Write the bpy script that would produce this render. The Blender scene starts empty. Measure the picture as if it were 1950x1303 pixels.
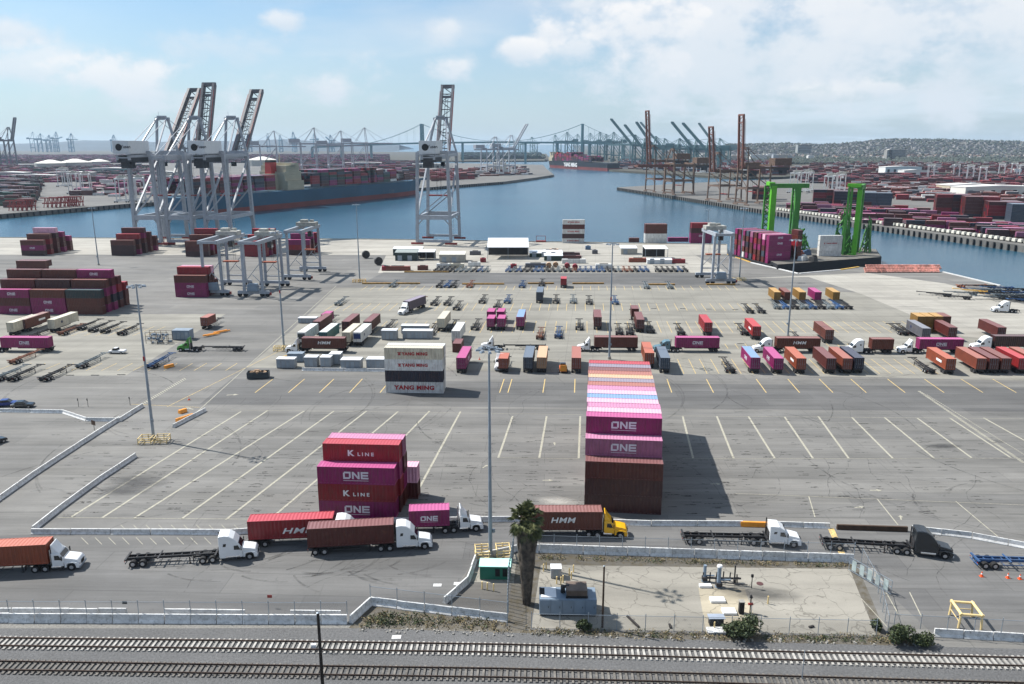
import bpy, bmesh, math, random
from mathutils import Vector, Matrix
R=math.radians
# ---------------------------------------------------------------- camera, light, exposure
F=1517.0; H=57.2; YH=275.0; CX=975.0; CY=651.5
TH=math.atan((CY-YH)/F); CT,ST=math.cos(TH),math.sin(TH)
S=bpy.context.scene
cam=bpy.data.cameras.new('camera'); co=bpy.data.objects.new('camera',cam); S.collection.objects.link(co)
co.location=(0,0,H); co.rotation_euler=(math.pi/2-TH,0,0)
cam.sensor_fit='HORIZONTAL'; cam.sensor_width=36; cam.lens=36*F/1950; cam.clip_start=1; cam.clip_end=90000
S.camera=co
S.render.resolution_x=1024; S.render.resolution_y=684
S.view_settings.view_transform='Standard'; S.view_settings.look='None'; S.view_settings.gamma=1
S.view_settings.exposure=0.80
S.cycles.max_bounces=6; S.cycles.volume_bounces=1; S.cycles.transparent_max_bounces=12
S.cycles.use_adaptive_sampling=True
SUN_EL=R(50); SD=Vector((0.918,-0.39,0)).normalized()          # the way the shadows fall
SUN_AZ=math.atan2(-SD.x,-SD.y)                                   # azimuth of the sun from +Y towards +X
sl=bpy.data.lights.new('sun','SUN'); sl.energy=4.8; sl.angle=R(0.6); sl.color=(1,.955,.89)
so=bpy.data.objects.new('sun',sl); S.collection.objects.link(so)
dv=Vector((SD.x*math.cos(SUN_EL),SD.y*math.cos(SUN_EL),-math.sin(SUN_EL)))
so.rotation_euler=dv.to_track_quat('-Z','Y').to_euler(); so.location=(-200,100,300)

def N(nt,t,loc=None,**kw):
    n=nt.nodes.new(t)
    for k,v in kw.items():
        if k in n.inputs: n.inputs[k].default_value=v
        else: setattr(n,k,v)
    return n
def LK(nt,a,b): nt.links.new(a,b)
def ramp(nt,fac,stops,interp='LINEAR'):
    r=nt.nodes.new('ShaderNodeValToRGB'); r.color_ramp.interpolation=interp
    el=r.color_ramp.elements
    while len(el)<len(stops): el.new(.5)
    for e,(p,c) in zip(el,stops):
        e.position=p; e.color=(c,c,c,1) if not hasattr(c,'__len__') else (*c,1)
    LK(nt,fac,r.inputs[0]); return r.outputs[0]
def MX(nt,fac,a,b,mode='MIX'):
    m=nt.nodes.new('ShaderNodeMix'); m.data_type='RGBA'; m.blend_type=mode
    for i,v in ((0,fac),(6,a),(7,b)):
        if hasattr(v,'is_linked') or hasattr(v,'links'): LK(nt,v,m.inputs[i])
        else: m.inputs[i].default_value=v if i==0 or len(v)==4 else (*v,1)
    return m.outputs[2]
def MA(nt,op,a,b=0.0,c=None):
    m=nt.nodes.new('ShaderNodeMath'); m.operation=op
    for i,v in enumerate((a,b) if c is None else (a,b,c)):
        if hasattr(v,'links'): LK(nt,v,m.inputs[i])
        else: m.inputs[i].default_value=v
    return m.outputs[0]

W=bpy.data.worlds.new('World'); S.world=W; W.use_nodes=True; nt=W.node_tree; nt.nodes.clear()
out=N(nt,'ShaderNodeOutputWorld'); bg=N(nt,'ShaderNodeBackground'); LK(nt,bg.outputs[0],out.inputs[0])
sky=N(nt,'ShaderNodeTexSky',sky_type='NISHITA'); sky.sun_disc=False; sky.sun_elevation=SUN_EL; sky.sun_rotation=SUN_AZ
sky.air_density=1.0; sky.dust_density=1.6; sky.ozone_density=1.2
SKYK=0.062; SKYT=(.70,1.08,1.34)
tc=N(nt,'ShaderNodeTexCoord'); sp=N(nt,'ShaderNodeSeparateXYZ'); LK(nt,tc.outputs['Generated'],sp.inputs[0])
# clouds lie on a plane overhead, so they flatten towards the horizon
zz=MA(nt,'MAXIMUM',sp.outputs[2],0.0); zz=MA(nt,'ADD',zz,0.10)
ux=MA(nt,'DIVIDE',sp.outputs[0],zz); uy=MA(nt,'DIVIDE',sp.outputs[1],zz)
cb=N(nt,'ShaderNodeCombineXYZ'); LK(nt,ux,cb.inputs[0]); LK(nt,uy,cb.inputs[1])
n1=N(nt,'ShaderNodeTexNoise'); n1.inputs['Scale'].default_value=.55; n1.inputs['Detail'].default_value=7; n1.inputs['Roughness'].default_value=.55
n1.inputs['Distortion'].default_value=.3
mp=N(nt,'ShaderNodeMapping'); mp.inputs['Location'].default_value=(3.4,1.2,0); LK(nt,cb.outputs[0],mp.inputs[0]); LK(nt,mp.outputs[0],n1.inputs['Vector'])
# puffy heads: noise on the direction itself
n2=N(nt,'ShaderNodeTexNoise'); n2.inputs['Scale'].default_value=5.2; n2.inputs['Detail'].default_value=8; n2.inputs['Roughness'].default_value=.52
mp2=N(nt,'ShaderNodeMapping'); mp2.inputs['Scale'].default_value=(1,1,2.3); mp2.inputs['Location'].default_value=(.35,.0,.22)
LK(nt,tc.outputs['Generated'],mp2.inputs[0]); LK(nt,mp2.outputs[0],n2.inputs['Vector'])
right=MA(nt,'MULTIPLY',sp.outputs[0],.30)
veil=MA(nt,'ADD',n1.outputs[0],right)
veil=ramp(nt,veil,[(.34,.08),(.74,.80)])
puff=MA(nt,'ADD',n2.outputs[0],MA(nt,'MULTIPLY',sp.outputs[0],.08))
puff=ramp(nt,puff,[(.56,0.0),(.70,.75)])
cl=MA(nt,'MAXIMUM',veil,puff)
# the separate cumulus heads: compass bearing, height and size of each
def bear(px,py):
    x=(px-CX)/F; y=(py-CY)/F; v=Vector((x,CT-y*ST,-ST-y*CT)).normalized(); return v
nf=N(nt,'ShaderNodeTexNoise'); nf.inputs['Scale'].default_value=13; nf.inputs['Detail'].default_value=7; nf.inputs['Roughness'].default_value=.6
mpf=N(nt,'ShaderNodeMapping'); mpf.inputs['Scale'].default_value=(1,1,1.6); LK(nt,tc.outputs['Generated'],mpf.inputs[0]); LK(nt,mpf.outputs[0],nf.inputs['Vector'])
heads=None; lit=None
for (bx,by,br,wx,st) in ((1050,62,42,1.3,1.0),(985,92,34,1.9,.85),(1100,95,36,1.6,.7),(1230,60,95,1.5,.85),(1400,90,170,2.0,.7),(1750,60,200,2.4,.75),(1110,5,30,2.0,.8),(880,130,40,1.5,.75),(850,65,34,1.4,.6),(545,38,22,2.0,.7),(230,160,60,3.2,.75),(640,158,46,2.6,.75),(10,60,48,1.8,.7),(60,135,60,2.2,.6),(1690,165,30,2.4,.75),(1560,185,30,3.0,.6),(400,90,40,3.0,.4)):
    v=bear(bx,by); vr=v.cross(Vector((0,0,1))).normalized(); vu=vr.cross(v).normalized(); rr_=br/F
    def dot(vec,k):
        d=N(nt,'ShaderNodeVectorMath',operation='DOT_PRODUCT'); LK(nt,tc.outputs['Generated'],d.inputs[0]); d.inputs[1].default_value=tuple(vec*k); return d.outputs['Value']
    a1=dot(vr,1/(rr_*wx)); b1=dot(vu,1/rr_); q=MA(nt,'SQRT',MA(nt,'ADD',MA(nt,'MULTIPLY',a1,a1),MA(nt,'MULTIPLY',b1,b1)))
    q=MA(nt,'ADD',q,MA(nt,'MULTIPLY_ADD',nf.outputs[0],-3.2,1.6))
    hd=ramp(nt,q,[(.15,min(1,st*1.15)),(1.15,0.0)],'EASE'); heads=hd if heads is None else MA(nt,'MAXIMUM',heads,hd)
    bb=ramp(nt,MA(nt,'ADD',b1,MA(nt,'MULTIPLY',nf.outputs[0],.8)),[(-.0,0.0),(.9,1.0)]); lit=MA(nt,'MULTIPLY',hd,bb) if lit is None else MA(nt,'MAXIMUM',lit,MA(nt,'MULTIPLY',hd,bb))
low=ramp(nt,sp.outputs[2],[(0.0,.62),(.10,.45),(.22,.06)])
cl=MA(nt,'MAXIMUM',cl,low)
skc=MX(nt,1.0,sky.outputs[0],(SKYK,SKYK,SKYK),'MULTIPLY')
skc=MX(nt,1.0,skc,SKYT,'MULTIPLY')
n3=N(nt,'ShaderNodeTexNoise'); n3.inputs['Scale'].default_value=6.0; n3.inputs['Detail'].default_value=6
LK(nt,mp2.outputs[0],n3.inputs['Vector'])
cc=MX(nt,ramp(nt,n3.outputs[0],[(.35,0.0),(.65,1.0)]),(.395,.445,.500),(.49,.505,.525))
cc=MX(nt,ramp(nt,sp.outputs[2],[(0.0,1.0),(.16,0.0)]),cc,(.415,.495,.570))
fin=MX(nt,cl,skc,cc); fin=MX(nt,heads,fin,MX(nt,lit,(.42,.465,.515),(.545,.55,.56))); LK(nt,fin,bg.inputs[0]); bg.inputs[1].default_value=1.0

# ---------------------------------------------------------------- helpers
def G(px,py,h=0.0):
    x=(px-CX)/F; y=(py-CY)/F
    d=(x,CT-y*ST,-ST-y*CT); t=(h-H)/d[2]
    return Vector((d[0]*t,d[1]*t,h))
YA=R(-6.0)                                  # the yard's own grid is turned a little
LAT=Vector((math.cos(YA),math.sin(YA),0)); DEP=Vector((-math.sin(YA),math.cos(YA),0))
COL=S.collection
rnd=random.Random(7)
class MB:
    def __init__(s): s.v=[]; s.f=[]; s.mi=[]; s.cur=0
    def add(s,vs,fs):
        b=len(s.v); s.v+= [tuple(v) for v in vs]
        for f in fs: s.f.append([b+i for i in f]); s.mi.append(s.cur)
    def box(s,cx,cy,cz,sx,sy,sz,rz=0.0,tx=1.0,ty=1.0):
        c,n=math.cos(rz),math.sin(rz); vs=[]
        for k in (-1,1):
            fx=tx if k>0 else 1; fy=ty if k>0 else 1
            for a,b in ((-1,-1),(1,-1),(1,1),(-1,1)):
                x=a*sx/2*fx; y=b*sy/2*fy; vs.append((cx+x*c-y*n,cy+x*n+y*c,cz+k*sz/2))
        s.add(vs,[(3,2,1,0),(4,5,6,7),(0,1,5,4),(1,2,6,5),(2,3,7,6),(3,0,4,7)]); return s
    def bar(s,p,q,w,h=None,up=(0,0,1)):
        p=Vector(p); q=Vector(q); h=h or w; d=(q-p)
        if d.length<1e-6: return s
        d.normalize(); u=Vector(up)
        if abs(d.dot(u))>.98: u=Vector((0,1,0))
        a=d.cross(u).normalized(); b=a.cross(d).normalized(); vs=[]
        for e in (p,q):
            for i,j in ((-1,-1),(1,-1),(1,1),(-1,1)): vs.append(e+a*i*w/2+b*j*h/2)
        s.add(vs,[(3,2,1,0),(4,5,6,7),(0,1,5,4),(1,2,6,5),(2,3,7,6),(3,0,4,7)]); return s
    def tube(s,p,q,r0,r1=None,n=10,cap=True):
        p=Vector(p); q=Vector(q); r1=r0 if r1 is None else r1; d=(q-p).normalized()
        u=Vector((0,0,1)) if abs(d.z)<.9 else Vector((0,1,0))
        a=d.cross(u).normalized(); b=a.cross(d)
        vs=[p+(a*math.cos(2*math.pi*i/n)+b*math.sin(2*math.pi*i/n))*r0 for i in range(n)]
        vs+=[q+(a*math.cos(2*math.pi*i/n)+b*math.sin(2*math.pi*i/n))*r1 for i in range(n)]
        fs=[(i,(i+1)%n,n+(i+1)%n,n+i) for i in range(n)]
        if cap: fs+=[tuple(range(n))[::-1],tuple(range(n,2*n))]
        s.add(vs,fs); return s
    def prism(s,pts,y0,y1,inset=None):      # profile in x,z extruded along y
        n=len(pts); vs=[(x,y0,z) for x,z in pts]+[(x,y1,z) for x,z in pts]
        s.add(vs,[tuple(range(n)),tuple(range(n,2*n))[::-1]]+[(i,n+i,n+(i+1)%n,(i+1)%n) for i in range(n)]); return s
    def slab(s,pts,z0,z1):                  # outline in x,y extruded along z
        n=len(pts); vs=[(p[0],p[1],z0) for p in pts]+[(p[0],p[1],z1) for p in pts]
        s.add(vs,[tuple(range(n))[::-1],tuple(range(n,2*n))]+[(i,(i+1)%n,n+(i+1)%n,n+i) for i in range(n)]); return s
    def quad(s,*p): s.add(p,[tuple(range(len(p)))]); return s
    def mesh(s,name,mats,smooth=False):
        m=bpy.data.meshes.new(name); m.from_pydata(s.v,[],s.f)
        for k in (mats if isinstance(mats,(list,tuple)) else [mats]): m.materials.append(k)
        m.polygons.foreach_set('material_index',s.mi)
        if smooth: m.polygons.foreach_set('use_smooth',[True]*len(s.f))
        b=bmesh.new(); b.from_mesh(m); bmesh.ops.recalc_face_normals(b,faces=b.faces); b.to_mesh(m); b.free()
        m.update(); return m
    def build(s,name,mats,parent=None,smooth=False,bevel=0,**kw):
        return link(name,s.mesh(name,mats,smooth),parent,bevel,**kw)
def link(name,mesh,parent=None,bevel=0,loc=None,rz=None):
    o=bpy.data.objects.new(name,mesh); COL.objects.link(o)
    if parent: o.parent=parent; KIDS.setdefault(parent.name,[]).append(o)
    if loc is not None: o.location=loc
    if rz is not None: o.rotation_euler=(0,0,rz)
    if bevel:
        m=o.modifiers.new('bevel','BEVEL'); m.width=bevel; m.segments=2; m.limit_method='ANGLE'
    return o
KIDS={}
def tag(o,label,cat,group=None,kind=None):
    if label: o['label']=label
    if cat: o['category']=cat
    if group: o['group']=group
    if kind: o['kind']=kind
    return o
def thing(name,label,cat,loc=(0,0,0),rz=0.0,group=None):
    o=bpy.data.objects.new(name,None); COL.objects.link(o); o.empty_display_size=.5
    o.location=loc; o.rotation_euler=(0,0,rz); return tag(o,label,cat,group)
def dup(o,parent=None,loc=None,rz=None,label=None,group=None,swap=None):
    c=o.copy(); COL.objects.link(c)
    if parent: c.parent=parent; KIDS.setdefault(parent.name,[]).append(c)
    if loc is not None: c.location=loc
    if rz is not None: c.rotation_euler=(0,0,rz)
    if label: c['label']=label
    if group: c['group']=group
    for ch in KIDS.get(o.name,[]): dup(ch,c)
    return c
PROTO={}
def proto(key,fn,loc,rz,label,group=None):
    """first call builds the thing and uses it, later calls copy it"""
    if key not in PROTO:
        o=fn(); PROTO[key]=o; o.location=loc; o.rotation_euler=(0,0,rz); o['label']=label
        if group: o['group']=group
        return o
    return dup(PROTO[key],None,loc,rz,label,group)
ORD=['first','second','third','fourth','fifth','sixth','seventh','eighth','ninth','tenth','eleventh','twelfth','thirteenth','fourteenth','fifteenth','sixteenth','seventeenth','eighteenth','nineteenth','twentieth']
TENS=['','','twenty','thirty','forty','fifty','sixty']
def ordw(i):
    if i<20: return ORD[i]
    i+=1; t,u=divmod(i,10)
    if u==0: return {2:'twentieth',3:'thirtieth',4:'fortieth',5:'fiftieth',6:'sixtieth'}[t]
    return TENS[t]+'-'+ORD[u-1]

# ---------------------------------------------------------------- materials
MT={}
ALB=.62
def mat(name,rgb,rough=.6,metal=0.0,spec=.4,var=.12,scale=.8,stain=None,bump=0.0,coord='Object',thr=(.55,.75)):
    if name in MT: return MT[name]
    if max(rgb)<.6 and metal==0: rgb=tuple(x*ALB for x in rgb)
    elif metal==0: rgb=tuple(x*.85 for x in rgb)
    m=bpy.data.materials.new(name); m.use_nodes=True; nt=m.node_tree; b=nt.nodes['Principled BSDF']
    b.inputs['Roughness'].default_value=rough; b.inputs['Metallic'].default_value=metal; b.inputs['Specular IOR Level'].default_value=spec
    tcn=N(nt,'ShaderNodeTexCoord'); n=N(nt,'ShaderNodeTexNoise'); n.inputs['Scale'].default_value=scale; n.inputs['Detail'].default_value=6
    oi=N(nt,'ShaderNodeObjectInfo'); add=N(nt,'ShaderNodeVectorMath',operation='ADD'); sc=N(nt,'ShaderNodeVectorMath',operation='SCALE')
    cbn=N(nt,'ShaderNodeCombineXYZ'); 
    for i in range(3): LK(nt,oi.outputs['Random'],cbn.inputs[i])
    LK(nt,cbn.outputs[0],sc.inputs[0]); sc.inputs['Scale'].default_value=37
    LK(nt,tcn.outputs[coord],add.inputs[0]); LK(nt,sc.outputs[0],add.inputs[1]); LK(nt,add.outputs[0],n.inputs['Vector'])
    v=ramp(nt,n.outputs[0],[(.3,1-var),(.7,1+var)])
    c=MX(nt,1.0,(*rgb,1),v,'MULTIPLY')
    rv=MA(nt,'MULTIPLY_ADD',oi.outputs['Random'],var*1.2,1-var*.6); 
    cr=N(nt,'ShaderNodeCombineColor'); 
    for i in range(3): LK(nt,rv,cr.inputs[i])
    c=MX(nt,1.0,c,cr.outputs[0],'MULTIPLY')
    if stain:
        n2=N(nt,'ShaderNodeTexNoise'); n2.inputs['Scale'].default_value=scale*2.3; n2.inputs['Detail'].default_value=8; n2.inputs['Roughness'].default_value=.7
        LK(nt,add.outputs[0],n2.inputs['Vector'])
        c=MX(nt,ramp(nt,n2.outputs[0],[(thr[0],0.0),(thr[1],stain[1])]),c,stain[0])
    LK(nt,c,b.inputs['Base Color'])
    if bump:
        bm=N(nt,'ShaderNodeBump'); bm.inputs['Strength'].default_value=bump; LK(nt,n.outputs[0],bm.inputs['Height']); LK(nt,bm.outputs[0],b.inputs['Normal'])
    MT[name]=m; return m
RUST=((.16,.06,.03),.45)
def paint(name,rgb,**k): return mat(name,rgb,rough=k.pop('rough',.42),spec=.5,var=k.pop('var',.16),scale=.55,stain=k.pop('stain',RUST),**k)
CT_COL={
 'magenta':(.56,.010,.24),'faded pink':(.66,.22,.42),'pale pink':(.78,.42,.55),'maroon':(.20,.026,.022),'dark maroon':(.10,.022,.026),
 'brown':(.25,.048,.028),'rust orange':(.46,.105,.055),'orange':(.62,.13,.05),'red':(.60,.012,.035),'bright red':(.66,.03,.04),
 'navy blue':(.018,.028,.075),'slate blue':(.10,.15,.22),'sky blue':(.16,.33,.58),'white':(.72,.72,.69),'cream':(.66,.60,.46),
 'peach':(.80,.46,.24),'grey':(.24,.25,.29),'mauve grey':(.28,.22,.30),'yellow':(.66,.36,.07),'teal':(.06,.33,.34),'dark teal':(.03,.08,.10),
 'green':(.03,.14,.08),'deep blue':(.02,.09,.33)}
def cmat(c):
    n='paint '+c
    if n in MT: return MT[n]
    q0=CT_COL[c]; kk=.92 if min(q0)>.4 else (.62 if max(q0)>.6 and min(q0)>.2 else .50); m=paint(n,tuple(x*kk for x in q0)); nt=m.node_tree; b=nt.nodes['Principled BSDF']; lk=b.inputs['Base Color'].links[0]; src=lk.from_socket
    # upward faces paler: bleached paint, plus the sun's brightness put into the colour
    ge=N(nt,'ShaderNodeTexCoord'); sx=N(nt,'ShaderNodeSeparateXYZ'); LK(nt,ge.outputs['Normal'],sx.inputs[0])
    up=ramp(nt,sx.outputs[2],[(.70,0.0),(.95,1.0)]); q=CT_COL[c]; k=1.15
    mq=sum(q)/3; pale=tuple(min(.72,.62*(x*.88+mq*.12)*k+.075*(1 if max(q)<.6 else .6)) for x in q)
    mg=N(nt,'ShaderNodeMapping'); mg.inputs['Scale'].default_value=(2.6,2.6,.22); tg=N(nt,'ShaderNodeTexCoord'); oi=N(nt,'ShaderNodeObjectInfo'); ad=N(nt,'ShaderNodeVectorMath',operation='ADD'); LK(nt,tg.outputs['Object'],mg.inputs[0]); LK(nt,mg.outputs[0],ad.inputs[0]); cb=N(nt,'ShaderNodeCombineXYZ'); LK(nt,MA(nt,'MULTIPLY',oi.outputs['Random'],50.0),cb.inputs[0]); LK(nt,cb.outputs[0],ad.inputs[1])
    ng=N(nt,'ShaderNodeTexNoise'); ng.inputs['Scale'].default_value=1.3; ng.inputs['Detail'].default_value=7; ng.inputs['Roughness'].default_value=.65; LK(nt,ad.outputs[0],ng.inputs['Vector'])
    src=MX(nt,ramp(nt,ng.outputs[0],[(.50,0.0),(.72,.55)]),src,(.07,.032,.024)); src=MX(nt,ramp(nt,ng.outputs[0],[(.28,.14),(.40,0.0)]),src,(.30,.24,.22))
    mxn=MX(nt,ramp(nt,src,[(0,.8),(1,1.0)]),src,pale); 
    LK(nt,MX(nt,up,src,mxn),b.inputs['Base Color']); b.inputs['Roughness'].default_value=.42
    return m
M_black=mat('black rubber',(.018,.018,.019),.85,var=.25)
M_frame=mat('dark steel frame',(.035,.035,.038),.6,var=.3,stain=((.12,.06,.035),.5))
M_rim=mat('steel wheel rim',(.45,.45,.46),.35,.6,var=.1)
M_chrome=mat('polished metal',(.6,.6,.62),.2,.9,var=.05)
M_glass=mat('dark cab glass',(.012,.016,.02),.08,spec=.8,var=.05)
M_white=mat('white vehicle paint',(.74,.75,.76),.3,spec=.6,var=.04)
M_bluegrey=mat('blue grey steel paint',(.26,.34,.43),.5,var=.10,stain=((.1,.1,.1),.25))
M_crane=mat('pale grey crane paint',(.46,.50,.56),.5,var=.14,stain=((.16,.14,.13),.35))
M_craneD=mat('dark crane machinery',(.05,.055,.065),.6,var=.3)
M_boom=mat('dark grey boom steel',(.20,.20,.215),.6,var=.25,stain=((.25,.05,.04),.6))
M_redsteel=mat('red steel paint',(.38,.05,.04),.5,var=.2)
M_brown=mat('weathered brown crane paint',(.19,.12,.085),.7,var=.25)
M_redbrown=mat('rusty red boom paint',(.24,.095,.065),.6,var=.25)
M_lime=mat('lime green crane paint',(.13,.55,.02),.5,var=.12)
M_limeD=mat('deep green lattice paint',(.07,.30,.04),.6,var=.2)
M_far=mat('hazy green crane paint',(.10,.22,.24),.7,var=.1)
M_galv=mat('galvanised pole steel',(.23,.27,.31),.45,.3,var=.12)
M_yellow=mat('yellow safety paint',(.68,.42,.10),.5,var=.15,stain=((.2,.15,.1),.4))
M_cage=mat('pale yellow pipe paint',(.72,.55,.26),.5,var=.12)
M_barrier=mat('whitewashed barrier concrete',(.64,.64,.63),.8,var=.18,scale=1.2,stain=((.16,.155,.14),.7),thr=(.50,.68))
M_conc=mat('bare concrete',(.42,.40,.36),.85,var=.15,scale=1.0,stain=((.15,.14,.12),.4))
M_letter=mat('white lettering paint',(.64,.60,.66),.5,var=.06)
M_letterW=mat('bright white lettering paint',(.75,.75,.75),.5,var=.05)
M_letterR=mat('red lettering paint',(.55,.02,.03),.5,var=.05)
M_wood=mat('dark creosoted wood',(.035,.028,.024),.85,var=.3)
M_woodB=mat('brown wooden pole',(.085,.05,.03),.85,var=.3)
M_orange=mat('orange barrier plastic',(.72,.28,.03),.5,var=.15)
M_cone=mat('cone orange',(.75,.10,.02),.5,var=.1)
M_bluesteel=mat('blue chassis paint',(.05,.13,.30),.5,var=.25,stain=RUST)
M_greysteel=mat('grey chassis paint',(.22,.26,.28),.5,var=.25,stain=RUST)
M_rustframe=mat('rusty chassis paint',(.30,.12,.07),.7,var=.3)
# ---------------------------------------------------------------- ground, water, land
def ground_mat(name,base,kind):
    m=bpy.data.materials.new(name); m.use_nodes=True; nt=m.node_tree; b=nt.nodes['Principled BSDF']
    base=tuple(x*.60 for x in base)
    tcn=N(nt,'ShaderNodeTexCoord'); o=tcn.outputs['Object']
    def nz(scale,det=6,rough=.6,st=(1,1,1),rz=0,loc=(0,0,0)):
        mp=N(nt,'ShaderNodeMapping'); mp.inputs['Scale'].default_value=st; mp.inputs['Rotation'].default_value=(0,0,rz); mp.inputs['Location'].default_value=loc
        LK(nt,o,mp.inputs[0]); n=N(nt,'ShaderNodeTexNoise'); n.inputs['Scale'].default_value=scale; n.inputs['Detail'].default_value=det; n.inputs['Roughness'].default_value=rough
        LK(nt,mp.outputs[0],n.inputs['Vector']); return n.outputs[0]
    big=nz(.022,5,.55); mid=nz(.16,6,.6); fine=nz(3.5,4,.7); streak=nz(.12,5,.6,(.16,1.6,1),R(2)); dark=nz(.05,6,.65,(.5,1.3,1),0,(40,7,0))
    grit=nz(14,2,.6)
    c=MX(nt,1.0,(*base,1),ramp(nt,big,[(.3,.86),(.7,1.12)]),'MULTIPLY')
    c=MX(nt,1.0,c,ramp(nt,mid,[(.25,.90),(.75,1.08)]),'MULTIPLY')
    c=MX(nt,1.0,c,ramp(nt,streak,[(.3,.72 if kind!='gravel' else .95),(.62,1.08)]),'MULTIPLY')
    c=MX(nt,1.0,c,ramp(nt,fine,[(.2,.93),(.8,1.07)] if kind!='gravel' else [(.3,.70),(.7,1.3)]),'MULTIPLY')
    if kind=='asphalt':
        # resurfaced panels and the tracks of lorry tyres
        bp=N(nt,'ShaderNodeTexBrick'); bp.offset=.37; bp.squash=1; bp.inputs['Color1'].default_value=(.82,.82,.83,1); bp.inputs['Color2'].default_value=(1.10,1.09,1.07,1); bp.inputs['Mortar'].default_value=(.62,.62,.62,1); bp.inputs['Scale'].default_value=1; bp.inputs['Mortar Size'].default_value=.05; bp.inputs['Brick Width'].default_value=31; bp.inputs['Row Height'].default_value=5.1; bp.inputs['Bias'].default_value=.1
        mb_=N(nt,'ShaderNodeMapping'); mb_.inputs['Rotation'].default_value=(0,0,R(2.5)); LK(nt,o,mb_.inputs[0]); LK(nt,mb_.outputs[0],bp.inputs['Vector'])
        c=MX(nt,.75,c,MX(nt,1.0,c,bp.outputs['Color'],'MULTIPLY'))
        trk=nz(2.2,3,.5,(.02,1,1),R(2),(0,3,0)); c=MX(nt,MA(nt,'MULTIPLY',ramp(nt,trk,[(.60,0.0),(.68,1.0)]),ramp(nt,nz(.06,3,.5,(1,1,1),0,(77,0,0)),[(.42,0.0),(.6,.55)])),c,(.055,.054,.053))
        trk2=nz(2.6,3,.5,(1,.03,1),R(-24),(9,3,0)); c=MX(nt,MA(nt,'MULTIPLY',ramp(nt,trk2,[(.63,0.0),(.69,1.0)]),ramp(nt,nz(.05,3,.5,(1,1,1),0,(17,50,0)),[(.48,0.0),(.62,.45)])),c,(.055,.054,.053))
        c=MX(nt,1.0,c,ramp(nt,nz(.5,4,.7,(.06,2.2,1),R(1.5),(5,5,0)),[(.3,.86),(.6,1.04)]),'MULTIPLY')
        c=MX(nt,ramp(nt,nz(1.1,5,.75,(.45,1,1),0,(31,12,0)),[(.66,0.0),(.70,.55)]),c,(.045,.044,.043))
        c=MX(nt,ramp(nt,dark,[(.62,0.0),(.76,.42)]),c,(.040,.040,.043))
        c=MX(nt,ramp(nt,nz(.6,6,.7,(.35,1.5,1),0,(3,90,0)),[(.66,0.0),(.72,.6)]),c,(.045,.045,.045))
        vo=N(nt,'ShaderNodeTexVoronoi',feature='DISTANCE_TO_EDGE'); mpv=N(nt,'ShaderNodeMapping'); mpv.inputs['Scale'].default_value=(.035,.05,1)
        ws=N(nt,'ShaderNodeVectorMath',operation='ADD'); nn=N(nt,'ShaderNodeTexNoise'); nn.inputs['Scale'].default_value=.12; LK(nt,o,nn.inputs['Vector'])
        sc=N(nt,'ShaderNodeVectorMath',operation='SCALE'); sc.inputs['Scale'].default_value=9; LK(nt,nn.outputs['Color'],sc.inputs[0])
        LK(nt,o,ws.inputs[0]); LK(nt,sc.outputs[0],ws.inputs[1]); LK(nt,ws.outputs[0],mpv.inputs[0]); LK(nt,mpv.outputs[0],vo.inputs['Vector'])
        c=MX(nt,ramp(nt,vo.outputs['Distance'],[(0.0,.35),(.006,0.0)]),c,(.03,.03,.03))
    if kind=='concrete':
        br=N(nt,'ShaderNodeTexBrick'); br.offset=0; br.inputs['Scale'].default_value=1; br.inputs['Mortar Size'].default_value=.07; br.inputs['Brick Width'].default_value=7.5; br.inputs['Row Height'].default_value=6
        mpb=N(nt,'ShaderNodeMapping'); mpb.inputs['Rotation'].default_value=(0,0,-YA); LK(nt,o,mpb.inputs[0]); LK(nt,mpb.outputs[0],br.inputs['Vector'])
        c=MX(nt,MA(nt,'MULTIPLY',br.outputs['Fac'],.35),c,(.07,.065,.06))
        c=MX(nt,ramp(nt,dark,[(.58,0.0),(.74,.45)]),c,(.08,.078,.075))
    if kind=='slab':
        vo=N(nt,'ShaderNodeTexVoronoi',feature='DISTANCE_TO_EDGE'); vo.inputs['Scale'].default_value=.23
        ws=N(nt,'ShaderNodeVectorMath',operation='ADD'); nn=N(nt,'ShaderNodeTexNoise'); nn.inputs['Scale'].default_value=.5; LK(nt,o,nn.inputs['Vector'])
        sc=N(nt,'ShaderNodeVectorMath',operation='SCALE'); sc.inputs['Scale'].default_value=2.5; LK(nt,nn.outputs['Color'],sc.inputs[0])
        LK(nt,o,ws.inputs[0]); LK(nt,sc.outputs[0],ws.inputs[1]); LK(nt,ws.outputs[0],vo.inputs['Vector'])
        c=MX(nt,ramp(nt,vo.outputs['Distance'],[(0.0,.6),(.02,0.0)]),c,(.06,.055,.045))
        c=MX(nt,ramp(nt,nz(.8,6,.7,(1,1,1),0,(9,2,0)),[(.60,0.0),(.72,.7)]),c,(.065,.06,.05))
    if kind=='soil':
        c=MX(nt,ramp(nt,nz(.9,6,.7),[(.45,0.0),(.6,.8)]),c,(.07,.058,.036))
    LK(nt,c,b.inputs['Base Color']); b.inputs['Roughness'].default_value=.85; b.inputs['Specular IOR Level'].default_value=.25
    bm=N(nt,'ShaderNodeBump'); bm.inputs['Strength'].default_value=.35 if kind!='gravel' else .9; bm.inputs['Distance'].default_value=.03 if kind!='gravel' else .12
    LK(nt,grit if kind!='gravel' else nz(6,3,.7),bm.inputs['Height']); LK(nt,bm.outputs[0],b.inputs['Normal'])
    return m
GM_asph=ground_mat('yard asphalt',(.255,.249,.236),'asphalt')
GM_lane=ground_mat('dark lane asphalt',(.185,.183,.180),'asphalt')
GM_road=ground_mat('truck road asphalt',(.205,.203,.200),'asphalt')
GM_conc=ground_mat('chassis yard concrete',(.36,.345,.30),'concrete')
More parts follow.
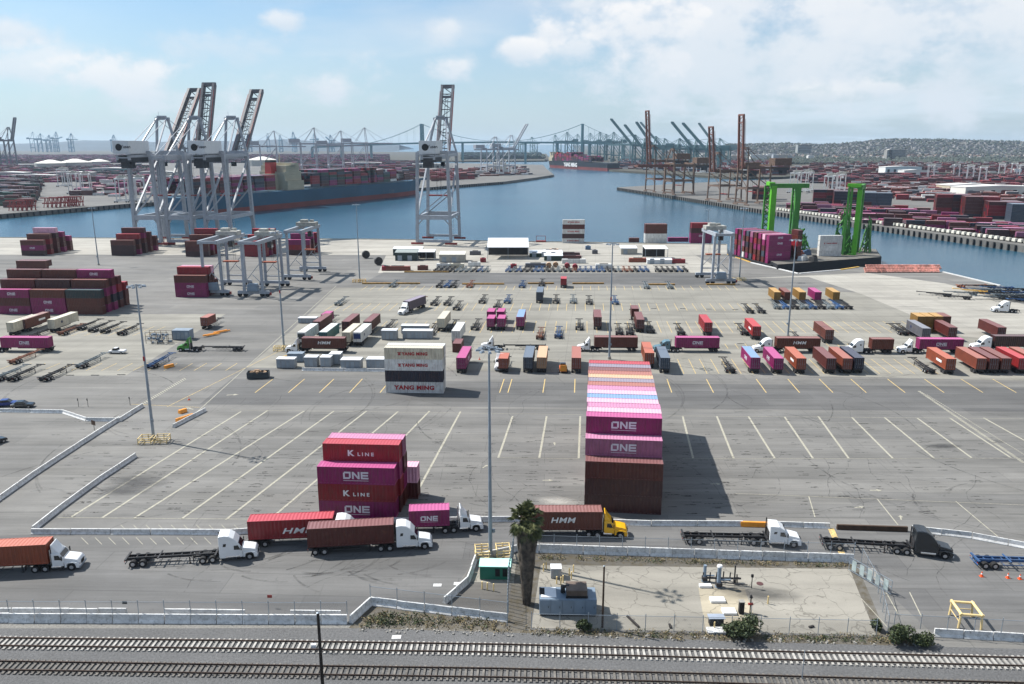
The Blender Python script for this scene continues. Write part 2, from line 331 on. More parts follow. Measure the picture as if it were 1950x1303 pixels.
GM_quay=ground_mat('pale quay concrete',(.50,.475,.42),'concrete')
GM_slab=ground_mat('cracked compound slab',(.42,.395,.34),'slab')
GM_grav=ground_mat('grey rail ballast',(.175,.175,.176),'gravel')
GM_path=ground_mat('service path gravel',(.30,.29,.27),'gravel')
GM_soil=ground_mat('dry soil',(.19,.175,.15),'soil')
GM_far=ground_mat('far terminal pavement',(.215,.208,.195),'concrete')
GM_land=ground_mat('far land',(.10,.10,.085),'soil')
def water_mat():
    m=bpy.data.materials.new('harbour water'); m.use_nodes=True; nt=m.node_tree; b=nt.nodes['Principled BSDF']
    tcn=N(nt,'ShaderNodeTexCoord'); mp=N(nt,'ShaderNodeMapping'); mp.inputs['Scale'].default_value=(1,1.6,1); LK(nt,tcn.outputs['Object'],mp.inputs[0])
    n=N(nt,'ShaderNodeTexNoise'); n.inputs['Scale'].default_value=.35; n.inputs['Detail'].default_value=6; LK(nt,mp.outputs[0],n.inputs['Vector'])
    n2=N(nt,'ShaderNodeTexNoise'); n2.inputs['Scale'].default_value=.006; n2.inputs['Detail'].default_value=4; LK(nt,mp.outputs[0],n2.inputs['Vector'])
    c=MX(nt,ramp(nt,n2.outputs[0],[(.35,0.0),(.65,1.0)]),(.012,.052,.090),(.018,.070,.110))
    LK(nt,c,b.inputs['Base Color']); b.inputs['Roughness'].default_value=.22; b.inputs['IOR'].default_value=1.33
    bm=N(nt,'ShaderNodeBump'); bm.inputs['Strength'].default_value=.55; bm.inputs['Distance'].default_value=.6
    LK(nt,n.outputs[0],bm.inputs['Height']); LK(nt,bm.outputs[0],b.inputs['Normal']); return m
GM_water=water_mat()
WL=-4.0
w=MB(); w.quad((-45000,-3000,WL),(45000,-3000,WL),(45000,80000,WL),(-45000,80000,WL))
tag(w.build('water',GM_water),None,None,None,'structure')
def land(name,pts,m,z=0.0,depth=8.0):
    b=MB(); b.slab([(p[0],p[1]) for p in pts],z-depth,z); o=b.build(name,m); tag(o,None,None,None,'structure'); return o
def gp(L): return [G(x,y) for x,y in L]
def sheet(name,pts,m,z):
    b=MB(); b.add([(p[0],p[1],z) for p in pts],[tuple(range(len(pts)))]); o=b.build(name,m); tag(o,None,None,None,'structure'); return o
near=gp([(-900,452),(0,452),(700,455),(1385,465),(1385,484),(1430,500),(1520,521),(1600,514),(1632,508),(1795,518),(1910,545),(2700,742)])
near=[Vector((-900,498,0))]+near+[Vector((400,60,0)),Vector((400,-200,0)),Vector((-900,-200,0))]
near.pop(1)
land('ground',near,GM_asph)
# left peninsula, far centre terminal, far right land, right pier
lp=gp([(246,388),(430,377),(786,359),(960,346),(1022,338),(1055,333),(1040,321),(1034,314)])
lp=[G(-2500,560)]+gp([(0,408)])+lp+[G(880,311),G(600,309),G(100,306),G(-2500,303)]
land('peninsula',lp,GM_far)
ct=gp([(1042,306),(1046,300),(1040,293),(880,290),(735,289)])
land('far_terminal_ground',[G(-3000,300)]+[G(700,304),G(880,307)]+ct+[G(500,287),G(-3000,285)],GM_land)
fr=[G(1160,323),G(1166,324),G(1397,338),G(1491,337),G(1560,330),G(5200,330),G(5200,277.4),G(1090,277.4),G(1100,290),G(1120,305)]
land('far_shore',fr,GM_land)
rp=gp([(1176,357),(1278,372),(1387,388.6),(1470,402),(1673,430),(1950,468),(3600,690)])+[G(3600,332),G(1570,333),G(1500,341),G(1350,347),G(1290,350)]
land('pier',rp,GM_far,0.0)
# surfaces of the near terminal
sheet('chassis_yard',gp([(640,548),(560,625),(470,700),(1500,715),(2400,735),(1700,560),(1420,548)]),GM_conc,.004)
sheet('quay_apron',[Vector((-899,497.5,0)),G(0,452.4),G(700,455.4),G(1384,465.4),G(1384,484),G(1330,486),G(700,486),G(-700,484)],GM_quay,.004)
sheet('apron_tongue',gp([(640,488),(720,487),(700,548),(640,548),(560,600),(520,640),(470,700),(400,700),(520,560),(630,500)]),GM_asph,.006)
sheet('workshop_ground',gp([(735,486.5),(1325,486.5),(1385,520),(720,520)]),GM_quay,.008)
sheet('dark_lane',gp([(730,519),(1345,521),(1395,543),(690,540)]),GM_lane,.012)
sheet('centre_lane',gp([(440,722),(2400,742),(2600,790),(380,770)]),GM_lane,.010)
sheet('left_yard_concrete',gp([(-400,600),(430,598),(240,715),(-400,720)]),GM_conc,.004)
sheet('right_apron',gp([(1420,530),(1540,528),(1640,560),(1830,640),(1990,660),(2400,700),(2100,620),(1800,540),(1650,520)]),GM_quay,.008)
sheet('truck_road',gp([(-300,1035),(60,1018),(440,1018),(620,1004),(980,993),(1420,1000),(1740,1012),(2050,1050),(2200,1230),(1780,1211),(1650,1090),(1620,1072),(985,1050),(905,1064),(845,1150),(705,1150),(662,1186),(-300,1185)]),GM_road,.006)
sheet('compound_slab',gp([(1012,1196),(1030,1076),(1618,1084),(1668,1209)]),GM_slab,.010)
sheet('compound_soil',gp([(960,1200),(985,1050),(1630,1072),(1690,1212),(1668,1212),(1618,1084),(1030,1076),(1010,1198)]),GM_soil,.008)
sheet('cabinet_lot',gp([(905,1066),(985,1052),(962,1182),(850,1150)]),ground_mat('lot asphalt',(.20,.19,.175),'asphalt'),.014)
sheet('cabinet_pad',gp([(900,1085),(915,1062),(985,1056),(978,1112),(890,1108)]),GM_slab,.018)
sheet('service_path',gp([(-400,1184),(662,1188),(690,1196),(-400,1199)]),GM_path,.010)
sheet('weed_strip',gp([(664,1196),(706,1152),(968,1186),(1000,1200),(1690,1213),(1780,1212),(1770,1236),(1400,1224),(1000,1206),(700,1199)]),GM_soil,.016)
sheet('ballast_bed',gp([(-500,1197),(690,1197),(1000,1206),(1400,1222),(2100,1240),(2300,1500),(-700,1500)]),GM_grav,.020)
sheet('pump_pad',gp([(1330,1120),(1418,1122),(1450,1210),(1345,1208)]),ground_mat('pale pad',(.60,.53,.40),'slab'),.016)
# painted lines
M_line=mat('worn line paint',(.58,.55,.44),.8,var=.25,scale=3,stain=((.13,.128,.12),.95),thr=(.53,.66))
M_liney=mat('worn yellow line paint',(.60,.43,.16),.8,var=.25,scale=3,stain=((.15,.145,.13),.95),thr=(.50,.6))
lw=MB(); ly=MB()
def line(b,p,q,wd=.14,z=.024):
    a=G(*p); c=G(*q); d=(c-a); n=Vector((-d.y,d.x,0)).normalized()*wd/2
    b.quad((a.x+n.x,a.y+n.y,z),(a.x-n.x,a.y-n.y,z),(c.x-n.x,c.y-n.y,z),(c.x+n.x,c.y+n.y,z))
tops=[(459,784,135,985),(510,782,195,986),(579,783,254,988),(636,783,345,989),(698,783,430,990),(758,784,525,980),(818,783,660,945),(877,784,790,945)]
for a,b,c,d in tops: line(lw,(a,b),(c,d),.40)
for a,b,c,d in [(976,793,949,872),(1041,793,1027,872),(1105,793,1102,873),(1300,793,1320,873),(1365,793,1397,873),(1425,793,1475,873),(1494,794,1548,873),(1558,793,1616,873),(1622,795,1700,873),(1684,795,1778,872),(1746,796,1850,872),(1808,796,1925,872),(1873,796,2010,872)]: line(lw,(a,b),(c,d),.40)
for a,b,c,d in [(1540,945,1552,985),(1670,950,1710,1000),(1820,955,1900,1022)]: line(lw,(a,b),(c,d),.18)
line(lw,(440,781),(1110,790),.10); line(lw,(1270,792),(1950,798),.10); line(lw,(950,872),(1102,874),.10); line(lw,(1300,874),(1950,873),.10)
line(lw,(110,986),(610,990),.12); line(lw,(1400,940),(1950,962),.1)
for k in range(12): line(lw,(155+k*26,1018+6),(168+k*26,1037),.09); line(lw,(230+k*24,1000),(238+k*24,1008),.08)
for x in (520,580,636,690,745,960,975,1038,1095,1270,1345,1440,1500,1560,1620,1690,1760,1830,1890):
    X0=x; y0=722; y1=748; vx=1110; t=(y1-275)/(y0-275)
    line(ly,(vx+(X0-vx),y0),(vx+(X0-vx)*t,y1),.22)
for yy0,yy1,x0,x1,st in ((578,592,640,1450,16),(612,634,700,1720,17.5),(655,664,1380,1700,18),(545,553,700,1400,15),(684,712,1290,1760,19),(692,706,30,460,26),(622,640,120,330,20)):
    x=x0
    while x<x1:
        t=(yy1-275)/(yy0-275); line(ly,(x,yy0),(1110+(x-1110)*t,yy1),.16); x+=st*(1+.15*rnd.random())
line(ly,(318,775),(560,655),.15); line(lw,(375,785),(640,545),.2); line(ly,(250,770),(380,776),.12)
for k in range(30):
    t=k/29; line(lw,(250+t*100,780-t*60),(254+t*100,783-t*60),.25)
def rline(p,q,n,wd): 
    for k in range(n):
        t=k/n; u=(k+.6)/n; line(lw,(p[0]+(q[0]-p[0])*t,p[1]+(q[1]-p[1])*t),(p[0]+(q[0]-p[0])*u,p[1]+(q[1]-p[1])*u),wd)
rline((1750,745),(1950,882),60,.7); rline((1765,752),(1965,875),60,.25)
line(ly,(1582,1006),(1604,1056),.9); line(lw,(1686,1126),(1712,1172),.14); line(lw,(1732,1128),(1755,1175),.14); line(lw,(1640,1140),(1690,1195),.10)
def arrow(b,px,py,s,rz):
    c=G(px,py); pts=[(-s,-.12*s),(0,-.12*s),(0,-.4*s),(s*.7,0),(0,.4*s),(0,.12*s),(-s,.12*s)]
    cs,sn=math.cos(rz),math.sin(rz); b.quad(*[(c.x+x*cs-y*sn,c.y+x*sn+y*cs,.03) for x,y in pts])
for a in ((1056,845,1.0,1.6),(1045,915,1.1,0),(1365,922,1.1,0),(1670,934,1.2,0),(1715,985,1.0,1.2),(1638,966,1.0,.2),(925,888,1,1),(445,752,1.6,.2),(360,778,1.5,2.6)): arrow(lw,*a)
for o in (lw.build('parking_lines',M_line),ly.build('yellow_parking_lines',M_liney)): tag(o,None,None,None,'structure')
# white kerb round the basin
kb=MB()
def kerb(L,wd=.8,h=.35,m=None,name='kerb'):
    k=MB()
    for p,q in zip(L,L[1:]):
        a=G(*p); c=G(*q); k.bar((a.x,a.y,h/2),(c.x,c.y,h/2),wd,h)
    tag(k.build(name,m or M_barrier),None,None,None,'structure')
kerb([(1430,500.6),(1520,521.5)]); kerb([(1523,521.5),(1600,514.5)]); kerb([(1796,518.6),(1905,544.6)]); kerb([(1386,485),(1429,500)],m=M_yellow)
kerb([(1600,514.5),(1635,509)],m=M_yellow)
kerb([(0,453),(700,456)],.5,.4,GM_quay); kerb([(702,456),(1383,466)],.5,.4,GM_quay)

# tyre arcs, sealed cracks, dropped-container scuffs
def mark_mat(name,col,k,sc):
    m=bpy.data.materials.new(name); m.use_nodes=True; nt=m.node_tree; b=nt.nodes['Principled BSDF']; b.inputs['Base Color'].default_value=(*col,1); b.inputs['Roughness'].default_value=.85
    tcn=N(nt,'ShaderNodeTexCoord'); n=N(nt,'ShaderNodeTexNoise'); n.inputs['Scale'].default_value=sc; n.inputs['Detail'].default_value=5; LK(nt,tcn.outputs['Object'],n.inputs['Vector']); LK(nt,ramp(nt,n.outputs[0],[(.36,0.0),(.62,k)]),b.inputs['Alpha']); return m
rm=random.Random(33)
def ribbon(b,P,wd,z):
    for p,q in zip(P,P[1:]):
        d=(q-p); n=Vector((-d.y,d.x,0)).normalized()*wd/2; b.quad((p.x+n.x,p.y+n.y,z),(p.x-n.x,p.y-n.y,z),(q.x-n.x,q.y-n.y,z),(q.x+n.x,q.y+n.y,z))
ta=MB()
for i in range(70):
    px=rm.uniform(80,1900); py=rm.choice([rm.uniform(740,980),rm.uniform(1062,1100),rm.uniform(560,740)]); px=px if py<1000 or px<820 else 200+px*.3; c=G(px,py); Rr=rm.uniform(9,40) if py<900 else rm.uniform(7,11); a0=rm.uniform(0,6.3) if py<1000 else rm.uniform(3.6,5.4); sp_=rm.uniform(.4,1.6) if py<1000 else .7
    for off in (0,2.0):
        P=[Vector((c.x+(Rr+off)*(math.cos(a0+sp_*k/14)-math.cos(a0)),c.y+(Rr+off)*(math.sin(a0+sp_*k/14)-math.sin(a0)),0)) for k in range(15)]
        ribbon(ta,P,.30,.029+.00003*i)
tag(ta.build('tyre_marks',mark_mat('tyre rubber marks',(.06,.059,.058),.22,.5)),None,None,None,'structure')
cr_=MB()
for i in range(90):
    c=G(rm.uniform(60,1940),rm.uniform(690,1140)); a0=rm.choice([0,1.5])+rm.uniform(-.4,.4); P=[c]
    for k in range(rm.randint(6,22)): a0+=rm.uniform(-.35,.35); P.append(P[-1]+Vector((math.cos(a0),math.sin(a0),0))*rm.uniform(.8,2.2))
    ribbon(cr_,P,.10,.027+.00002*i)
tag(cr_.build('sealed_cracks',mark_mat('crack sealant',(.05,.05,.05),.5,1.2)),None,None,None,'structure')
sc_=MB()
for i in range(760):
    px=rm.uniform(120,1900); py=rm.uniform(800,985); c=G(px,py)
    if rm.random()<.75: c.x=round(c.x/3.7)*3.7+rm.uniform(-.3,.3)
    if px<780: c.x+=0
    l=rm.uniform(.3,1.3); sc_.quad((c.x-l,c.y-.12,.026),(c.x+l,c.y-.10,.026),(c.x+l*.8,c.y+.13,.026),(c.x-l*.9,c.y+.1,.026))
tag(sc_.build('scuff_marks',mark_mat('dark scuffs',(.04,.038,.036),.75,2.0)),None,None,None,'structure')
def stain_mat(i,col,k):
    m=bpy.data.materials.new('stain %d'%i); m.use_nodes=True; nt=m.node_tree; b=nt.nodes['Principled BSDF']; b.inputs['Base Color'].default_value=(*col,1); b.inputs['Roughness'].default_value=.8
    tcn=N(nt,'ShaderNodeTexCoord'); g=N(nt,'ShaderNodeTexGradient',gradient_type='SPHERICAL'); LK(nt,tcn.outputs['Object'],g.inputs[0])
    n=N(nt,'ShaderNodeTexNoise'); n.inputs['Scale'].default_value=2.2; n.inputs['Detail'].default_value=7; n.inputs['Roughness'].default_value=.7; LK(nt,tcn.outputs['Object'],n.inputs['Vector'])
    LK(nt,MA(nt,'MULTIPLY',ramp(nt,MA(nt,'MULTIPLY',g.outputs[1],n.outputs[0]),[(.10,0.0),(.42,1.0)]),k),b.inputs['Alpha']); return m
SM_=[stain_mat(0,(.035,.035,.037),.5),stain_mat(1,(.03,.03,.032),.5),stain_mat(2,(.42,.40,.36),.6)]
for i,(px,py,rx,ry,k) in enumerate(((262,918,6,3.2,0),(235,934,5,2.5,0),(1795,850,4,1.6,1),(1060,955,4,2,2),(320,700,8,4,1),(900,690,6,2,1),(1440,1130,6,2,1))):
    g=G(px,py); b=MB(); b.quad((-1,-1,0),(1,-1,0),(1,1,0),(-1,1,0)); o=b.build('stain',SM_[k]); o.location=(g.x,g.y,.034+.002*i); o.scale=(rx*1.3,ry*1.3,1); o.rotation_euler=(0,0,.1*(i%3-1)); tag(o,None,None,None,'structure')
# ---------------------------------------------------------------- lettering
def text_mb(s,h,bold=.03,shear=0.0,kern=1.0):
    c=bpy.data.curves.new('lettering','FONT'); c.body=s; c.size=h*1.4; c.offset=bold*h; c.shear=shear; c.align_x='CENTER'; c.space_character=kern; c.resolution_u=2
    o=bpy.data.objects.new('lettering',c); COL.objects.link(o); dg=bpy.context.evaluated_depsgraph_get()
    m=bpy.data.meshes.new_from_object(o.evaluated_get(dg)); bpy.data.objects.remove(o)
    return m
def text_faces(mb,s,h,cx,cz,y,sign,bold=.03,shear=0.0,kern=1.0,sx=1.0):
    m=text_mb(s,h,bold,shear,kern); vs=[]
    for v in m.vertices:
        x=v.co.x*sx*(1 if sign<0 else -1); vs.append((cx+x,y,cz-h/2+v.co.y))
    mb.add(vs,[tuple(p.vertices) for p in m.polygons]); bpy.data.meshes.remove(m)
def one_faces(mb,h,cx,cz,y,sign):
    """the squared O, the slanted N and the E with its three bars"""
    s=h*.23; wd=h*1.0; g=h*.16; X0=-(3*wd+2*g)/2; z0=-h/2
    polys=[]
    def rect(a,b,c,d): polys.append([(a,c),(b,c),(b,d),(a,d)])
    def base(i): return X0+i*(wd+g)
    a=base(0); k=h*.14
    o=[(a,z0),(a+wd-k,z0),(a+wd,z0+k),(a+wd,-z0),(a+k,-z0),(a,-z0-k)]
    rect(a,a+s,z0,-z0-k); rect(a+wd-s,a+wd,z0+k,-z0); rect(a+s,a+wd-k,z0,z0+s); rect(a+k,a+wd-s,-z0-s,-z0)
    a=base(1); rect(a,a+s,z0,-z0); rect(a+wd-s,a+wd,z0,-z0); polys.append([(a+s,-z0),(a+s,-z0-s*1.5),(a+wd-s,z0),(a+wd-s,z0+s*1.5)])
    a=base(2); rect(a,a+s,z0,-z0); rect(a+s,a+wd,z0,z0+s); rect(a+s,a+wd,-z0-s,-z0); rect(a+s,a+wd*.95,-s/2,s/2)
    rect(X0,X0+3*wd+2*g,z0-h*.26,z0-h*.20)
    for p in polys: mb.add([(cx+(x if sign<0 else -x),y,cz+z) for x,z in p],[tuple(range(len(p)))])
def logo_mesh(logo,L,hh,side):
    mb=MB(); Wd=2.44; m=M_letter
    for sign in (side,):
        y=sign*(Wd/2+.012)
        if logo=='ONE': one_faces(mb,hh*.42,0,hh*.53,y,sign)
        elif logo=='ONES': one_faces(mb,hh*.30,0,hh*.50,y,sign)
        elif logo=='KLINE':
            text_faces(mb,'K',hh*.33,-1.65*(-sign)*1.0,hh*.48,y,sign,.05,0,1,1.15); text_faces(mb,'LINE',hh*.20,.75*(-sign),hh*.42,y,sign,.04,0,1.55,1.15); m=M_letterW
        elif logo=='YM':
            text_faces(mb,'YANG MING',hh*.27,.35*(-sign),hh*.5,y,sign,.06,0,1.05); m=M_letterR
            cx=-3.3*(-sign); mb.add([(cx-.5,y,hh*.62),(cx+.5,y,hh*.62),(cx+.2,y,hh*.5),(cx-.2,y,hh*.5)],[(0,1,2,3)]); mb.add([(cx-.2,y,hh*.48),(cx+.2,y,hh*.48),(cx+.4,y,hh*.36),(cx-.4,y,hh*.36)],[(0,1,2,3)])
        elif logo=='YMBIG': text_faces(mb,'YANG MING',hh*.36,0,hh*.5,y,sign,.07,0,1.08,1.15); m=M_letterR
        elif logo=='HMM': text_faces(mb,'HMM',hh*.30,(.2)*(-sign),hh*.55,y,sign,.028,.2,1.1,1.25); m=M_letterW
        elif logo=='HMMBIG': text_faces(mb,'HMM',hh*.30,(1.1)*(-sign),hh*.42,y,sign,.028,.3,1.15,1.6); m=M_letterW
        elif logo=='PATCH': mb.add([(-1.9*(-sign)*-1-1.6,y,hh*.38),(-1.9*(-sign)*-1+1.6,y,hh*.38),(-1.9*(-sign)*-1+1.6,y,hh*.60),(-1.9*(-sign)*-1-1.6,y,hh*.60)],[(0,1,2,3)]); m=M_letterW
        elif logo=='CODE': text_faces(mb,'YMLU',.35,-4.6*(-sign),hh*.72,y,sign,.05); m=M_letterW
        elif logo=='SEAL':
            n=16; mb.add([(-2.6*(-sign)+.45*math.cos(2*math.pi*i/n),y,hh*.52+.45*math.sin(2*math.pi*i/n)) for i in range(n)],[tuple(range(n))]); m=mat('dark blue lettering paint',(.02,.03,.12),.5)
    return mb.mesh('lettering',m)
LOGOS={}
def corr(mb,x0,x1,y,z0,z1,depth,pitch,sign,axis='x'):
    n=max(2,int(round((x1-x0)/pitch))); p=(x1-x0)/n; pts=[]
    for i in range(n):
        a=x0+i*p; pts+=[(a,y),(a+p*.28,y),(a+p*.5,y-sign*depth),(a+p*.78,y-sign*depth)]
    pts.append((x1,y)); 
    if axis=='x': vs=[(a,b,z0) for a,b in pts]+[(a,b,z1) for a,b in pts]
    elif axis=='y': vs=[(b,a,z0) for a,b in pts]+[(b,a,z1) for a,b in pts]
    else: vs=[(a,z0,b) for a,b in pts]+[(a,z1,b) for a,b in pts]
    k=len(pts); mb.add(vs,[(i,i+1,k+i+1,k+i) for i in range(k-1)])
def ctr_body(L,hh,lod):
    mb=MB(); Wd=2.44; h2=L/2
    if lod==2:
        mb.box(0,0,hh/2,L-.1,Wd-.06,hh-.1)
        for sx in (-1,1):
            for sy in (-1,1): mb.box(sx*(h2-.09),sy*(Wd/2-.09),hh/2,.18,.18,hh)
        for sy in (-1,1): mb.box(0,sy*(Wd/2-.05),hh-.06,L-.36,.1,.118); mb.box(0,sy*(Wd/2-.05),.08,L-.36,.1,.158)
        return mb
    for s in (-1,1):
        corr(mb,-h2+.16,h2-.16,s*(Wd/2-.015),.16,hh-.1,.065,.56 if L>8 else .5,s)
        mb.box(0,s*(Wd/2-.04),hh-.055,L-.34,.08,.11); mb.box(0,s*(Wd/2-.05),.08,L-.34,.10,.158)
        for e in (-1,1): mb.box(e*(h2-.085),s*(Wd/2-.085),hh/2,.17,.17,hh)
        mb.box(s*(h2-.06),0,hh-.06,.12,Wd-.36,.118); mb.box(s*(h2-.06),0,.08,.12,Wd-.36,.158)
    corr(mb,-Wd/2+.17,Wd/2-.17,-h2+.03,.16,hh-.12,.05,.42,-1,'y')
    corr(mb,-h2+.13,h2-.13,hh-.02,-Wd/2+.08,Wd/2-.08,.035,.52,1,'z')
    mb.box(0,0,.14,L-.3,Wd-.2,.04)
    if lod==1: mb.box(h2-.10,0,hh/2,.06,Wd-.34,hh-.28); [mb.box(h2-.05,y,hh/2,.05,.05,hh-.36) for y in (-.78,-.3,.3,.78)]
    return mb
def door_mesh(hh,mats):
    mb=MB(); mb.box(0,0,(hh)/2,.05,1.02,hh-.30)
    for i in range(4): mb.box(.03,0,.45+i*(hh-.6)/4+.15,.03,.9,.16)
    mb.cur=1
    for y in (-.28,.28):
        mb.tube((.075,y,.2),(.075,y,hh-.2),.022,n=5)
        for z in (.35,hh*.5,hh-.35): mb.box(.06,y,z,.04,.12,.10)
        mb.box(.09,y+.12,hh*.42,.02,.28,.04)
    return mb.mesh('door',mats)
BODY={}
def container(colour,loc,rz,label,L=12.19,hh=2.9,logo=None,lod=1,group=None,roof=None,panel=None):
    key=('c',colour,L,hh,logo,lod,roof,panel)
    def fn():
        bk=(L,hh,lod,colour)
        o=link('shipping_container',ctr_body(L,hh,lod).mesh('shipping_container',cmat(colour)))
        tag(o,'x','container')
        if lod==0:
            dm=door_mesh(hh,[cmat(colour),M_galv])
            for s in (-1,1): d=link('door',dm,o); d.location=(L/2-.03,s*.52,0)
        if logo:
            lk=(logo,L>8,hh)
            if lk not in LOGOS: LOGOS[lk]=[logo_mesh(logo,L,hh,q) for q in (-1,1)]
            for q in LOGOS[lk]: link('lettering',q,o)
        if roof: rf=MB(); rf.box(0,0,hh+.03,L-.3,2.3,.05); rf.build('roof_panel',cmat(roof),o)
        if panel: dp=MB(); dp.box(L/2+.09,0,hh*.58,.05,2.0,1.5); dp.build('door_panel',cmat(panel),o)
        return o
    return proto(key,fn,loc,rz,label,group)
TIER=['bottom','second','third','fourth','fifth','sixth']
def stack(desc,p0,rows,L=12.19,hh=2.9,rz=YA,pitch=2.56,bays=None,lod=1,group=None,logos=True,dx=None,bayn=None,skip=None,depth=None):
    """rows[r][b] = list of colours from the ground up; p0 = near left bottom corner"""
    lat=Vector((math.cos(rz),math.sin(rz),0)); dep=Vector((-math.sin(rz),math.cos(rz),0))
    for r,row in enumerate(rows):
        for b,col in enumerate(row):
            if not col: continue
            ndx=(dx or {}).get(r,0)
            for t,c in enumerate(col):
                if c is None: continue
                if skip and skip(r,b,t,len(col)): continue
                c,_,lg=c.partition(':')
                off=ndx+rnd.uniform(-.09,.09)
                p=p0+lat*(L/2+b*(L+.45)+off)+dep*(1.22+r*pitch); p=Vector((p.x,p.y,t*hh))
                tw='top' if t==len(col)-1 else TIER[t]
                bw=(' '+bayn[b]+' of') if bayn else ''
                lab=f"{c} container, {tw} tier of {ordw(r)} row back, {bw.strip()+' ' if bw else ''}{desc}"
                # a few tiers are turned end for end, as in any yard
                container(c,p,rz+(math.pi if rnd.random()<.3 and not lg else 0),lab,L,hh,lg or None,lod,group or f'containers of the {desc}')
# ---------------------------------------------------------------- long stack, near right
P0=G(1112.5,974)
def cols(h,top,front=None):
    base=['maroon','brown','rust orange','magenta','dark maroon','navy blue','red']
    c=[rnd.choice(base) for _ in range(h-1)]+[top]
    return c
LS=[[['dark maroon','dark maroon','maroon']],[['brown','maroon','magenta','faded pink:ONE']],[['maroon','brown','magenta','dark maroon','magenta:ONE']]]
LS[0]=[['dark maroon','dark maroon','maroon']]
for c in ['pale pink','faded pink','pale pink','sky blue','pale pink','faded pink','rust orange','mauve grey','peach','rust orange','maroon','mauve grey','red']:
    LS.append([cols(5,c)])
stack('long stripy stack beside the lot',P0,LS,pitch=2.5,lod=1,hh=2.88)
# ---------------------------------------------------------------- the K LINE stack
P1=G(609,985)
KS=[[['magenta:ONE','red:KLINE','faded pink:ONE']],[['maroon','red','magenta','red:KLINE']],[['brown','magenta','maroon','faded pink']],[['maroon','pale pink']]]
KS[0]=[['magenta:ONE','red:KLINE','magenta:ONE']]
stack('stack behind the truck queue',P1,KS,dx={0:.05,1:.35,2:.5,3:2.2},hh=2.86,pitch=2.5,lod=1,rz=R(-3.5))
P2=G(735,748)
stack('four-high stack by the grey cabinets',P2,[[['white:YMBIG','navy blue','white:YM','cream:YM']],[['white','white','white','white']]],L=13.72,dx={},hh=2.75,lod=1,rz=R(-2.5),pitch=2.6)
container('maroon',G(852,668)+Vector((3.0,1,0)),R(86),'dark red-brown container end showing beside the YANG MING stack',6.06,2.6)
# ---------------------------------------------------------------- left yard block
P3=G(-6,598)
mm='magenta:ONES'; br='brown'; ma='maroon'; dm_='dark maroon'
LB=[[['magenta:ONES','maroon','magenta:ONES'],['magenta:ONES','magenta:ONES','brown'],['brown','brown','dark teal']],
    [[dm_,ma,br,ma],[ma,ma,ma,dm_],['magenta',ma,'magenta','brown']],
    [[ma,br,ma,ma,br],[ma,ma,br,ma,br],['magenta','navy blue','magenta',ma,'magenta:ONES']],
    [[ma,br,ma,br],[ma,ma,br,ma],[ma,'navy blue','red',ma]],
    [None,[ma,br,ma],[br,ma,'red']]]
def hid(r,b,t,n): return r>0 and t<n-1 and b!=len(LB[0])-1 and t<3-1+max(0,0)
LBx=[[x for x in row] for row in LB]
stack('left yard block',P3+LAT*0,LBx,L=12.19,hh=2.86,pitch=4.1,bayn=['left bay','middle bay','right bay'],skip=lambda r,b,t,n:(r>0 and b<2 and t<n-2) ,lod=1,rz=R(-2))
for i,(a,b_) in enumerate(((36,'maroon'),(36,'maroon'))): pass
stack('low dark block behind the left yard',G(33,520),[[['maroon','brown']],[[None,'maroon']]],L=13.7,rz=R(-2),hh=2.8,lod=2)
# ---------------------------------------------------------------- middle left block under the yard cranes
stack('block under the yard cranes',G(335,566),[[['magenta:ONES','magenta:ONES','brown']],[[br,ma,ma,'red']],[[ma,br,ma,'pale pink']],[[ma,ma]]],L=12.19,rz=R(-2),hh=2.8,lod=1,pitch=3.2)
# ---------------------------------------------------------------- quay stacks
def pyr(desc,px,py,w,tops,sh,front,L=12.19,hh=2.72):
    rows=[]
    for r,h in enumerate(tops):
        c=[rnd.choice([ma,br,ma,dm_,'magenta','red']) for _ in range(h)]
        if r==0: c=front[:h]
        c[-1]=sh[r%len(sh)]; rows.append([c])
    stack(desc,G(px,py),rows,L=L,rz=R(-1),hh=hh,lod=2,pitch=5.2,dx={i:.6*i for i in range(9)},skip=lambda r,b,t,n:False)
pyr('quay pyramid at far left',42,487,80,[3,4,5,4,3],[br,br,'pale pink','magenta','magenta'],[dm_,'magenta:ONES',br])
pyr('quay pyramid right of the thin pole',213,487,80,[3,4,5,4,3],[br,'bright red','maroon',ma,ma],[dm_,dm_,br])
pyr('quay pyramid behind the tall cranes',354,489,80,[3,4,5],[br,br,'red'],[dm_,ma,br])
pyr('quay pyramid behind the yard cranes',466,489,80,[3,4,5],['red','bright red','red'],['red','red','red'])
pyr('quay pyramid nearest the open apron',548,486,80,[3,4,4],['magenta','magenta','red'],['dark maroon','red','magenta:ONES'])
stack('striped stack at the water',G(1071,463),[[['white:YM','dark maroon','white:YM','maroon','white:YM']]],L=13.1,rz=0,hh=2.75,lod=2)
stack('stack on white boxes at the water',G(1228,463),[[['white','white','brown','brown']],[['white','white','brown','brown']]],L=13.0,rz=0,hh=2.8,lod=2)
stack('right-hand stack at the water',G(1315,463.5),[[['magenta','magenta:ONES','dark maroon','red']],[['magenta','magenta','maroon','maroon']]],L=12.6,rz=0,hh=3.0,lod=2)
container('maroon',G(1208,462)+Vector((0,2,0)),0,'single dark red container flat on the quay edge',6.06,2.6,None,2)
container('magenta',G(1292,461)+Vector((0,2,0)),0,'low magenta container on the quay between two stacks',12.19,2.6,None,2)
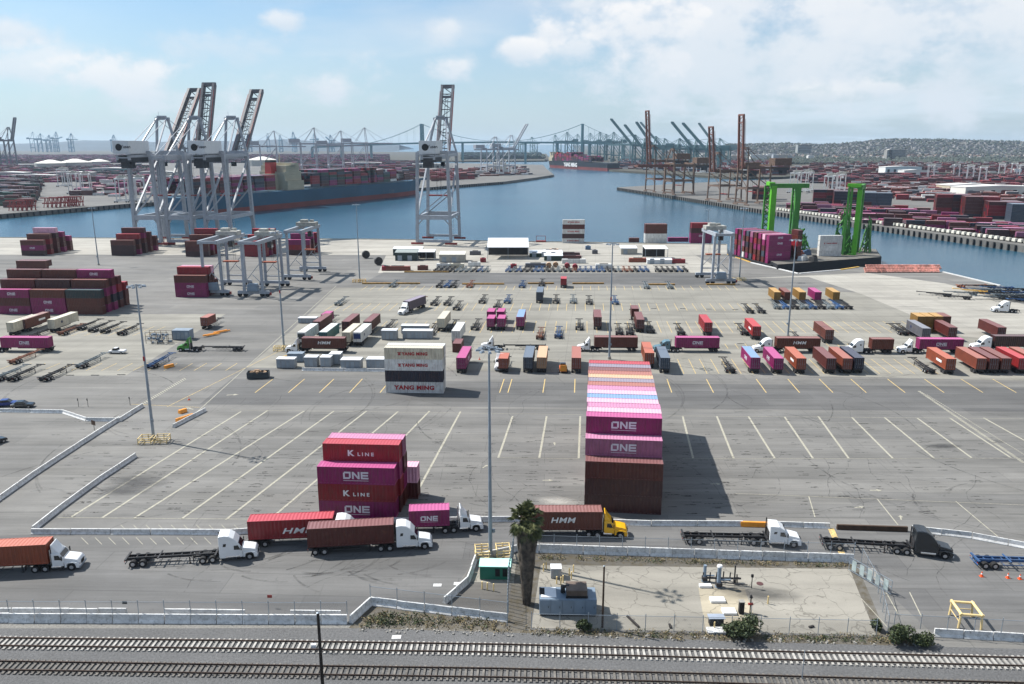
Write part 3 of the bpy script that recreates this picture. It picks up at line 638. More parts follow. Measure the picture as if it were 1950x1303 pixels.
# ---------------------------------------------------------------- chassis
def wheelpair(mb,x,y,r=.51,w=.28): mb.tube((x,y-w/2,r),(x,y+w/2,r),r,n=14)
WH={}
def wheel(parent,x,y,dual=False,r=.51):
    k=(dual,r)
    if k not in WH:
        a=MB(); wd=.58 if dual else .30
        a.tube((0,-wd/2,0),(0,wd/2,0),r,n=18)
        if dual: a.cur=0
        b=MB(); b.tube((0,-wd/2-.012,0),(0,wd/2+.012,0),r*.52,n=12); b.tube((0,-wd/2-.05,0),(0,wd/2+.05,0),r*.2,n=8)
        WH[k]=(a.mesh('wheel',M_black),b.mesh('rim',M_rim))
    o=link('wheel',WH[k][0],parent); o.location=(x,y,r); q=link('rim',WH[k][1],o); return o
def chassis_fn(m,lite=False,L=12.3):
    def fn():
        f=MB()
        for s in (-1,1):
            f.box(L*.36,s*.42,1.05,L*.72,.14,.36); f.box(L*.86,s*.42,1.18,L*.28,.14,.16)
        n=int(L/1.2)
        for i in range(n+1): f.box(.1+i*(L-.2)/n,0,1.10 if i<n*.7 else 1.18,.1,.72,.12)
        for x in (.12,L-.12): f.box(x,0,1.22,.24,2.44,.20)
        for x in (L*.36,): f.box(x,0,1.2,.18,2.3,.14)
        if L<13:
            for s in (-1,1): f.bar((3.4,s*1.12,.72),(L*.62,s*1.12,.72),.06,.1)
            for x in (3.6,4.8,6.0,7.2): f.bar((x,-1.12,.72),(x,1.12,.72),.06)
        f.box(1.7,0,.82,3.0,.9,.18)
        if lite:
            for x in (1.05,2.35):
                for s in (-1,1): wheelpair(f,x,s*.95,.5,.55)
            o=f.build('container_chassis',[m]); tag(o,'x','chassis'); return o
        t=thing('container_chassis','x','chassis'); f.build('frame',m,t)
        lg=MB()
        for s in (-1,1): lg.bar((L*.70,s*.8,.12),(L*.70,s*.8,1.1),.13); lg.box(L*.70,s*.8,.06,.3,.3,.06)
        lg.bar((L*.70,-.8,.55),(L*.70,.8,.55),.06); lg.build('landing_gear',m,t)
        for x in (1.05,2.35):
            for s in (-1,1): wheel(t,x,s*.92,True)
            MB().tube((x,-.9,.51),(x,.9,.51),.09,n=8).build('axle',M_frame,t)
        rb=MB(); rb.box(.02,0,.62,.08,2.2,.12); rb.bar((.1,-.6,.62),(.1,-.6,1.1),.08); rb.bar((.1,.6,.62),(.1,.6,1.1),.08); rb.build('rear_bumper',m,t)
        for s in (-1,1): MB().box(-.035,s*1.0,.92,.03,.22,.12).build('tail_light',mat('tail light red',(.4,.01,.01),.3),t)
        return t
    return fn
def chassis(loc,rz,label,m=None,lite=False,group=None,L=12.3):
    m=m or M_frame
    return proto(('ch',m.name,lite,L),chassis_fn(m,lite,L),loc,rz,label,group)
# ---------------------------------------------------------------- tractors (front bumper at x = 0, facing +x)
def tractor_fn(kind,paint_m):
    def fn():
        t=thing('truck_tractor','x','truck')
        day=kind=='day'; low=kind=='mid'
        xb=-3.55 if day else (-4.6 if low else -5.15)       # back of the cab
        hood=MB(); hood.prism([(-2.05,.62),(-1.72,.62),(-1.66,.95),(-1.42,1.14),(-.78,1.14),(-.55,.95),(-.48,.45),(-.05,.42),(0,.60),(-.04,1.15),(-.30,1.55),(-1.0,1.74),(-2.05,1.92)],-1.02,1.02)
        hood.build('hood',paint_m,t,bevel=.09)
        fd=MB()
        for s in (-1,1): fd.prism([(-1.95,.55),(-1.70,.55),(-1.64,.97),(-1.40,1.16),(-.80,1.16),(-.56,.97),(-.46,.42),(-.08,.42),(-.04,.95),(-.3,1.2),(-.8,1.32),(-1.95,1.32)],s*1.0,s*1.22)
        fd.build('front_fender',paint_m,t,bevel=.04)
        zr={'day':2.72,'mid':3.25,'high':3.95}[kind]
        if day: pr=[(-2.0,.75),(-2.0,1.95),(-2.45,2.62),(-2.75,2.74),(xb,2.74),(xb,.75)]
        elif low: pr=[(-2.0,.55),(-2.0,1.95),(-2.5,2.75),(-3.3,3.25),(xb,3.30),(xb,.55)]
        else: pr=[(-2.0,.55),(-2.0,1.95),(-2.55,2.78),(-3.1,3.45),(-3.75,3.88),(-4.4,3.98),(xb,3.92),(xb,.55)]
        cab=MB(); cab.prism(pr,-1.2,1.2); cab.build('cab',paint_m,t,bevel=.12)
        if day:
            fr=MB(); n=[(-2.5,2.72),(-2.95,3.2),(-3.4,3.95),(-3.52,3.95),(-3.5,2.72)]; fr.prism(n,-1.0,1.0); fr.build('roof_fairing',paint_m,t,bevel=.08)
        # glass: windscreen lies just in front of the sloping face
        ws=MB(); a=Vector((pr[1][0],0,pr[1][1])); b=Vector((pr[2][0],0,pr[2][1])); d=(b-a); nrm=Vector((d.z,0,-d.x)).normalized()*.018
        p=a+d*.12+nrm; q=a+d*.93+nrm
        ws.add([(p.x,-1.02,p.z),(p.x,1.02,p.z),(q.x,.98,q.z),(q.x,-.98,q.z)],[(0,1,2,3)]); ws.build('windscreen',M_glass,t)
        for s in (-1,1):
            sw=MB(); y=s*1.212
            sw.add([(-2.22,y,1.72),(-3.12,y,1.78),(-3.12,y,2.42),(-2.55,y,2.42)],[(0,1,2,3)]); sw.build('side_window',M_glass,t)
            if not day:
                s2=MB(); s2.add([(xb+.55,y,2.35 if not low else 2.1),(xb+.95,y,2.35 if not low else 2.1),(xb+1.05,y,2.8 if not low else 2.45),(xb+.65,y,2.8 if not low else 2.45)],[(0,1,2,3)]); s2.build('sleeper_window',M_glass,t)
            mr=MB(); mr.box(-2.1,s*1.48,2.1,.10,.22,.62); mr.bar((-2.15,s*1.2,2.3),(-2.1,s*1.45,2.25),.04); mr.bar((-2.15,s*1.2,1.9),(-2.1,s*1.45,1.95),.04); mr.build('mirror',M_black,t)
            hl=MB(); hl.box(-.10,s*.92,.98,.18,.30,.24,0); hl.build('headlight',M_chrome,t,bevel=.03)
            ft=MB(); ft.tube((-2.35,s*.92,.72),(-3.6 if day else -4.3,s*.92,.72),.31,n=14); ft.build('fuel_tank',M_chrome,t)
            st=MB(); st.box(-2.45,s*1.12,.42,.6,.2,.1); st.build('step',M_frame,t)
        if day: MB().box(-2.8,0,.86,1.7,2.3,.5).build('cab_floor',M_frame,t)
        gr=MB(); gr.box(.012,0,.98,.05,.95,.55); gr.build('grille',M_black,t)
        bp=MB(); bp.box(-.05,0,.48,.24,2.3,.26); bp.build('bumper',M_white if paint_m is not M_white else M_galv,t,bevel=.05)
        xa=-5.15 if day else (-6.15 if low else -6.75); xe=xa-1.95
        fr=MB()
        for s in (-1,1): fr.box((xe-2.4)/2,s*.43,.92,abs(xe+2.4),.12,.28)
        for x in (xb-.4,xa+.65,xa-.65,xe+.1): fr.box(x,0,.92,.14,.8,.2)
        for s in (-1,1):
            fr.box(xe+.05,s*.85,.72,.04,.55,.6)
        fr.build('frame',M_frame,t)
        fw=MB(); fw.tube((xa,0,1.1),(xa,0,1.2),.48,n=16); fw.box(xa-.4,0,1.12,.7,.8,.08); fw.build('fifth_wheel',M_black,t)
        for s in (-1,1):
            wheel(t,-1.10,s*1.02)
            for x in (xa+.65,xa-.65): wheel(t,x,s*.92,True)
        ex=MB(); ex.tube((xb-.2,.85,.9),(xb-.2,.85,3.5 if day else 3.7),.09,n=10)
        if day: ex.tube((xb-.2,-.85,.9),(xb-.2,-.85,3.2),.09,n=10)
        ex.build('exhaust_stack',M_chrome if day else M_frame,t)
        bw=MB(); bw.box(xb-.06,0,1.6,.08,1.9,1.3); bw.build('cab_rear_panel',M_frame,t)
        return t
    return fn
WB={'day':(1.10,5.15),'mid':(1.10,6.15),'high':(1.10,6.75)}
def tractor(kind,m,front,heading,label,group=None):
    return proto(('tr',kind,m.name),tractor_fn(kind,m),front,heading,label,group)
def rig(kind,m,fw,ra,tl,rear=None,chl=None,chm=None,box=None,boxl=None,boxx=None,lite=False,side=1,grp=None):
    """fw, ra: pixels where the near front wheel and the near drive axle group stand; rear: pixel of the near chassis axle group"""
    a=G(*fw); b=G(*ra); hd=(a-b); hd.z=0; hd.normalize(); nrm=Vector((-hd.y,hd.x,0))*side
    c=a+nrm*1.15; rz=math.atan2(hd.y,hd.x)
    tr=tractor(kind,m,c+hd*1.10,rz,tl,grp)
    king=c+hd*1.10-hd*WB[kind][1]
    if rear is None: return king,hd,rz
    q=G(*rear)+nrm*1.1; ch=(king-q); ch.z=0; dist=ch.length; ch.normalize(); cz=math.atan2(ch.y,ch.x)
    org=king-ch*11.0
    chassis(Vector((org.x,org.y,0)),cz,chl,chm,lite)
    if box:
        colour,L,hh,logo=box; off=boxx if boxx is not None else L/2
        p=org+ch*(off+.05); container(colour,Vector((p.x,p.y,1.33)),cz+math.pi,boxl,L,hh,logo,0)
# ---- the queue on the near road, left to right
TG='trucks queueing on the near road'
rig('day',M_white,(137,1087),(62,1092),'white day-cab truck leading the leftmost orange container',(-75,1099),'dark chassis under the leftmost orange container',None,('orange',12.19,2.9,None),'orange container cut by the left edge behind a white truck',grp=TG)
rig('high',M_white,(476,1066),(393,1074),'white high-roof truck pulling an empty black chassis at left',(238,1082),'empty black chassis behind the white truck at left of the queue',grp=TG)
rig('high',M_white,(694,1034),(612,1038),'white truck mostly hidden behind the dark red container',(490,1043),'chassis under the bright red HMM container',None,('red',12.19,2.9,'HMMBIG'),'bright red container lettered HMM, second lane of the queue',grp=TG)
rig('high',M_white,(809,1047),(729,1051),'white high-roof truck pulling a plain dark red container',(600,1058),'chassis under the plain dark red queue container',None,('maroon',12.19,2.9,None),'plain dark red container in front of the K LINE stack',grp=TG)
rig('day',M_white,(907,1013),(842,1017),'white day-cab truck with tall fairing, left of the light pole',(700,1022),'chassis carrying the short magenta ONE container',None,('magenta',6.06,2.6,'ONES'),'short magenta ONE container on a chassis before the light pole',boxx=8.0,grp=TG)
M_truckY=mat('yellow truck paint',(.80,.42,.015),.3,spec=.6,var=.04); M_truckK=mat('black truck paint',(.022,.028,.034),.25,spec=.7,var=.05)
M_truckG=mat('green truck paint',(.06,.32,.03),.3,spec=.6,var=.05); M_truckT=mat('teal truck paint',(.12,.24,.30),.3,spec=.6,var=.05)
rig('day',M_truckY,(1181,1026),(1121,1024),'bright yellow day-cab truck on the near road',(985,1024),'chassis behind the yellow truck',None,('brown',12.19,2.9,'HMM'),'brown HMM container pulled by the yellow truck behind the palm',grp=TG)
rig('mid',M_white,(1511,1044),(1437,1040),'white sleeper truck with an empty chassis, right of centre',(1305,1037),'empty black chassis between the yellow truck and a white truck',grp=TG)
rig('high',M_truckK,(1799,1066),(1714,1057),'black high-roof truck at the right end of the queue',(1582,1048),'empty black chassis behind the black truck',grp=TG)
q=G(1885,1084)+Vector((0,1.1,0)); chassis(q+Vector((-1.7,0,0)),R(-3),'blue-grey chassis cut by the right edge of the photo',M_bluesteel)
# ---- middle lane, all heading left
def lane(kind,m,fx,bx0,bx1,gy,tl,cl,col,L,logo,bl,chm=None):
    f=G(fx,gy)+Vector((0,1.2,0)); f.z=0
    hd=math.pi+R(-1.5); h=Vector((math.cos(hd),math.sin(hd),0))
    tractor(kind,m,f,hd,tl,'trucks in the middle lane')
    rear=G(bx1,gy)+Vector((0,1.2,0)); rear.z=0
    CL=max(8.0,(rear-f).length-WB[kind][1]+1.3) if col else 12.3
    CLq=12.3 if CL<12.9 else 13.8
    chassis(rear,hd,cl,chm,True,L=CLq)
    if col:
        c=(G(bx0,gy)+G(bx1,gy))/2+Vector((0,1.2,1.33)); container(col,Vector((c.x,c.y,1.33)),hd+math.pi,bl,L,2.9,logo,1)
lane('day',M_white,543,571,662,672,'white truck with a brown HMM container beside the white reefers','chassis under the brown HMM container at left centre','brown',12.19,'HMM','brown HMM container in front of the white reefer trailers')
lane('day',M_white,1099,1131,1215,670,'white truck pulling a plain brown container behind the long stack','chassis under the plain brown container in the middle lane','brown',12.19,None,'plain brown container on the road crossed by a light pole')
lane('mid',M_truckT,1245,1285,1371,671,'grey-teal sleeper truck pulling a magenta ONE container','chassis under the middle-lane magenta ONE container behind the teal truck','magenta',12.19,'ONES','magenta ONE container behind the grey-teal truck')
lane('high',M_white,1434,1477,1562,672,'white truck with the right-hand brown HMM container','chassis under the right-hand brown HMM container','brown',12.19,'HMM','brown HMM container right of the thin light pole')
lane('high',M_white,1608,1657,1702,674,'white high-roof truck pulling a short brown container','chassis under the short brown container','brown',6.06,None,'short brown container in the right middle lane')
lane('day',M_white,1712,1747,1835,674,'white day-cab truck ahead of the far right magenta ONE container','chassis under the far right magenta ONE container','magenta',12.19,'ONES','magenta ONE container in front of the yellow stack')
lane('high',M_white,1852,1888,1978,668,'rightmost white truck behind the red trailer row','chassis under the long dark maroon container at right edge','dark maroon',12.19,None,'long dark maroon container reaching the right edge')
lane('day',M_white,-34,0,98,671,'white truck ahead of the left-edge magenta container','chassis under the left-edge magenta ONE container','magenta',13.72,'ONES','long magenta ONE container at the left edge of the yard road')
lane('day',M_truckG,337,380,462,670,'bright green day-cab truck with an empty chassis','empty dark chassis behind the green truck',None,0,None,None)
lane('day',M_white,915,960,1040,667,'white truck with empty chassis behind the tall centre pole','empty dark chassis left of the orange cabinet stack',None,0,None,None)
# ---- parked trailers: near end at (px,py) on the ground, running away along the yard grid
PK=[ # px,py,colour,L,logo,label,chassis?
 (878,712,'magenta',12.19,'ONES','magenta trailer container alone right of the YANG MING stack'),
 (958,711,'orange',6.06,None,'orange cabinet container with a pale band beside the tall pole'),
 (1005,711,'slate blue',12.19,None,'slate blue container parked left of the peach one'),
 (1031,711,'peach',12.19,None,'peach container parked right of the slate blue one'),
 (1097,712,'rust orange',12.19,None,'rust orange container just left of the long stack'),
 (1266,712,'slate blue',12.19,None,'slate blue container just right of the long stack'),
 (1236,702,'orange',12.19,None,'pale orange container peeping over the long stack'),
 (1437,712,'magenta',12.19,'ONES','magenta container with a blue roof, first of the pink pair'),
 (1481,713,'magenta',12.19,'ONES','bright magenta container, right one of the pink pair'),
 (1524,713,'orange',12.19,'PATCH','orange container with white patch right of the pink pair'),
 (1581,713,'maroon',12.19,None,'dark red container left of an orange one in the trailer row'),
 (1612,713,'rust orange',12.19,None,'orange-brown container beside a dark navy one'),
 (1634,712,'navy blue',12.19,None,'dark navy container at the end of the middle trailer row'),
 (1808,714,'orange',12.19,'PATCH','orange container with a long white patch, right trailer row'),
 (1866,713,'rust orange',12.19,None,'peach-topped container second in the right trailer row'),
 (1890,713,'maroon',12.19,None,'purplish maroon container in the right trailer row'),
 (1913,713,'brown',12.19,None,'brown container left of the bright red one'),
 (1946,713,'bright red',12.19,None,'bright red container near the right edge'),
 (1972,713,'rust orange',12.19,None,'orange container cut by the right edge'),
 (575,660,'white',12.19,None,'white reefer with a dark door, leftmost of the reefers'),
 (616,660,'teal',12.19,None,'white-roofed teal-sided reefer behind the HMM truck'),
 (660,660,'cream',12.19,None,'beige roofed trailer between the teal and blue-door reefers'),
 (681,660,'white',12.19,'SEAL','white reefer with a blue door panel'),
 (659,638,'maroon',12.19,None,'dark red container behind the beige trailer'),
 (700,638,'maroon',12.19,None,'red-roofed container behind the blue-door reefer'),
 (604,638,'maroon',12.19,None,'pink-roofed container between two reefers'),
 (619,622,'magenta',6.06,None,'small magenta container behind the reefers'),
 (868,657,'white',12.19,None,'white and teal reefer right of the YANG MING stack'),
 (840,632,'cream',12.19,None,'off-white container behind the grey tanks'),
 (934,630,'magenta',6.06,None,'left magenta container of the near short pair'),(954,630,'magenta',6.06,None,'right magenta container of the near short pair'),
 (934,616,'magenta',6.06,None,'left magenta container of the far short pair'),(953,616,'magenta',6.06,None,'right magenta container of the far short pair'),
 (990,629,'magenta',12.19,None,'magenta container with a sky blue roof'),
 (1138,629,'maroon',12.19,None,'dark red container behind the long stack, left of the pole'),
 (1209,610,'maroon',6.06,None,'far dark red container right of the pole'),(1219,634,'maroon',12.19,None,'near dark red container right of the pole beside a chassis'),
 (1348,640,'red',12.19,None,'pinkish red container above the teal truck'),
 (1440,648,'bright red',12.19,'PATCH','bright red container with white patch left of a thin pole'),
 (1578,655,'brown',12.19,None,'brown container standing behind the HMM truck'),
 (1762,652,'grey',12.19,'SEAL','grey container beside the yellow stack'),(1812,650,'maroon',12.19,None,'dark red container right of the grey one below the yellow stack'),
 (1905,650,'maroon',12.19,None,'lone dark red container above the right-hand trucks'),
 (1027,578,'slate blue',12.19,None,'lone blue container in the chassis yard'),
 (1073,549,'red',6.06,None,'small red container far out in the chassis yard'),
 (22,640,'cream',12.19,None,'cream reefer at the left edge above the magenta container'),
 (44,634,'brown',12.19,'PATCH','brown container with a white patch between two cream reefers'),
 (100,634,'cream',12.19,'SEAL','cream container with a dark seal right of the brown one'),
 (390,628,'rust orange',6.06,None,'short rust orange container above the green truck'),
]
M_roofb=CT_COL['sky blue']
for i,(px,py,c,L,lg,lab) in enumerate(PK):
    # trailers lean the way the stall lines do: along the depth of the yard
    ang=R(90)+YA*(.75 if px<1700 else .9)
    if px<500: ang=R(90)+R(-4)
    g=G(px,py); d=Vector((math.cos(ang),math.sin(ang),0))
    far_=py<600
    c2=g+d*(L/2); 
    container(c,Vector((c2.x,c2.y,1.33)),ang+math.pi,lab,L,2.9 if L>8 else 2.6,lg,0 if py>620 else 1,'containers parked on chassis','sky blue' if 'blue roof' in lab else ('white' if 'white-roofed' in lab else None),'dark teal' if 'dark door' in lab else ('deep blue' if 'blue door' in lab else None))
    chassis(g,ang,'chassis under the '+' '.join(lab.split()[:11]),M_frame,True,'chassis under parked containers')
# yellow stack at the right, containers on end row beyond
for k,(dx_,dy_,cc_) in enumerate(((1752,634,'yellow'),(1768,634,'yellow'),(1785,634,'yellow'),(1800,634,'brown'))):
    a=R(90)+YA; g=G(dx_,dy_); d=Vector((math.cos(a),math.sin(a),0)); p=g+d*3.05
    for t in range(2): container(cc_,Vector((p.x,p.y,t*2.62)),a+math.pi,f"{cc_} short container, {'upper' if t else 'lower'} one, {ordw(k)} column of the yellow stack",6.06,2.6,None,1,'yellow stack')
for k,(x,cc_) in enumerate(((1483,'yellow'),(1503,'brown'),(1531,'yellow'),(1561,'magenta'),(1596,'yellow'))):
    a=R(90)+YA*.9; g=G(x,581); d=Vector((math.cos(a),math.sin(a),0)); p=g+d*8
    container(cc_,Vector((p.x,p.y,1.33)),a+math.pi,f"{'magenta' if cc_=='magenta' else cc_} container, {ordw(k)} from left of the far row of five on chassis",10.0,2.9,None,1,'far row of five containers')
for k in range(9):
    a=R(90)+YA*.9; g=G(1482+k*17,590); chassis(g,a-math.pi*0,f'blue or rusty chassis, {ordw(k)} from left below the five yellow and pink containers',[M_greysteel,M_bluesteel,M_frame][k%3],True,'chassis below the far row of five')
# ---- empty chassis standing in the yard
EC=[(1392,712,'f'),(1773,713,'f'),(642,583,'g'),(797,583,'r'),(825,583,'f'),(850,583,'f'),(868,592,'f'),(917,579,'f'),(965,579,'b'),(945,590,'f'),(1058,579,'f'),(1091,579,'g'),(1122,581,'f'),(1172,581,'b'),(745,548,'g'),(835,549,'f'),(850,549,'b'),(862,549,'f'),(893,549,'r'),(993,549,'b'),(1031,546,'f'),(1232,551,'g'),(1277,551,'g'),
    (903,630,'f'),(1103,630,'f'),(1240,636,'f'),(1028,648,'r'),(1063,646,'b'),(1180,640,'f'),(1200,640,'f'),(735,632,'f'),(818,640,'f'),(858,632,'f'),(1298,640,'f'),(1430,598,'f'),(1452,598,'f'),(1420,640,'f'),(1530,658,'f'),(1722,640,'f'),(1736,640,'f'),(1210,632,'f'),
    (22,695,'r'),(150,703,'g'),(285,703,'b'),(-10,728,'g'),(18,728,'f'),(80,728,'f'),(150,630,'f'),(172,634,'f'),(195,636,'f'),(115,640,'r'),(228,640,'f'),(60,645,'f')]
CM={'f':(M_frame,'black'),'g':(M_greysteel,'grey'),'r':(M_rustframe,'rusty red'),'b':(M_bluesteel,'blue')}
CW={'f':0,'g':0,'r':0,'b':0}
for px,py,k in EC:
    ang=R(90)+YA*.75
    zone='chassis yard' if py<600 else ('left yard' if px<400 else 'trailer rows')
    CW[k]+=1; side='left' if px<650 else ('centre' if px<1150 else 'right')
    chassis(G(px,py),ang,f'empty {CM[k][1]} chassis, {ordw(CW[k]-1)} of its colour, in the {zone}, {side} side',CM[k][0],py<640,'empty chassis standing in the yard')
n=0
x=829
while x<1312:
    if not (930<x<962 or 1232<x<1248):
        k=rnd.choice('ffbbffbgr' if x>900 else 'fffgf'); n+=1
        chassis(G(x,519),R(90)+YA*.8,f"{CM[k][1]} chassis end, {ordw(n-1)} from left in the long packed row",CM[k][0],True,'packed row of chassis before the workshops')
    x+=10.6
# pile of chassis at the right edge of the apron
for k in range(18):
    m=[M_bluesteel,M_frame,M_greysteel,M_frame][k%4]; lay=k//9
    g=G(1895+(k%9)*11,556+(k%3)*6+ (k%9)); o=chassis(Vector((g.x,g.y,lay*1.4)),R(172+(k*7)%9),f"stacked chassis, {ordw(k%9)} along the {'upper' if lay else 'lower'} layer of the right-edge pile",m,True,'pile of chassis at the right edge')
for k,(x,y,m,nm) in enumerate(((1822,548,M_rustframe,'rusty red'),(1812,566,M_frame,'black'),(1850,571,M_frame,'black'),(1862,563,M_greysteel,'grey'),(1880,560,M_yellow,'yellow'))):
    chassis(G(x,y),R([2,150,160,165,150][k]),f"{nm} chassis lying askew, {ordw(k)} left of the right-edge pile",m,True,'loose chassis by the pile')
# ---------------------------------------------------------------- high-mast light poles
def mast_fn(h,cage):
    def fn():
        t=thing('light_mast','x','light pole')
        MB().tube((0,0,.5),(0,0,h),.30,.13,12).build('pole',M_galv,t,smooth=False)
        MB().tube((0,0,0),(0,0,.7),.55,.5,14).build('base',M_conc,t)
        r=MB(); n=14
        for i in range(n):
            a=2*math.pi*i/n; c=2*math.pi*(i+1)/n; r.bar((1.1*math.cos(a),1.1*math.sin(a),h-.3),(1.1*math.cos(c),1.1*math.sin(c),h-.3),.08)
        for i in range(3): a=2.1*i; r.bar((0,0,h-.3),(1.1*math.cos(a),1.1*math.sin(a),h-.3),.07)
        r.build('lamp_ring',M_galv,t)
        for i in range(8):
            a=2*math.pi*i/8+.2; b=MB(); b.box(1.45*math.cos(a),1.45*math.sin(a),h-.45,.75,.42,.26,a,.7,.7); b.build('lamp',M_galv,t)
        MB().box(.35,-.3,4.2,.35,.3,.5).build('junction_box',M_galv,t)
        if cage:
            MB().box(0,-.25,16.8,.36,.08,.9).build('red_sign',mat('red sign face',(.45,.02,.03),.5),t)
        return t
    return fn
for i,(px,py,ty,red,lab) in enumerate([(293,838,541,1,'tall light pole with red sign standing in yellow guard frames at left'),(934,1062,660,0,'tall grey light pole at the centre beside the green cabinet'),
    (541,665,440,1,'light pole between the yard cranes and white reefers'),(1160,684,462,1,'light pole crossing the plain brown container behind the long stack'),(685,534,388,0,'light pole standing at the corner of the workshops'),
    (1500,642,455,0,'light pole by the right-hand brown HMM container'),(188,505,395,0,'thin light pole by the far left water'),(1408,532,395,0,'light pole beside the pink barge stack'),(1346,463,398,0,'thin light pole at the water edge near three stacks')]):
    X=G(px,py); lo,hi=5,60
    for _ in range(40):
        m=(lo+hi)/2; z=X.y*CT-(m-H)*ST; y=CY-F*(X.y*ST+(m-H)*CT)/z
        lo,hi=(m,hi) if y>ty else (lo,m)
    t=mast_fn(lo,red)(); t.location=(X.x,X.y,0); t.rotation_euler=(0,0,i*.7 if not red else -.1); t['label']=lab; t['group']='high light poles of the terminal'
def guard(px,py,lab,s=1.0,m=None):
    b=MB(); m=m or M_cage
    for ox in (-1.5,1.5):
        for z in (.35,.8,1.2): b.bar((ox-1.2*s,-1.2,z),(ox+1.2*s,-1.2,z),.12); b.bar((ox-1.2*s,1.2,z),(ox+1.2*s,1.2,z),.12)
        for a in (-1.2,0,1.2):
            for y in (-1.2,1.2): b.bar((ox+a*s,y,0),(ox+a*s,y,1.3),.15)
        for z in (.35,1.2):
            for a in (-1.2,1.2): b.bar((ox+a*s,-1.2,z),(ox+a*s,1.2,z),.12)
    o=b.build('guard_frame',m); p=G(px,py); o.location=(p.x,p.y+.3,0); o.rotation_euler=(0,0,.1); tag(o,lab,'guard rail','guard frames round light poles')
guard(293,843,'pale yellow guard frame round the red-signed left pole',1); guard(540,668,'pale yellow guard frame by the white reefers'); guard(684,538,'yellow guard frame at the workshop corner pole',1,M_yellow)
guard(938,1060,'yellow guard frame behind the green cabinet',.8,M_cage); guard(1408,535,'pale guard frame under the pole by the barge',.9)
# ---------------------------------------------------------------- barriers
BAR={}
def barrier_mesh(L,h=.95,w=.62):
    k=(round(L,1),h)
    if k not in BAR:
        b=MB(); c=.0
        pr=[(-w/2,0),(w/2,0),(w/2,.10),(w*.22,h*.38),(w*.15,h),(-w*.15,h),(-w*.22,h*.38),(-w/2,.10)]
        n=len(pr); l=L/2-.05
        b.add([(-l,x,z) for x,z in pr]+[(l,x,z) for x,z in pr],[tuple(range(n))[::-1],tuple(range(n,2*n))]+[(i,(i+1)%n,n+(i+1)%n,n+i) for i in range(n)])
        BAR[k]=b.mesh('concrete_barrier',M_barrier)
    return BAR[k]
def barriers(L,desc,seg=3.1,h=.95,w=.62,gap=(),m=None,cat='barrier',col='white'):
    k=0
    for p,q in zip(L,L[1:]):
        a=G(*p); c=G(*q); d=c-a; n=max(1,int(round(d.length/seg))); s=d.length/n; rz=math.atan2(d.y,d.x)
        for i in range(n):
            if k in gap: k+=1; continue
            pos=a+d*((i+.5)/n); o=link('concrete_barrier',barrier_mesh(s,h,w)); o.location=(pos.x+rnd.uniform(-.03,.03),pos.y+rnd.uniform(-.05,.05),.02); o.rotation_euler=(0,0,rz+rnd.uniform(-.012,.012))
            tag(o,f"{col} concrete barrier, {ordw(k) if k<69 else 'last'} from left {desc}",cat,'concrete barriers '+desc); k+=1
barriers([(-30,1184),(662,1187)],'in the front line beside the railway',3.15,1.15,.7)
barriers([(-30,1171),(243,1172)],'in the back row by the railway, left run',3.9)
barriers([(313,1173),(468,1174)],'in the back row by the railway, middle run',3.9)
barriers([(553,1175),(650,1176)],'in the back row by the railway, right run',3.9)
barriers([(667,1188),(706,1152),(968,1184)],'along the bent line above the weeds',3.6,1.1)
barriers([(846,1150),(890,1111),(906,1067),(985,1049)],'round the green cabinet lot',3.6,.95)
barriers([(985,1050),(1625,1071)],'between the truck road and the compound',3.2,1.25,.7)
barriers([(60,1017),(440,1018),(615,1005),(750,996),(980,993),(1240,1001),(1415,1002)],'along the far side of the truck road',6.1,.85)
barriers([(1480,1003),(1580,1006)],'right of the orange barrier',4.5,.85)
barriers([(1735,1012),(1850,1025),(1990,1052)],'curving off at the right edge of the road',4.5,.95)
barriers([(62,1013),(112,973),(190,916),(290,850)],'up the left side of the parking lot',5.2,.85,.62,(5,9))
barriers([(-60,998),(0,952),(62,908),(150,850),(228,800)],'on the diagonal at far left',6.1,.85)
barriers([(228,803),(272,775)],'past the small sign',5,.85)
barriers([(0,785),(120,787),(165,802),(228,803)],'under the parked cars',6,.8)
barriers([(330,815),(392,783)],'beside the yellow blocks at the left pole',4,.8)
barriers([(1778,1211),(2060,1228)],'at the lower right by the railway',3.15,1.0)
barriers([(575,706),(735,708)],'in front of the grey cabinets',5,.8)
for k in range(11):
    o=link('wheel_stop',MB().box(0,0,.1,2.0,.25,.2).mesh('wheel_stop',M_conc)); 
    x,y=[(133,715),(181,715),(231,714),(1320,655),(1410,655),(1480,655),(1620,655),(1300,588),(1350,589),(1400,590),(1245,588)][k]
    g=G(x,y); o.location=g; tag(o,f'low concrete wheel stop, {ordw(k)} counted through the yard','wheel stop','wheel stops in the yard')
for (x,y,c,l,w_,lab) in ((1445,1003,M_orange,5.6,.6,'orange barrier box on the white line above the white truck'),(352,799,M_orange,4.2,.6,'long orange barrier by the left light pole'),(348,786,M_orange,1.8,.9,'short orange block by the left light pole'),(1660,1010,M_woodB,10.5,.5,'long dark timber beam lying beside the road'),(322,700,M_orange,2.6,.9,'orange block between the diagonal chassis'),(540,742-58,M_yellow,4.5,.7,'yellow block behind the dark skip')):
    o=link('barrier_block',MB().box(0,0,.4,l,w_,.8,0,1,.7).mesh('barrier_block',c),None,.04); g=G(x,y); o.location=g; o.rotation_euler=(0,0,R(-4) if y>950 else R(58)); tag(o,lab,'barrier')
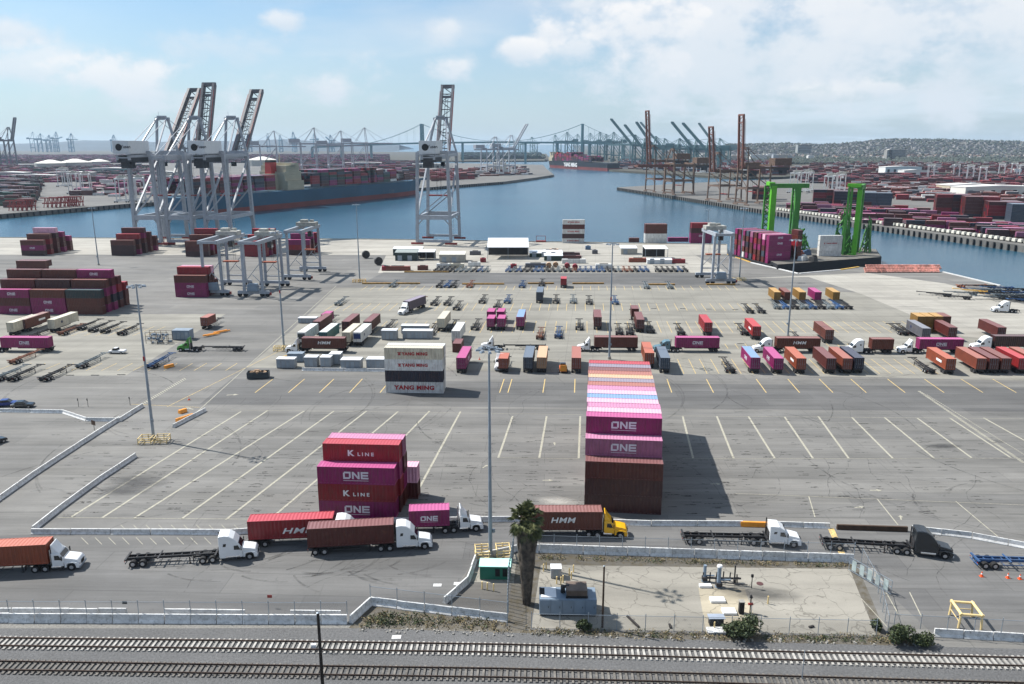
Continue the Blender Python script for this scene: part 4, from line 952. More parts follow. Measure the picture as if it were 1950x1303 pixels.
# ---------------------------------------------------------------- fences
def net_mat():
    m=bpy.data.materials.new('chain link net'); m.use_nodes=True; nt=m.node_tree; b=nt.nodes['Principled BSDF']; b.inputs['Base Color'].default_value=(.30,.31,.32,1); b.inputs['Roughness'].default_value=.5
    tcn=N(nt,'ShaderNodeTexCoord'); mp=N(nt,'ShaderNodeMapping'); mp.inputs['Rotation'].default_value=(0,R(45),0); LK(nt,tcn.outputs['Object'],mp.inputs[0])
    sx=N(nt,'ShaderNodeSeparateXYZ'); LK(nt,mp.outputs[0],sx.inputs[0])
    def g(o): f=MA(nt,'FRACT',MA(nt,'MULTIPLY',o,7.0)); return MA(nt,'LESS_THAN',f,.055)
    LK(nt,MA(nt,'MAXIMUM',g(sx.outputs[0]),g(sx.outputs[2])),b.inputs['Alpha']); return m
M_net=net_mat()
def fence(L,lab,h=2.1,seg=3.1,z0=0.0,cat='fence'):
    a0=G(*L[0]); t=thing('chain_link_fence',lab,cat,(a0.x,a0.y,z0)); 
    rl=MB(); 
    for p,q in zip(L,L[1:]):
        a=G(*p)-a0; c=G(*q)-a0; d=c-a; n=max(1,int(round(d.length/seg)))
        for i in range(n+1):
            s=a+d*(i/n)
            if i==0 and p!=L[0]: continue
            MB().tube((s.x,s.y,0),(s.x,s.y,h+.3),.045,n=6).build('post',M_galv,t)
        rl.bar((a.x,a.y,h),(c.x,c.y,h),.04)
        nt_=MB(); nt_.add([(0,0,0),(d.length,0,0),(d.length,0,h),(0,0,h)],[(0,1,2,3)]); o=nt_.build('net',M_net,t); o.location=a; o.rotation_euler=(0,0,math.atan2(d.y,d.x))
    rl.build('top_rail',M_galv,t)
fence([(-30,1181),(662,1184)],'wire fence on posts behind the front barriers by the railway',1.6,3.15,1.0)
fence([(706,1150),(968,1182)],'wire fence on the bent barrier line above the weeds',1.5,3.4,1.0)
fence([(1012,1052),(1625,1069)],'wire fence along the top of the compound wall',1.5,3.2,1.2)
fence([(1012,1197),(1668,1210)],'wire fence on the railway side of the compound',2.0,3.4)
fence([(1640,1072),(1672,1130),(1690,1205)],'wire fence on the right side of the compound',2.2,2.6)
fence([(1700,1208),(2060,1228)],'wire fence at lower right above the barriers',1.8,3.2,.9)
fence([(978,1060),(968,1120),(966,1192)],'grey wire fence between the green cabinet and the palm',3.0,.8)
# ---------------------------------------------------------------- railway
def track(ctr,lab,sl_m,zoff):
    pts=[G(*c) for c in ctr]; t=thing('railway_track',lab,'railway track',(0,0,0))
    def pos(s):
        for a,b in zip(pts,pts[1:]):
            d=(b-a).length
            if s<=d: 
                return a+(b-a)*(s/d),(b-a).normalized()
            s-=d
        return pts[-1],(pts[-1]-pts[-2]).normalized()
    tot=sum((b-a).length for a,b in zip(pts,pts[1:])); n=int(tot/.66); mid=n//2
    rest=MB(); sm=MB(); sm.box(0,0,.06,.27,2.55,.16,0,.9,.98); me=sm.mesh('sleeper',sl_m)
    for i in range(n):
        p,d=pos(i*.66); rz=math.atan2(d.y,d.x)
        if abs(i-mid)<50: o=link('sleeper',me,t); o.location=(p.x,p.y,zoff); o.rotation_euler=(0,0,rz+rnd.uniform(-.015,.015))
        else: rest.box(p.x,p.y,zoff+.06,.26,2.55,.16,rz)
    o=rest.build('outer_sleepers',sl_m,t); o['kind']='stuff'
    for s in (-1,1):
        rb=MB(); rt=MB()
        for a,b in zip(pts,pts[1:]):
            d=(b-a).normalized(); nn=Vector((-d.y,d.x,0))*s*.7525
            rb.bar(a+nn+Vector((0,0,zoff+.17)),b+nn+Vector((0,0,zoff+.17)),.14,.05); rb.bar(a+nn+Vector((0,0,zoff+.24)),b+nn+Vector((0,0,zoff+.24)),.05,.12); rb.bar(a+nn+Vector((0,0,zoff+.31)),b+nn+Vector((0,0,zoff+.31)),.075,.04)
        rb.build('rail',mat('rail steel',(.10,.07,.055),.45,.5,var=.2),t)
M_slW=mat('pale concrete sleepers',(.52,.50,.46),.85,var=.3,scale=1.5); M_slD=mat('old grey sleepers',(.20,.185,.165),.9,var=.35,scale=1.5)
track([(-200,1222),(0,1225.5),(450,1231),(950,1238),(1400,1250),(2150,1269)],'nearer-yard railway track with pale concrete sleepers',M_slW,.03)
track([(-200,1267),(0,1271),(450,1278),(950,1285),(1400,1297),(2150,1319)],'lower railway track with dark old sleepers',M_slD,.03)
def post_thing(name,px,py,ty,r,m,lab,cat,arms=()):
    X=G(px,py); lo,hi=1,60
    for _ in range(40):
        q=(lo+hi)/2; z=X.y*CT-(q-H)*ST; y=CY-F*(X.y*ST+(q-H)*CT)/z
        lo,hi=(q,hi) if y>ty else (lo,q)
    t=thing(name,lab,cat,(X.x,X.y,0)); MB().tube((0,0,0),(0,0,lo),r,r*.75,12).build('pole',m,t)
    for z,l in arms: MB().box(0,0,lo*z,l,.12,.14).build('cross_arm',m,t)
    MB().tube((0,0,lo),(0,0,lo+.06),r*.9,r*.3,12).build('cap',M_galv,t); return t
post_thing('utility_pole',617,1345,1167,.20,M_wood,'dark wooden utility pole rising in front of the railway tracks','utility pole')
post_thing('utility_pole',1147,1195,1078,.14,M_woodB,'brown wooden pole beside the blue generator housing','utility pole')
for (x,y,ty,lab) in ((610,1240,1205,'thin white marker post beside the upper railway track'),(1527,1295,1240,'thin grey marker post between the two tracks')):
    post_thing('marker_post',x,y,ty,.05,M_galv,lab,'post')
g=G(598,1236); tag(MB().box(g.x,g.y,.35,.5,.4,.6).build('signal_box',M_white),'small white box beside the upper railway track','box')
for (x,y,lab) in ((755,1214,'white sheet lying on the ballast'),(872,1112,'light square plate on the lot asphalt'),(833,1115,'worn white drain cover in the road')):
    g=G(x,y); tag(MB().box(g.x,g.y,.04,1.1,.7,.04).build('flat_plate',M_barrier),lab,'plate')
# ---------------------------------------------------------------- compound objects
g=G(1082,1176); t=thing('generator_housing','blue-grey steel generator housing with brown cooling unit on top','generator',(g.x,g.y+1.6,0),R(-1))
MB().box(0,0,1.35,7.1,2.9,2.1).build('housing',M_bluegrey,t,bevel=.04); MB().box(0,0,.16,6.9,2.7,.30).build('skid',M_black,t)
for i in range(5): MB().box(-2.85+i*1.42,-1.475,1.35,1.30,.05,1.9).build('side_door',M_bluegrey,t,bevel=.015); 
for i in range(5): MB().box(-2.45+i*1.42,-1.52,1.35,.05,.05,.22).build('handle',M_black,t)
MB().box(-2.4,.1,2.44,1.9,2.3,.05).build('roof_plate',M_white,t); MB().box(-3.2,.3,2.46,.6,1.5,.06).build('roof_hatch',M_black,t)
b=MB(); b.box(1.1,.1,3.0,2.6,2.2,.75); 
for i in range(9): b.box(-.1+i*.3,-1.04,3.0,.1,.06,.7)
b.build('cooling_unit',mat('rusty brown radiator',(.20,.15,.12),.7,var=.3),t); MB().box(1.1,-1.05,2.5,2.7,.3,.25).build('cooler_base',M_black,t)
MB().tube((-.6,.2,2.4),(-.6,.2,3.3),.28,n=12).build('exhaust',M_frame,t); MB().tube((-.6,.2,3.2),(.2,.2,3.3),.2,n=10).build('exhaust_elbow',M_frame,t)
g=G(943,1106); t=thing('green_cabinet','green steel cabinet with pale roof and two dark louvres','cabinet',(g.x,g.y+1.1,0),R(-2))
mg=mat('green cabinet paint',(.015,.20,.13),.5,var=.1); MB().box(0,0,1.05,4.1,2.0,1.9).build('housing',mg,t,bevel=.03); MB().box(0,0,2.06,4.3,2.25,.10).build('roof',mat('pale green roof paint',(.45,.85,.72),.5,var=.08),t)
for x in (.35,1.35): MB().box(x,-1.02,1.15,.62,.05,1.1).build('louvre',M_black,t)
MB().box(0,0,.06,4.0,1.9,.12).build('plinth',M_conc,t)
g=G(1059,1103); t=thing('white_box_cabinet','small white-roofed grey cabinet behind the generator','cabinet',(g.x,g.y+.7,0))
MB().box(0,0,.75,1.4,1.2,1.4).build('housing',mat('light grey cabinet paint',(.45,.47,.50),.5,var=.05),t,bevel=.03); MB().box(0,0,1.5,1.5,1.35,.08).build('roof',M_white,t); MB().box(0,-.62,.75,.6,.03,1.1).build('door',M_galv,t)
def bollard(px,py,lab,h=1.1):
    g=G(px,py); o=MB().tube((0,0,0),(0,0,h),.09,n=10).build('bollard',M_cage); o.location=g; tag(o,lab,'bollard','yellow bollards in the compound')
k=0
for x,y in ((918,1122),(928,1124),(940,1126),(1035,1088),(1040,1084),(1060,1112),(1068,1113),(1072,1110),(1084,1096),(1092,1090),(1088,1103),(1360,1200),(1462,1150)):
    bollard(x,y,f"pale yellow bollard, {ordw(k)} from the left among the cabinets"); k+=1
# pumps
def pump(px,py,h,r,m,lab,top=True):
    g=G(px,py); t=thing('pump_riser',lab,'pump',(g.x,g.y,0)); MB().tube((0,0,0),(0,0,h),r,n=14).build('riser_pipe',m,t); MB().tube((0,0,0),(0,0,.15),r*1.8,n=14).build('flange',m,t)
    MB().tube((0,0,h*.35),(r*6,0,h*.35),r*.5,n=10).build('side_pipe',m,t)
    if top: MB().tube((0,0,h),(0,0,h+.22),r*1.5,r*1.2,14).build('cap',M_white,t)
    MB().box(0,-.1,.5,r*3,r*3,.5).build('motor',M_frame,t)
pump(1341,1107,2.4,.22,M_bluegrey,'grey-blue pipe riser at the left of the pump group',False); pump(1368,1118,3.0,.26,M_bluegrey,'white-capped blue pipe riser in the pump group'); pump(1398,1112,2.7,.1,M_frame,'thin dark riser at the right of the pump group',False)
b=MB(); g=G(1370,1108)
for i in range(6): b.tube((g.x-2.2+i*.9,g.y+rnd.uniform(-.5,.5),0),(g.x-2.2+i*.9,g.y,1.0+rnd.random()*.6),.09,n=8)
b.tube((g.x-2.4,g.y,.6),(g.x+2.8,g.y-.2,.6),.14,n=10); b.tube((g.x-.2,g.y-.6,.3),(g.x+3.4,g.y-1.3,.3),.08,n=8)
tag(b.build('pipe_manifold',M_frame),'dark pipe manifold linking the pump risers','pipes')
for i,(x,y,wx,wy,lab) in enumerate(((1343,1118,1.6,.7,'small white hatch at the left of the pump pad'),(1366,1145,1.9,1.1,'square white hatch in the middle of the pump pad'),(1388,1167,1.7,1.3,'white hatch lower right on the pump pad'),(1364,1204,2.3,1.2,'cream slab cover at the foot of the pump pad'))):
    g=G(x,y); tag(MB().box(g.x,g.y,.18,wx,wy,.34).build('hatch_cover',M_white if i<3 else M_barrier,None,bevel=.03),lab,'hatch')
g=G(1363,1190); t=thing('pump_control_box','blue-lidded dark control box near the railway fence','control box',(g.x,g.y,0)); MB().box(0,0,.6,1.7,.8,1.0).build('housing',M_black,t,bevel=.03); MB().box(0,0,1.14,2.0,1.1,.08).build('lid',mat('pale blue lid',(.42,.48,.58),.5),t)
g=G(1411,1168); t=thing('black_cabinet','tall narrow black cabinet right of the white hatches','cabinet',(g.x,g.y,0)); MB().box(0,0,.85,.6,.6,1.6).build('housing',M_black,t,bevel=.02); MB().box(0,0,1.7,.68,.68,.08).build('lid',M_conc,t)
g=G(1428,1168); t=thing('valve_stand','red and black valve stand at the right of the pump pad','valve',(g.x,g.y,0)); MB().tube((0,0,0),(0,0,2.2),.08,n=8).build('post',M_frame,t); MB().tube((-.3,0,1.3),(.3,0,1.3),.16,n=10).build('valve_body',M_redsteel,t); MB().tube((0,0,2.2),(0,0,2.55),.22,.1,10).build('light',M_black,t); MB().tube((.2,.1,0),(.2,.1,1.6),.05,n=6).build('pipe',M_bluegrey,t)
g=G(1431,1120); t=thing('valve_stand','slim black instrument stand on the open slab','instrument stand',(g.x,g.y,0)); MB().tube((0,0,0),(0,0,1.9),.06,n=8).build('post',M_frame,t); MB().box(0,0,1.8,.3,.2,.4).build('meter',M_black,t)
g=G(1447,1112); tag(MB().tube((g.x,g.y,.02),(g.x,g.y,.06),.45,n=16).build('manhole_cover',mat('rusty cover',(.12,.05,.05),.7)),'dark red manhole cover on the cracked slab','manhole cover')
g=G(1655,1110); t=thing('sliding_gate','rusting white sliding gate panel on the right of the compound','gate',(g.x,g.y,0),R(115))
b=MB(); b.box(0,0,1.2,7,.06,.08); b.box(0,0,.2,7,.06,.08); b.box(0,0,2.1,7,.06,.08)
for i in range(8): b.box(-3.45+i*.985,0,1.15,.06,.06,2.0)
b.build('frame',M_galv,t); b=MB()
for i in range(5): b.box(-2.6+i*1.3,.05,1.15,.7,.03,1.5)
b.build('slat_panel',mat('pale teal slat',(.42,.50,.50),.6,var=.3),t)
b=MB(); a=G(1650,1083); c=G(1672,1117); b.bar((a.x+.6,a.y,.05),(c.x+.6,c.y,.05),1.0,.1); tag(b.build('concrete_strip',M_conc),'pale strip of concrete outside the gate','slab')
# yellow lifting frame
g=G(1845,1196); t=thing('yellow_frame','pale yellow four-legged pipe frame on the lower right asphalt','frame',(g.x,g.y,0),R(-8))
for x in (-1.3,1.3):
    for y in (-.2,2.6): MB().tube((x,y,0),(x*.92,y,1.9),.14,n=10).build('leg',M_cage,t)
b=MB()
for y in (-.2,2.6): b.tube((-1.4,y,1.9),(1.4,y,1.9),.16,n=10)
for x in (-1.2,1.2): b.tube((x,-.4,1.95),(x,2.8,1.95),.17,n=10)
b.build('top_frame',M_cage,t); b=MB(); b.bar((-1.3,2.6,1.0),(1.3,2.6,1.0),.08); b.bar((-1.3,-.2,.9),(-1.3,2.6,.9),.08); b.build('brace',M_cage,t)
def cone(px,py,lab):
    g=G(px,py); t=thing('traffic_cone',lab,'cone',g,0,'traffic cones at lower right'); MB().box(0,0,.03,.5,.5,.06).build('base',M_cone,t); MB().tube((0,0,.05),(0,0,.75),.2,.04,12).build('body',M_cone,t); MB().tube((0,0,.38),(0,0,.52),.135,.10,12).build('white_band',M_white,t)
for x,y,l in ((1869,1098,'orange traffic cone, left of three near the blue chassis'),(1919,1101,'orange traffic cone, middle of three near the blue chassis'),(1942,1103,'orange traffic cone, right of three near the blue chassis'),(360,762,'red traffic cone alone above the orange blocks'),(913,685,'small red cone near the pale orange cabinet')): cone(x,y,l)
# roadside sign boards
for x,y,lab in ((180,820,'small dark sign board on two legs at left'),(248,772,'thin post with a small plate near the diagonal barriers'),(168,775,'black and yellow signal post on the left tarmac'),(150,775,'short pale post near the left signal')):
    g=G(x,y); t=thing('sign_board',lab,'sign',g,R(-30)); MB().tube((0,0,0),(0,0,2.0),.05,n=6).build('post',M_frame,t); MB().box(0,-.06,1.7,1.3 if x==180 else .35,.05,1.0 if x==180 else .5).build('board',M_woodB if x==180 else M_frame,t)
g=G(178,797); 
for k,x in enumerate((515,240)): 
    y=[1156,1168][k]; gg=G(x,y); tag(MB().box(gg.x,gg.y,1.5,.6,.04,.4).build('fence_sign',M_redsteel if k==0 else M_black),['red sign plate hung on the railway fence','dark small plate hung on the railway fence'][k],'sign')
# ---------------------------------------------------------------- cars
def car(px,py,rz,body,lab,pick=False):
    g=G(px,py); t=thing('parked_car',lab,'car',(g.x,g.y,0),rz)
    b=MB(); pr=[(-2.3,.35),(-2.35,.75),(-2.2,.98),(-1.0,1.02),(1.0,1.0),(2.1,.88),(2.3,.65),(2.3,.35)]; b.prism(pr,-.9,.9); b.build('body',body,t,bevel=.08)
    b=MB(); pr=[(-1.7,.98),(-1.2,1.5),(.3,1.52),(1.05,1.0)] if not pick else [(-.3,.98),(-.2,1.62),(.8,1.62),(1.35,1.0)]; b.prism(pr,-.78,.78); b.build('cabin',M_glass,t,bevel=.05)
    b=MB(); b.box(-.4 if not pick else .3,0,1.54 if not pick else 1.64,1.4 if not pick else .95,1.4,.05); b.build('roof',body,t,bevel=.02)
    for x in (-1.45,1.45):
        for s in (-1,1): wheel(t,x,s*.82,False,.34)
M_blue=mat('blue car paint',(.03,.06,.28),.25,spec=.6,var=.05)
car(224,673,R(178),M_white,'white pickup truck driving on the left yard road',True)
car(14,773,R(14),M_blue,'dark blue car parked at the left edge',False); car(44,776,R(12),M_truckK,'black and white car parked right of the blue one',False); car(-12,846,R(60),M_truckK,'black car cut off by the left edge',False)
# bobtail truck at the right apron, box truck in the yard
f=G(1888,594); tractor('high',M_white,f,R(172),'white truck without trailer on the right apron below the chassis pile')
f=G(763,601); hz=R(-112); tractor('day',M_white,f,hz,'white truck facing the camera in the chassis yard')
p=f-Vector((math.cos(hz),math.sin(hz),0))*10.2; container('mauve grey',Vector((p.x,p.y,1.33)),hz,'grey container on the truck facing the camera',12.19,2.9,None,1); chassis(p-Vector((math.cos(hz),math.sin(hz),0))*6.1,hz,'chassis under the grey container facing the camera',M_frame,True)
f=G(950,712); t=tractor('day',M_white,f+Vector((0,2,0)),R(-95),'black and white yard tractor behind the centre pole')
f=G(1072,708); t=thing('yard_loader','small orange yard loader between the peach and rust containers','loader',f,R(-90))
MB().box(0,0,.9,3.2,1.8,.9).build('body',mat('loader orange',(.6,.13,.04),.5),t,bevel=.06); MB().box(-.3,0,1.8,1.2,1.4,1.0).build('cab',M_glass,t,bevel=.05); MB().box(1.6,0,1.4,.2,1.7,1.6).build('mast',M_orange,t)
for x in (-1,1):
    for s in (-1,1): wheel(t,x,s*1.0)
# dark skip, grey cabinets row, tanks
g=G(490,722); t=thing('open_skip','dark open-top skip filled with brown scrap','skip',(g.x,g.y+1,0),R(8))
b=MB(); 
for y in (-1.15,1.15): b.box(0,y,.95,5.2,.1,1.5)
for x in (-2.6,2.6): b.box(x,0,.95,.1,2.2,1.5)
b.box(0,0,.3,5.1,2.2,.2); b.build('shell',mat('dark skip steel',(.06,.075,.085),.6,var=.2),t)
b=MB()
for i in range(14): b.box(rnd.uniform(-2,2),rnd.uniform(-.8,.8),1.3+rnd.random()*.4,.9*rnd.random()+.4,.6,.5,rnd.random()*3)
b.build('scrap',mat('brown scrap',(.30,.19,.11),.8,var=.4),t)
for k,(x,y,sx,sy,sz,c,lab) in enumerate(((544,702,4.8,2.4,2.4,'w','long grey cabinet left of the row, dark-fronted'),(562,690,4.2,2.4,2.2,'b','grey cabinet behind the leftmost one'),(592,700,3.4,2.6,2.6,'w','white-roofed grey cabinet second from left'),(620,700,2.8,2.8,2.6,'w','squarish grey cabinet right of the mast'),(638,695,3.0,3.0,2.8,'w','pale round-cornered unit in the grey row'),(668,706,5.2,3.0,2.7,'w','wide white-roofed cabinet with brown legs'),(716,704,5.0,2.8,2.6,'w','rightmost cabinet beside the YANG MING stack'),(741,648,4.6,2.8,2.8,'w','pale grey round-edged tank cabin behind the top YANG MING'),
    (795,646,9.0,2.8,2.4,'w','long grey trailer unit behind the cream container'),(790,636,8.5,2.6,2.4,'w','second long grey unit behind the cream container'),(345,648,5.2,3.2,2.8,'b','grey block cabinet beside the green truck'),(585,616,6.0,2.6,1.6,'w','flat pale boat-like unit behind the reefers'))):
    g=G(x,y); t=thing('equipment_cabinet',lab,'cabinet',(g.x,g.y,0),R(-2),'grey equipment cabinets')
    MB().box(0,sy/2,sz/2+.1,sx,sy,sz,0).build('housing',mat('cabinet grey',(.36,.39,.42),.55,var=.12) if c=='w' else M_bluegrey,t,bevel=.06); MB().box(0,sy/2,sz+.16,sx+.15,sy+.15,.10).build('roof',M_white if c=='w' else M_galv,t,bevel=.03)
    for i in range(max(2,int(sx/1.3))): MB().box(-sx/2+.6+i*1.25,-.02,sz*.5,.9,.04,sz*.75).build('door',M_galv,t)
    for s in (-1,1): MB().box(s*sx*.4,sy/2,.06,.2,sy,.12).build('skid',M_frame,t)
# pipe rack left of the green truck
g=G(300,655); t=thing('steel_rack','open steel rack frame full of pipes left of the green truck','rack',(g.x,g.y,0),R(-2))
b=MB()
for x in range(5):
    for y in (0,2.6): b.bar((x*1.7-3.4,y,0),(x*1.7-3.4,y,3.4),.1)
for z in (1.1,2.2,3.4):
    for y in (0,2.6): b.bar((-3.4,y,z),(3.4,y,z),.09)
b.build('frame',M_woodB,t); b=MB()
for i in range(26): b.box(rnd.uniform(-3.2,3.2),rnd.uniform(.2,2.4),rnd.choice([.4,1.4,2.5]),rnd.uniform(.2,.7),.5,rnd.uniform(.3,.8))
b.build('stored_parts',M_bluegrey,t)
for x,y,lab in ((400,640,'orange rack beam pile right of the grey block'),(420,634,'orange spreader frame lying behind the green truck')):
    g=G(x,y); b=MB(); b.box(0,0,.5,4.5,.5,.4,R(50)); b.box(.8,.3,.4,4.5,.4,.3,R(50)); o=b.build('orange_beam',M_orange); o.location=g; tag(o,lab,'beam')
# ---------------------------------------------------------------- rubber tyred yard cranes
def rtg_fn(m,h=21.5,span=23.5,wb=7.2,lite=False,engine=True):
    def fn():
        t=thing('yard_gantry_crane','x','gantry crane')
        for y in (0,span):
            for s in (-1,1):
                b=MB(); b.bar((s*wb/2,y,1.6),(s*wb/2*.94,y,h-1.2),.95,.8,(0,1,0)); b.build('leg',m,t)
            MB().box(0,y,1.7,wb+5.2,1.0,1.1).build('sill_beam',m,t)
            if not lite or y>0: 
                b=MB(); b.bar((-wb/2,y,4.2),(wb/2,y,4.2),.4); b.bar((-wb/2,y,5),(wb/2*.95,y,h*.62),.22); b.bar((wb/2,y,5),(0,y,h*.40),.22); b.build('brace',m,t)
        for s in (-1,1): MB().bar((s*wb/2*.94,-2.2,h-.6),(s*wb/2*.94,span+2.2,h-.6),1.1,1.4).build('main_beam',m,t)
        for y in (-2,span+2): MB().box(0,y,h-.6,wb,.6,1.0).build('end_tie',m,t)
        for s in (-1,1):
            for y in (0,span):
                for x in (s*(wb/2+1.9),s*(wb/2-.3)):
                    w_=MB(); w_.tube((x,y-.4,.85),(x,y+.4,.85),.85,n=14); w_.build('wheel',M_black,t)
        b=MB(); b.box(0,span*.80,h+.9,wb+1.4,5.2,1.6); b.box(-1.2,span*.80,h+2.2,3,3,1.2); b.box(1.8,span*.86,h+2.0,1.6,1.6,1.2); b.build('trolley',mat('dirty white machinery paint',(.50,.49,.44),.6,var=.3),t)
        MB().box(wb*.3,span*.66,h-3.2,1.8,2.2,2.4).build('operator_cab',M_glass if not lite else m,t,bevel=.06)
        if not lite:
            b=MB()
            for x in (-1.4,1.4):
                for y in (-1,1): b.bar((x,span*.8+y,h-.2),(x*1.2,span*.8+y,h*.52),.06)
            b.build('hoist_rope',M_black,t); b=MB(); b.box(0,span*.8,h*.50,6.2,2.3,.5); b.build('spreader',mat('spreader red brown',(.40,.10,.04),.6),t)
            if engine: 
                b=MB(); b.box(.0,-.4,3.7,4.4,2.2,2.9,0,.8,.9); b.build('engine_housing',M_bluegrey,t,bevel=.1)
            MB().box(wb/2+3.0,0,1.1,.5,.9,1.0).build('bumper',M_redsteel,t)
            b=MB()
            for i in range(16): b.box(wb/2+.9,-.2,2.4+i*1.15,.7,.5,.08)
            b.bar((wb/2+.6,-.4,2.2),(wb/2+.6,-.4,h-1),.05); b.bar((wb/2+1.2,-.4,2.2),(wb/2+1.2,-.4,h-1),.05); b.build('ladder',M_galv,t)
        return t
    return fn
RG='tyred yard cranes in the near terminal'
for x,y,lab,eng in ((408,563,'leftmost grey yard crane with raised front leg frame',1),(484,565,'middle grey yard crane with a blue engine box',1),(566,533,'rear yard crane of the three near the red quay stack',0),(1372,541,'yard crane beside the right-hand water stack',1)):
    g=G(x,y); proto(('rtg',eng if x!=1372 else 2),rtg_fn(M_crane,21.5,23.5 if x!=1372 else 17,7.2 if x<1300 else 7.4,False,bool(eng)),(g.x,g.y,0),R(-3) if x<1000 else R(2),lab,RG)
# ---------------------------------------------------------------- ship-to-shore cranes: +y is seaward, origin on the seaward rail
def sts(name_lab,loc,rz,ml,mb_,tip=None,Lb=60,w=16,g=30,hg=50,apex=22,back=16,house=True,tipx=0,lite=False,text=None,group=None,th=1.0,mh=None,portal=16):
    t=thing('ship_to_shore_crane',name_lab,'quay crane',(loc[0],loc[1],loc[2] if len(loc)>2 else 0),rz,group)
    bw=3.4
    for s in (-1,1):
        for y in (0,-g):
            b=MB(); b.bar((s*w/2,y,1.8),(s*w/2*.86,y,hg+3),1.35*th,1.5*th,(0,1,0)); b.build('leg',ml,t)
            if not lite:
                b=MB(); b.box(s*w/2,y,1.0,7.2,1.1,1.1); 
                b.build('bogie',M_redsteel if ml is M_crane else ml,t)
        b=MB(); b.bar((s*w/2*.95,-g,portal),(s*w/2*.95,0,portal),1.2*th,1.5*th); b.bar((s*w/2*.95,-g,portal+1),(s*w/2*.88,0,hg-2),.75*th); b.bar((s*w/2*.86,-g,hg+1),(s*w/2*.86,0,hg+1),1.2*th); b.build('side_frame',ml,t)
    for y in (0,-g):
        b=MB(); b.bar((-w/2,y,2.4),(w/2,y,2.4),1.0*th,1.2*th); b.build('sill_beam',ml,t)
        b=MB(); b.bar((-w/2*.96,y,portal),(w/2*.96,y,portal),1.1*th,2.0*th); b.bar((-w/2*.98,y,portal-5),(-w/2*.6,y,portal-.6),.5*th); b.bar((w/2*.98,y,portal-5),(w/2*.6,y,portal-.6),.5*th)
        b.bar((-w/2*.93,y,portal+.5),(w/2*.86,y,portal+15),.5*th); b.build('portal_beam',ml,t)
        MB().bar((-w/2*.86,y,hg+2.5),(w/2*.86,y,hg+2.5),1.2*th,1.6*th).build('upper_beam',ml,t)
    b=MB()
    for s in (-1,1): b.bar((s*bw,-g-back,hg),(s*bw,2,hg),1.0*th,2.0*th)
    for i in range(7): y=-g-back+i*(g+back)/6; b.bar((-bw,y,hg),(bw,y,hg),.5*th)
    b.build('trolley_girder',ml,t)
    # A-frame
    b=MB()
    for s in (-1,1): b.bar((s*w/2*.86,0,hg+3),(s*bw,-2,hg+apex),.9*th); b.bar((s*w/2*.80,-g*.75,hg+3),(s*bw*.9,-3,hg+apex),.6*th); b.bar((s*bw,-g-back+3,hg+1),(s*bw,-3,hg+apex),.22*th)
    b.bar((-bw-1,-2,hg+apex),(bw+1,-2,hg+apex),1.1*th); 
    if not lite: b.box(0,-2.5,hg+apex+1.2,5,2.4,1.0); b.bar((-2,-2,hg+apex+1),(-2,-2,hg+apex+4),.12)
    b.build('apex_frame',ml,t)
    # boom
    if tip: e=Vector((tipx,tip[0],tip[1]))
    else: e=Vector((0,Lb,hg+.01))
    o0=Vector((0,3,hg)); d=(e-o0); Lq=d.length; d.normalize(); ax=Vector((1,0,0)); nn=ax.cross(d).normalized()
    bt=th*(1.2 if not lite else 1.0); b=MB()
    for s in (-1,1): b.bar(o0+ax*s*bw,e+ax*s*bw,.9*bt,2.1*bt,nn)
    n=9
    for i in range(n+1):
        p=o0+d*Lq*i/n; b.bar(p-ax*bw,p+ax*bw,.45*th)
        if i<n and not lite: q=o0+d*Lq*(i+1)/n; b.bar(p-ax*bw*(1 if i%2 else -1),q+ax*bw*(1 if i%2 else -1),.4)
    b.bar(e-ax*(bw+.8),e+ax*(bw+.8),1.6*th,1.8*th); p=e-d*7; b.bar(p-ax*bw,p+ax*bw,1.0*th,1.2*th)
    b.build('boom',mb_,t)
    if not lite:
        b=MB()
        for i in range(12):
            p=o0+d*Lq*(i+.5)/12; b.bar(p-ax*.8+nn*.6,p+ax*.8+nn*.6,.3)
        for s in (-1,1): b.bar(o0+ax*.8*s+nn*.6,e-d*8+ax*.8*s+nn*.6,.25)
        b.build('boom_walkway',M_craneD,t)
        for s in (-1,1): b=MB(); b.bar(o0+ax*s*(bw+.9)+nn*1.5,e+ax*s*(bw+.9)+nn*1.5-d*4,.25); b.build('boom_edge_rail',M_redsteel,t)
    b=MB(); A=Vector((0,-2,hg+apex))
    for s in (-1,1):
        for f_ in ((.45,.93) if not tip else (.35,)): b.bar(A+ax*s*bw,o0+d*Lq*f_+ax*s*bw,.20*th)
    b.build('forestay',ml,t)
    if house and text is None and ml is M_brown: text=0
    if house:
        hw=9.4; L_=20; yc=-g-back+L_/2-1
        b=MB(); b.box(0,yc,hg+5.6,hw,L_,7.0); b.build('machinery_house',mh or M_white2,t,bevel=.1)
        if not lite:
            b=MB(); b.box(0,yc+1,hg-1.2,hw*.9,L_-2,2.6); b.box(-1,yc-3,hg-4,5,6,3.4); b.build('under_platform',M_craneD,t)
            if text==0: n=0
            b=MB(); n=18
            if text!=0: b.add([(-1.2+1.9*math.cos(2*math.pi*i/n),yc-L_/2-.06,hg+5.6+1.9*math.sin(2*math.pi*i/n)) for i in range(n)],[tuple(range(n))]); b.build('emblem',M_black,t); text_b=MB(); text_faces(text_b,'Yusen',1.7,2.9,hg+6.0,yc-L_/2-.06,-1,.03); text_b.build('lettering',M_black,t)
            b=MB(); b.box(0,-g-back-.5,hg+1.6,hw+2,1.2,.15); b.bar((-hw/2-1,-g-back-1,hg+2.7),(hw/2+1,-g-back-1,hg+2.7),.08); b.build('walkway',ml,t)
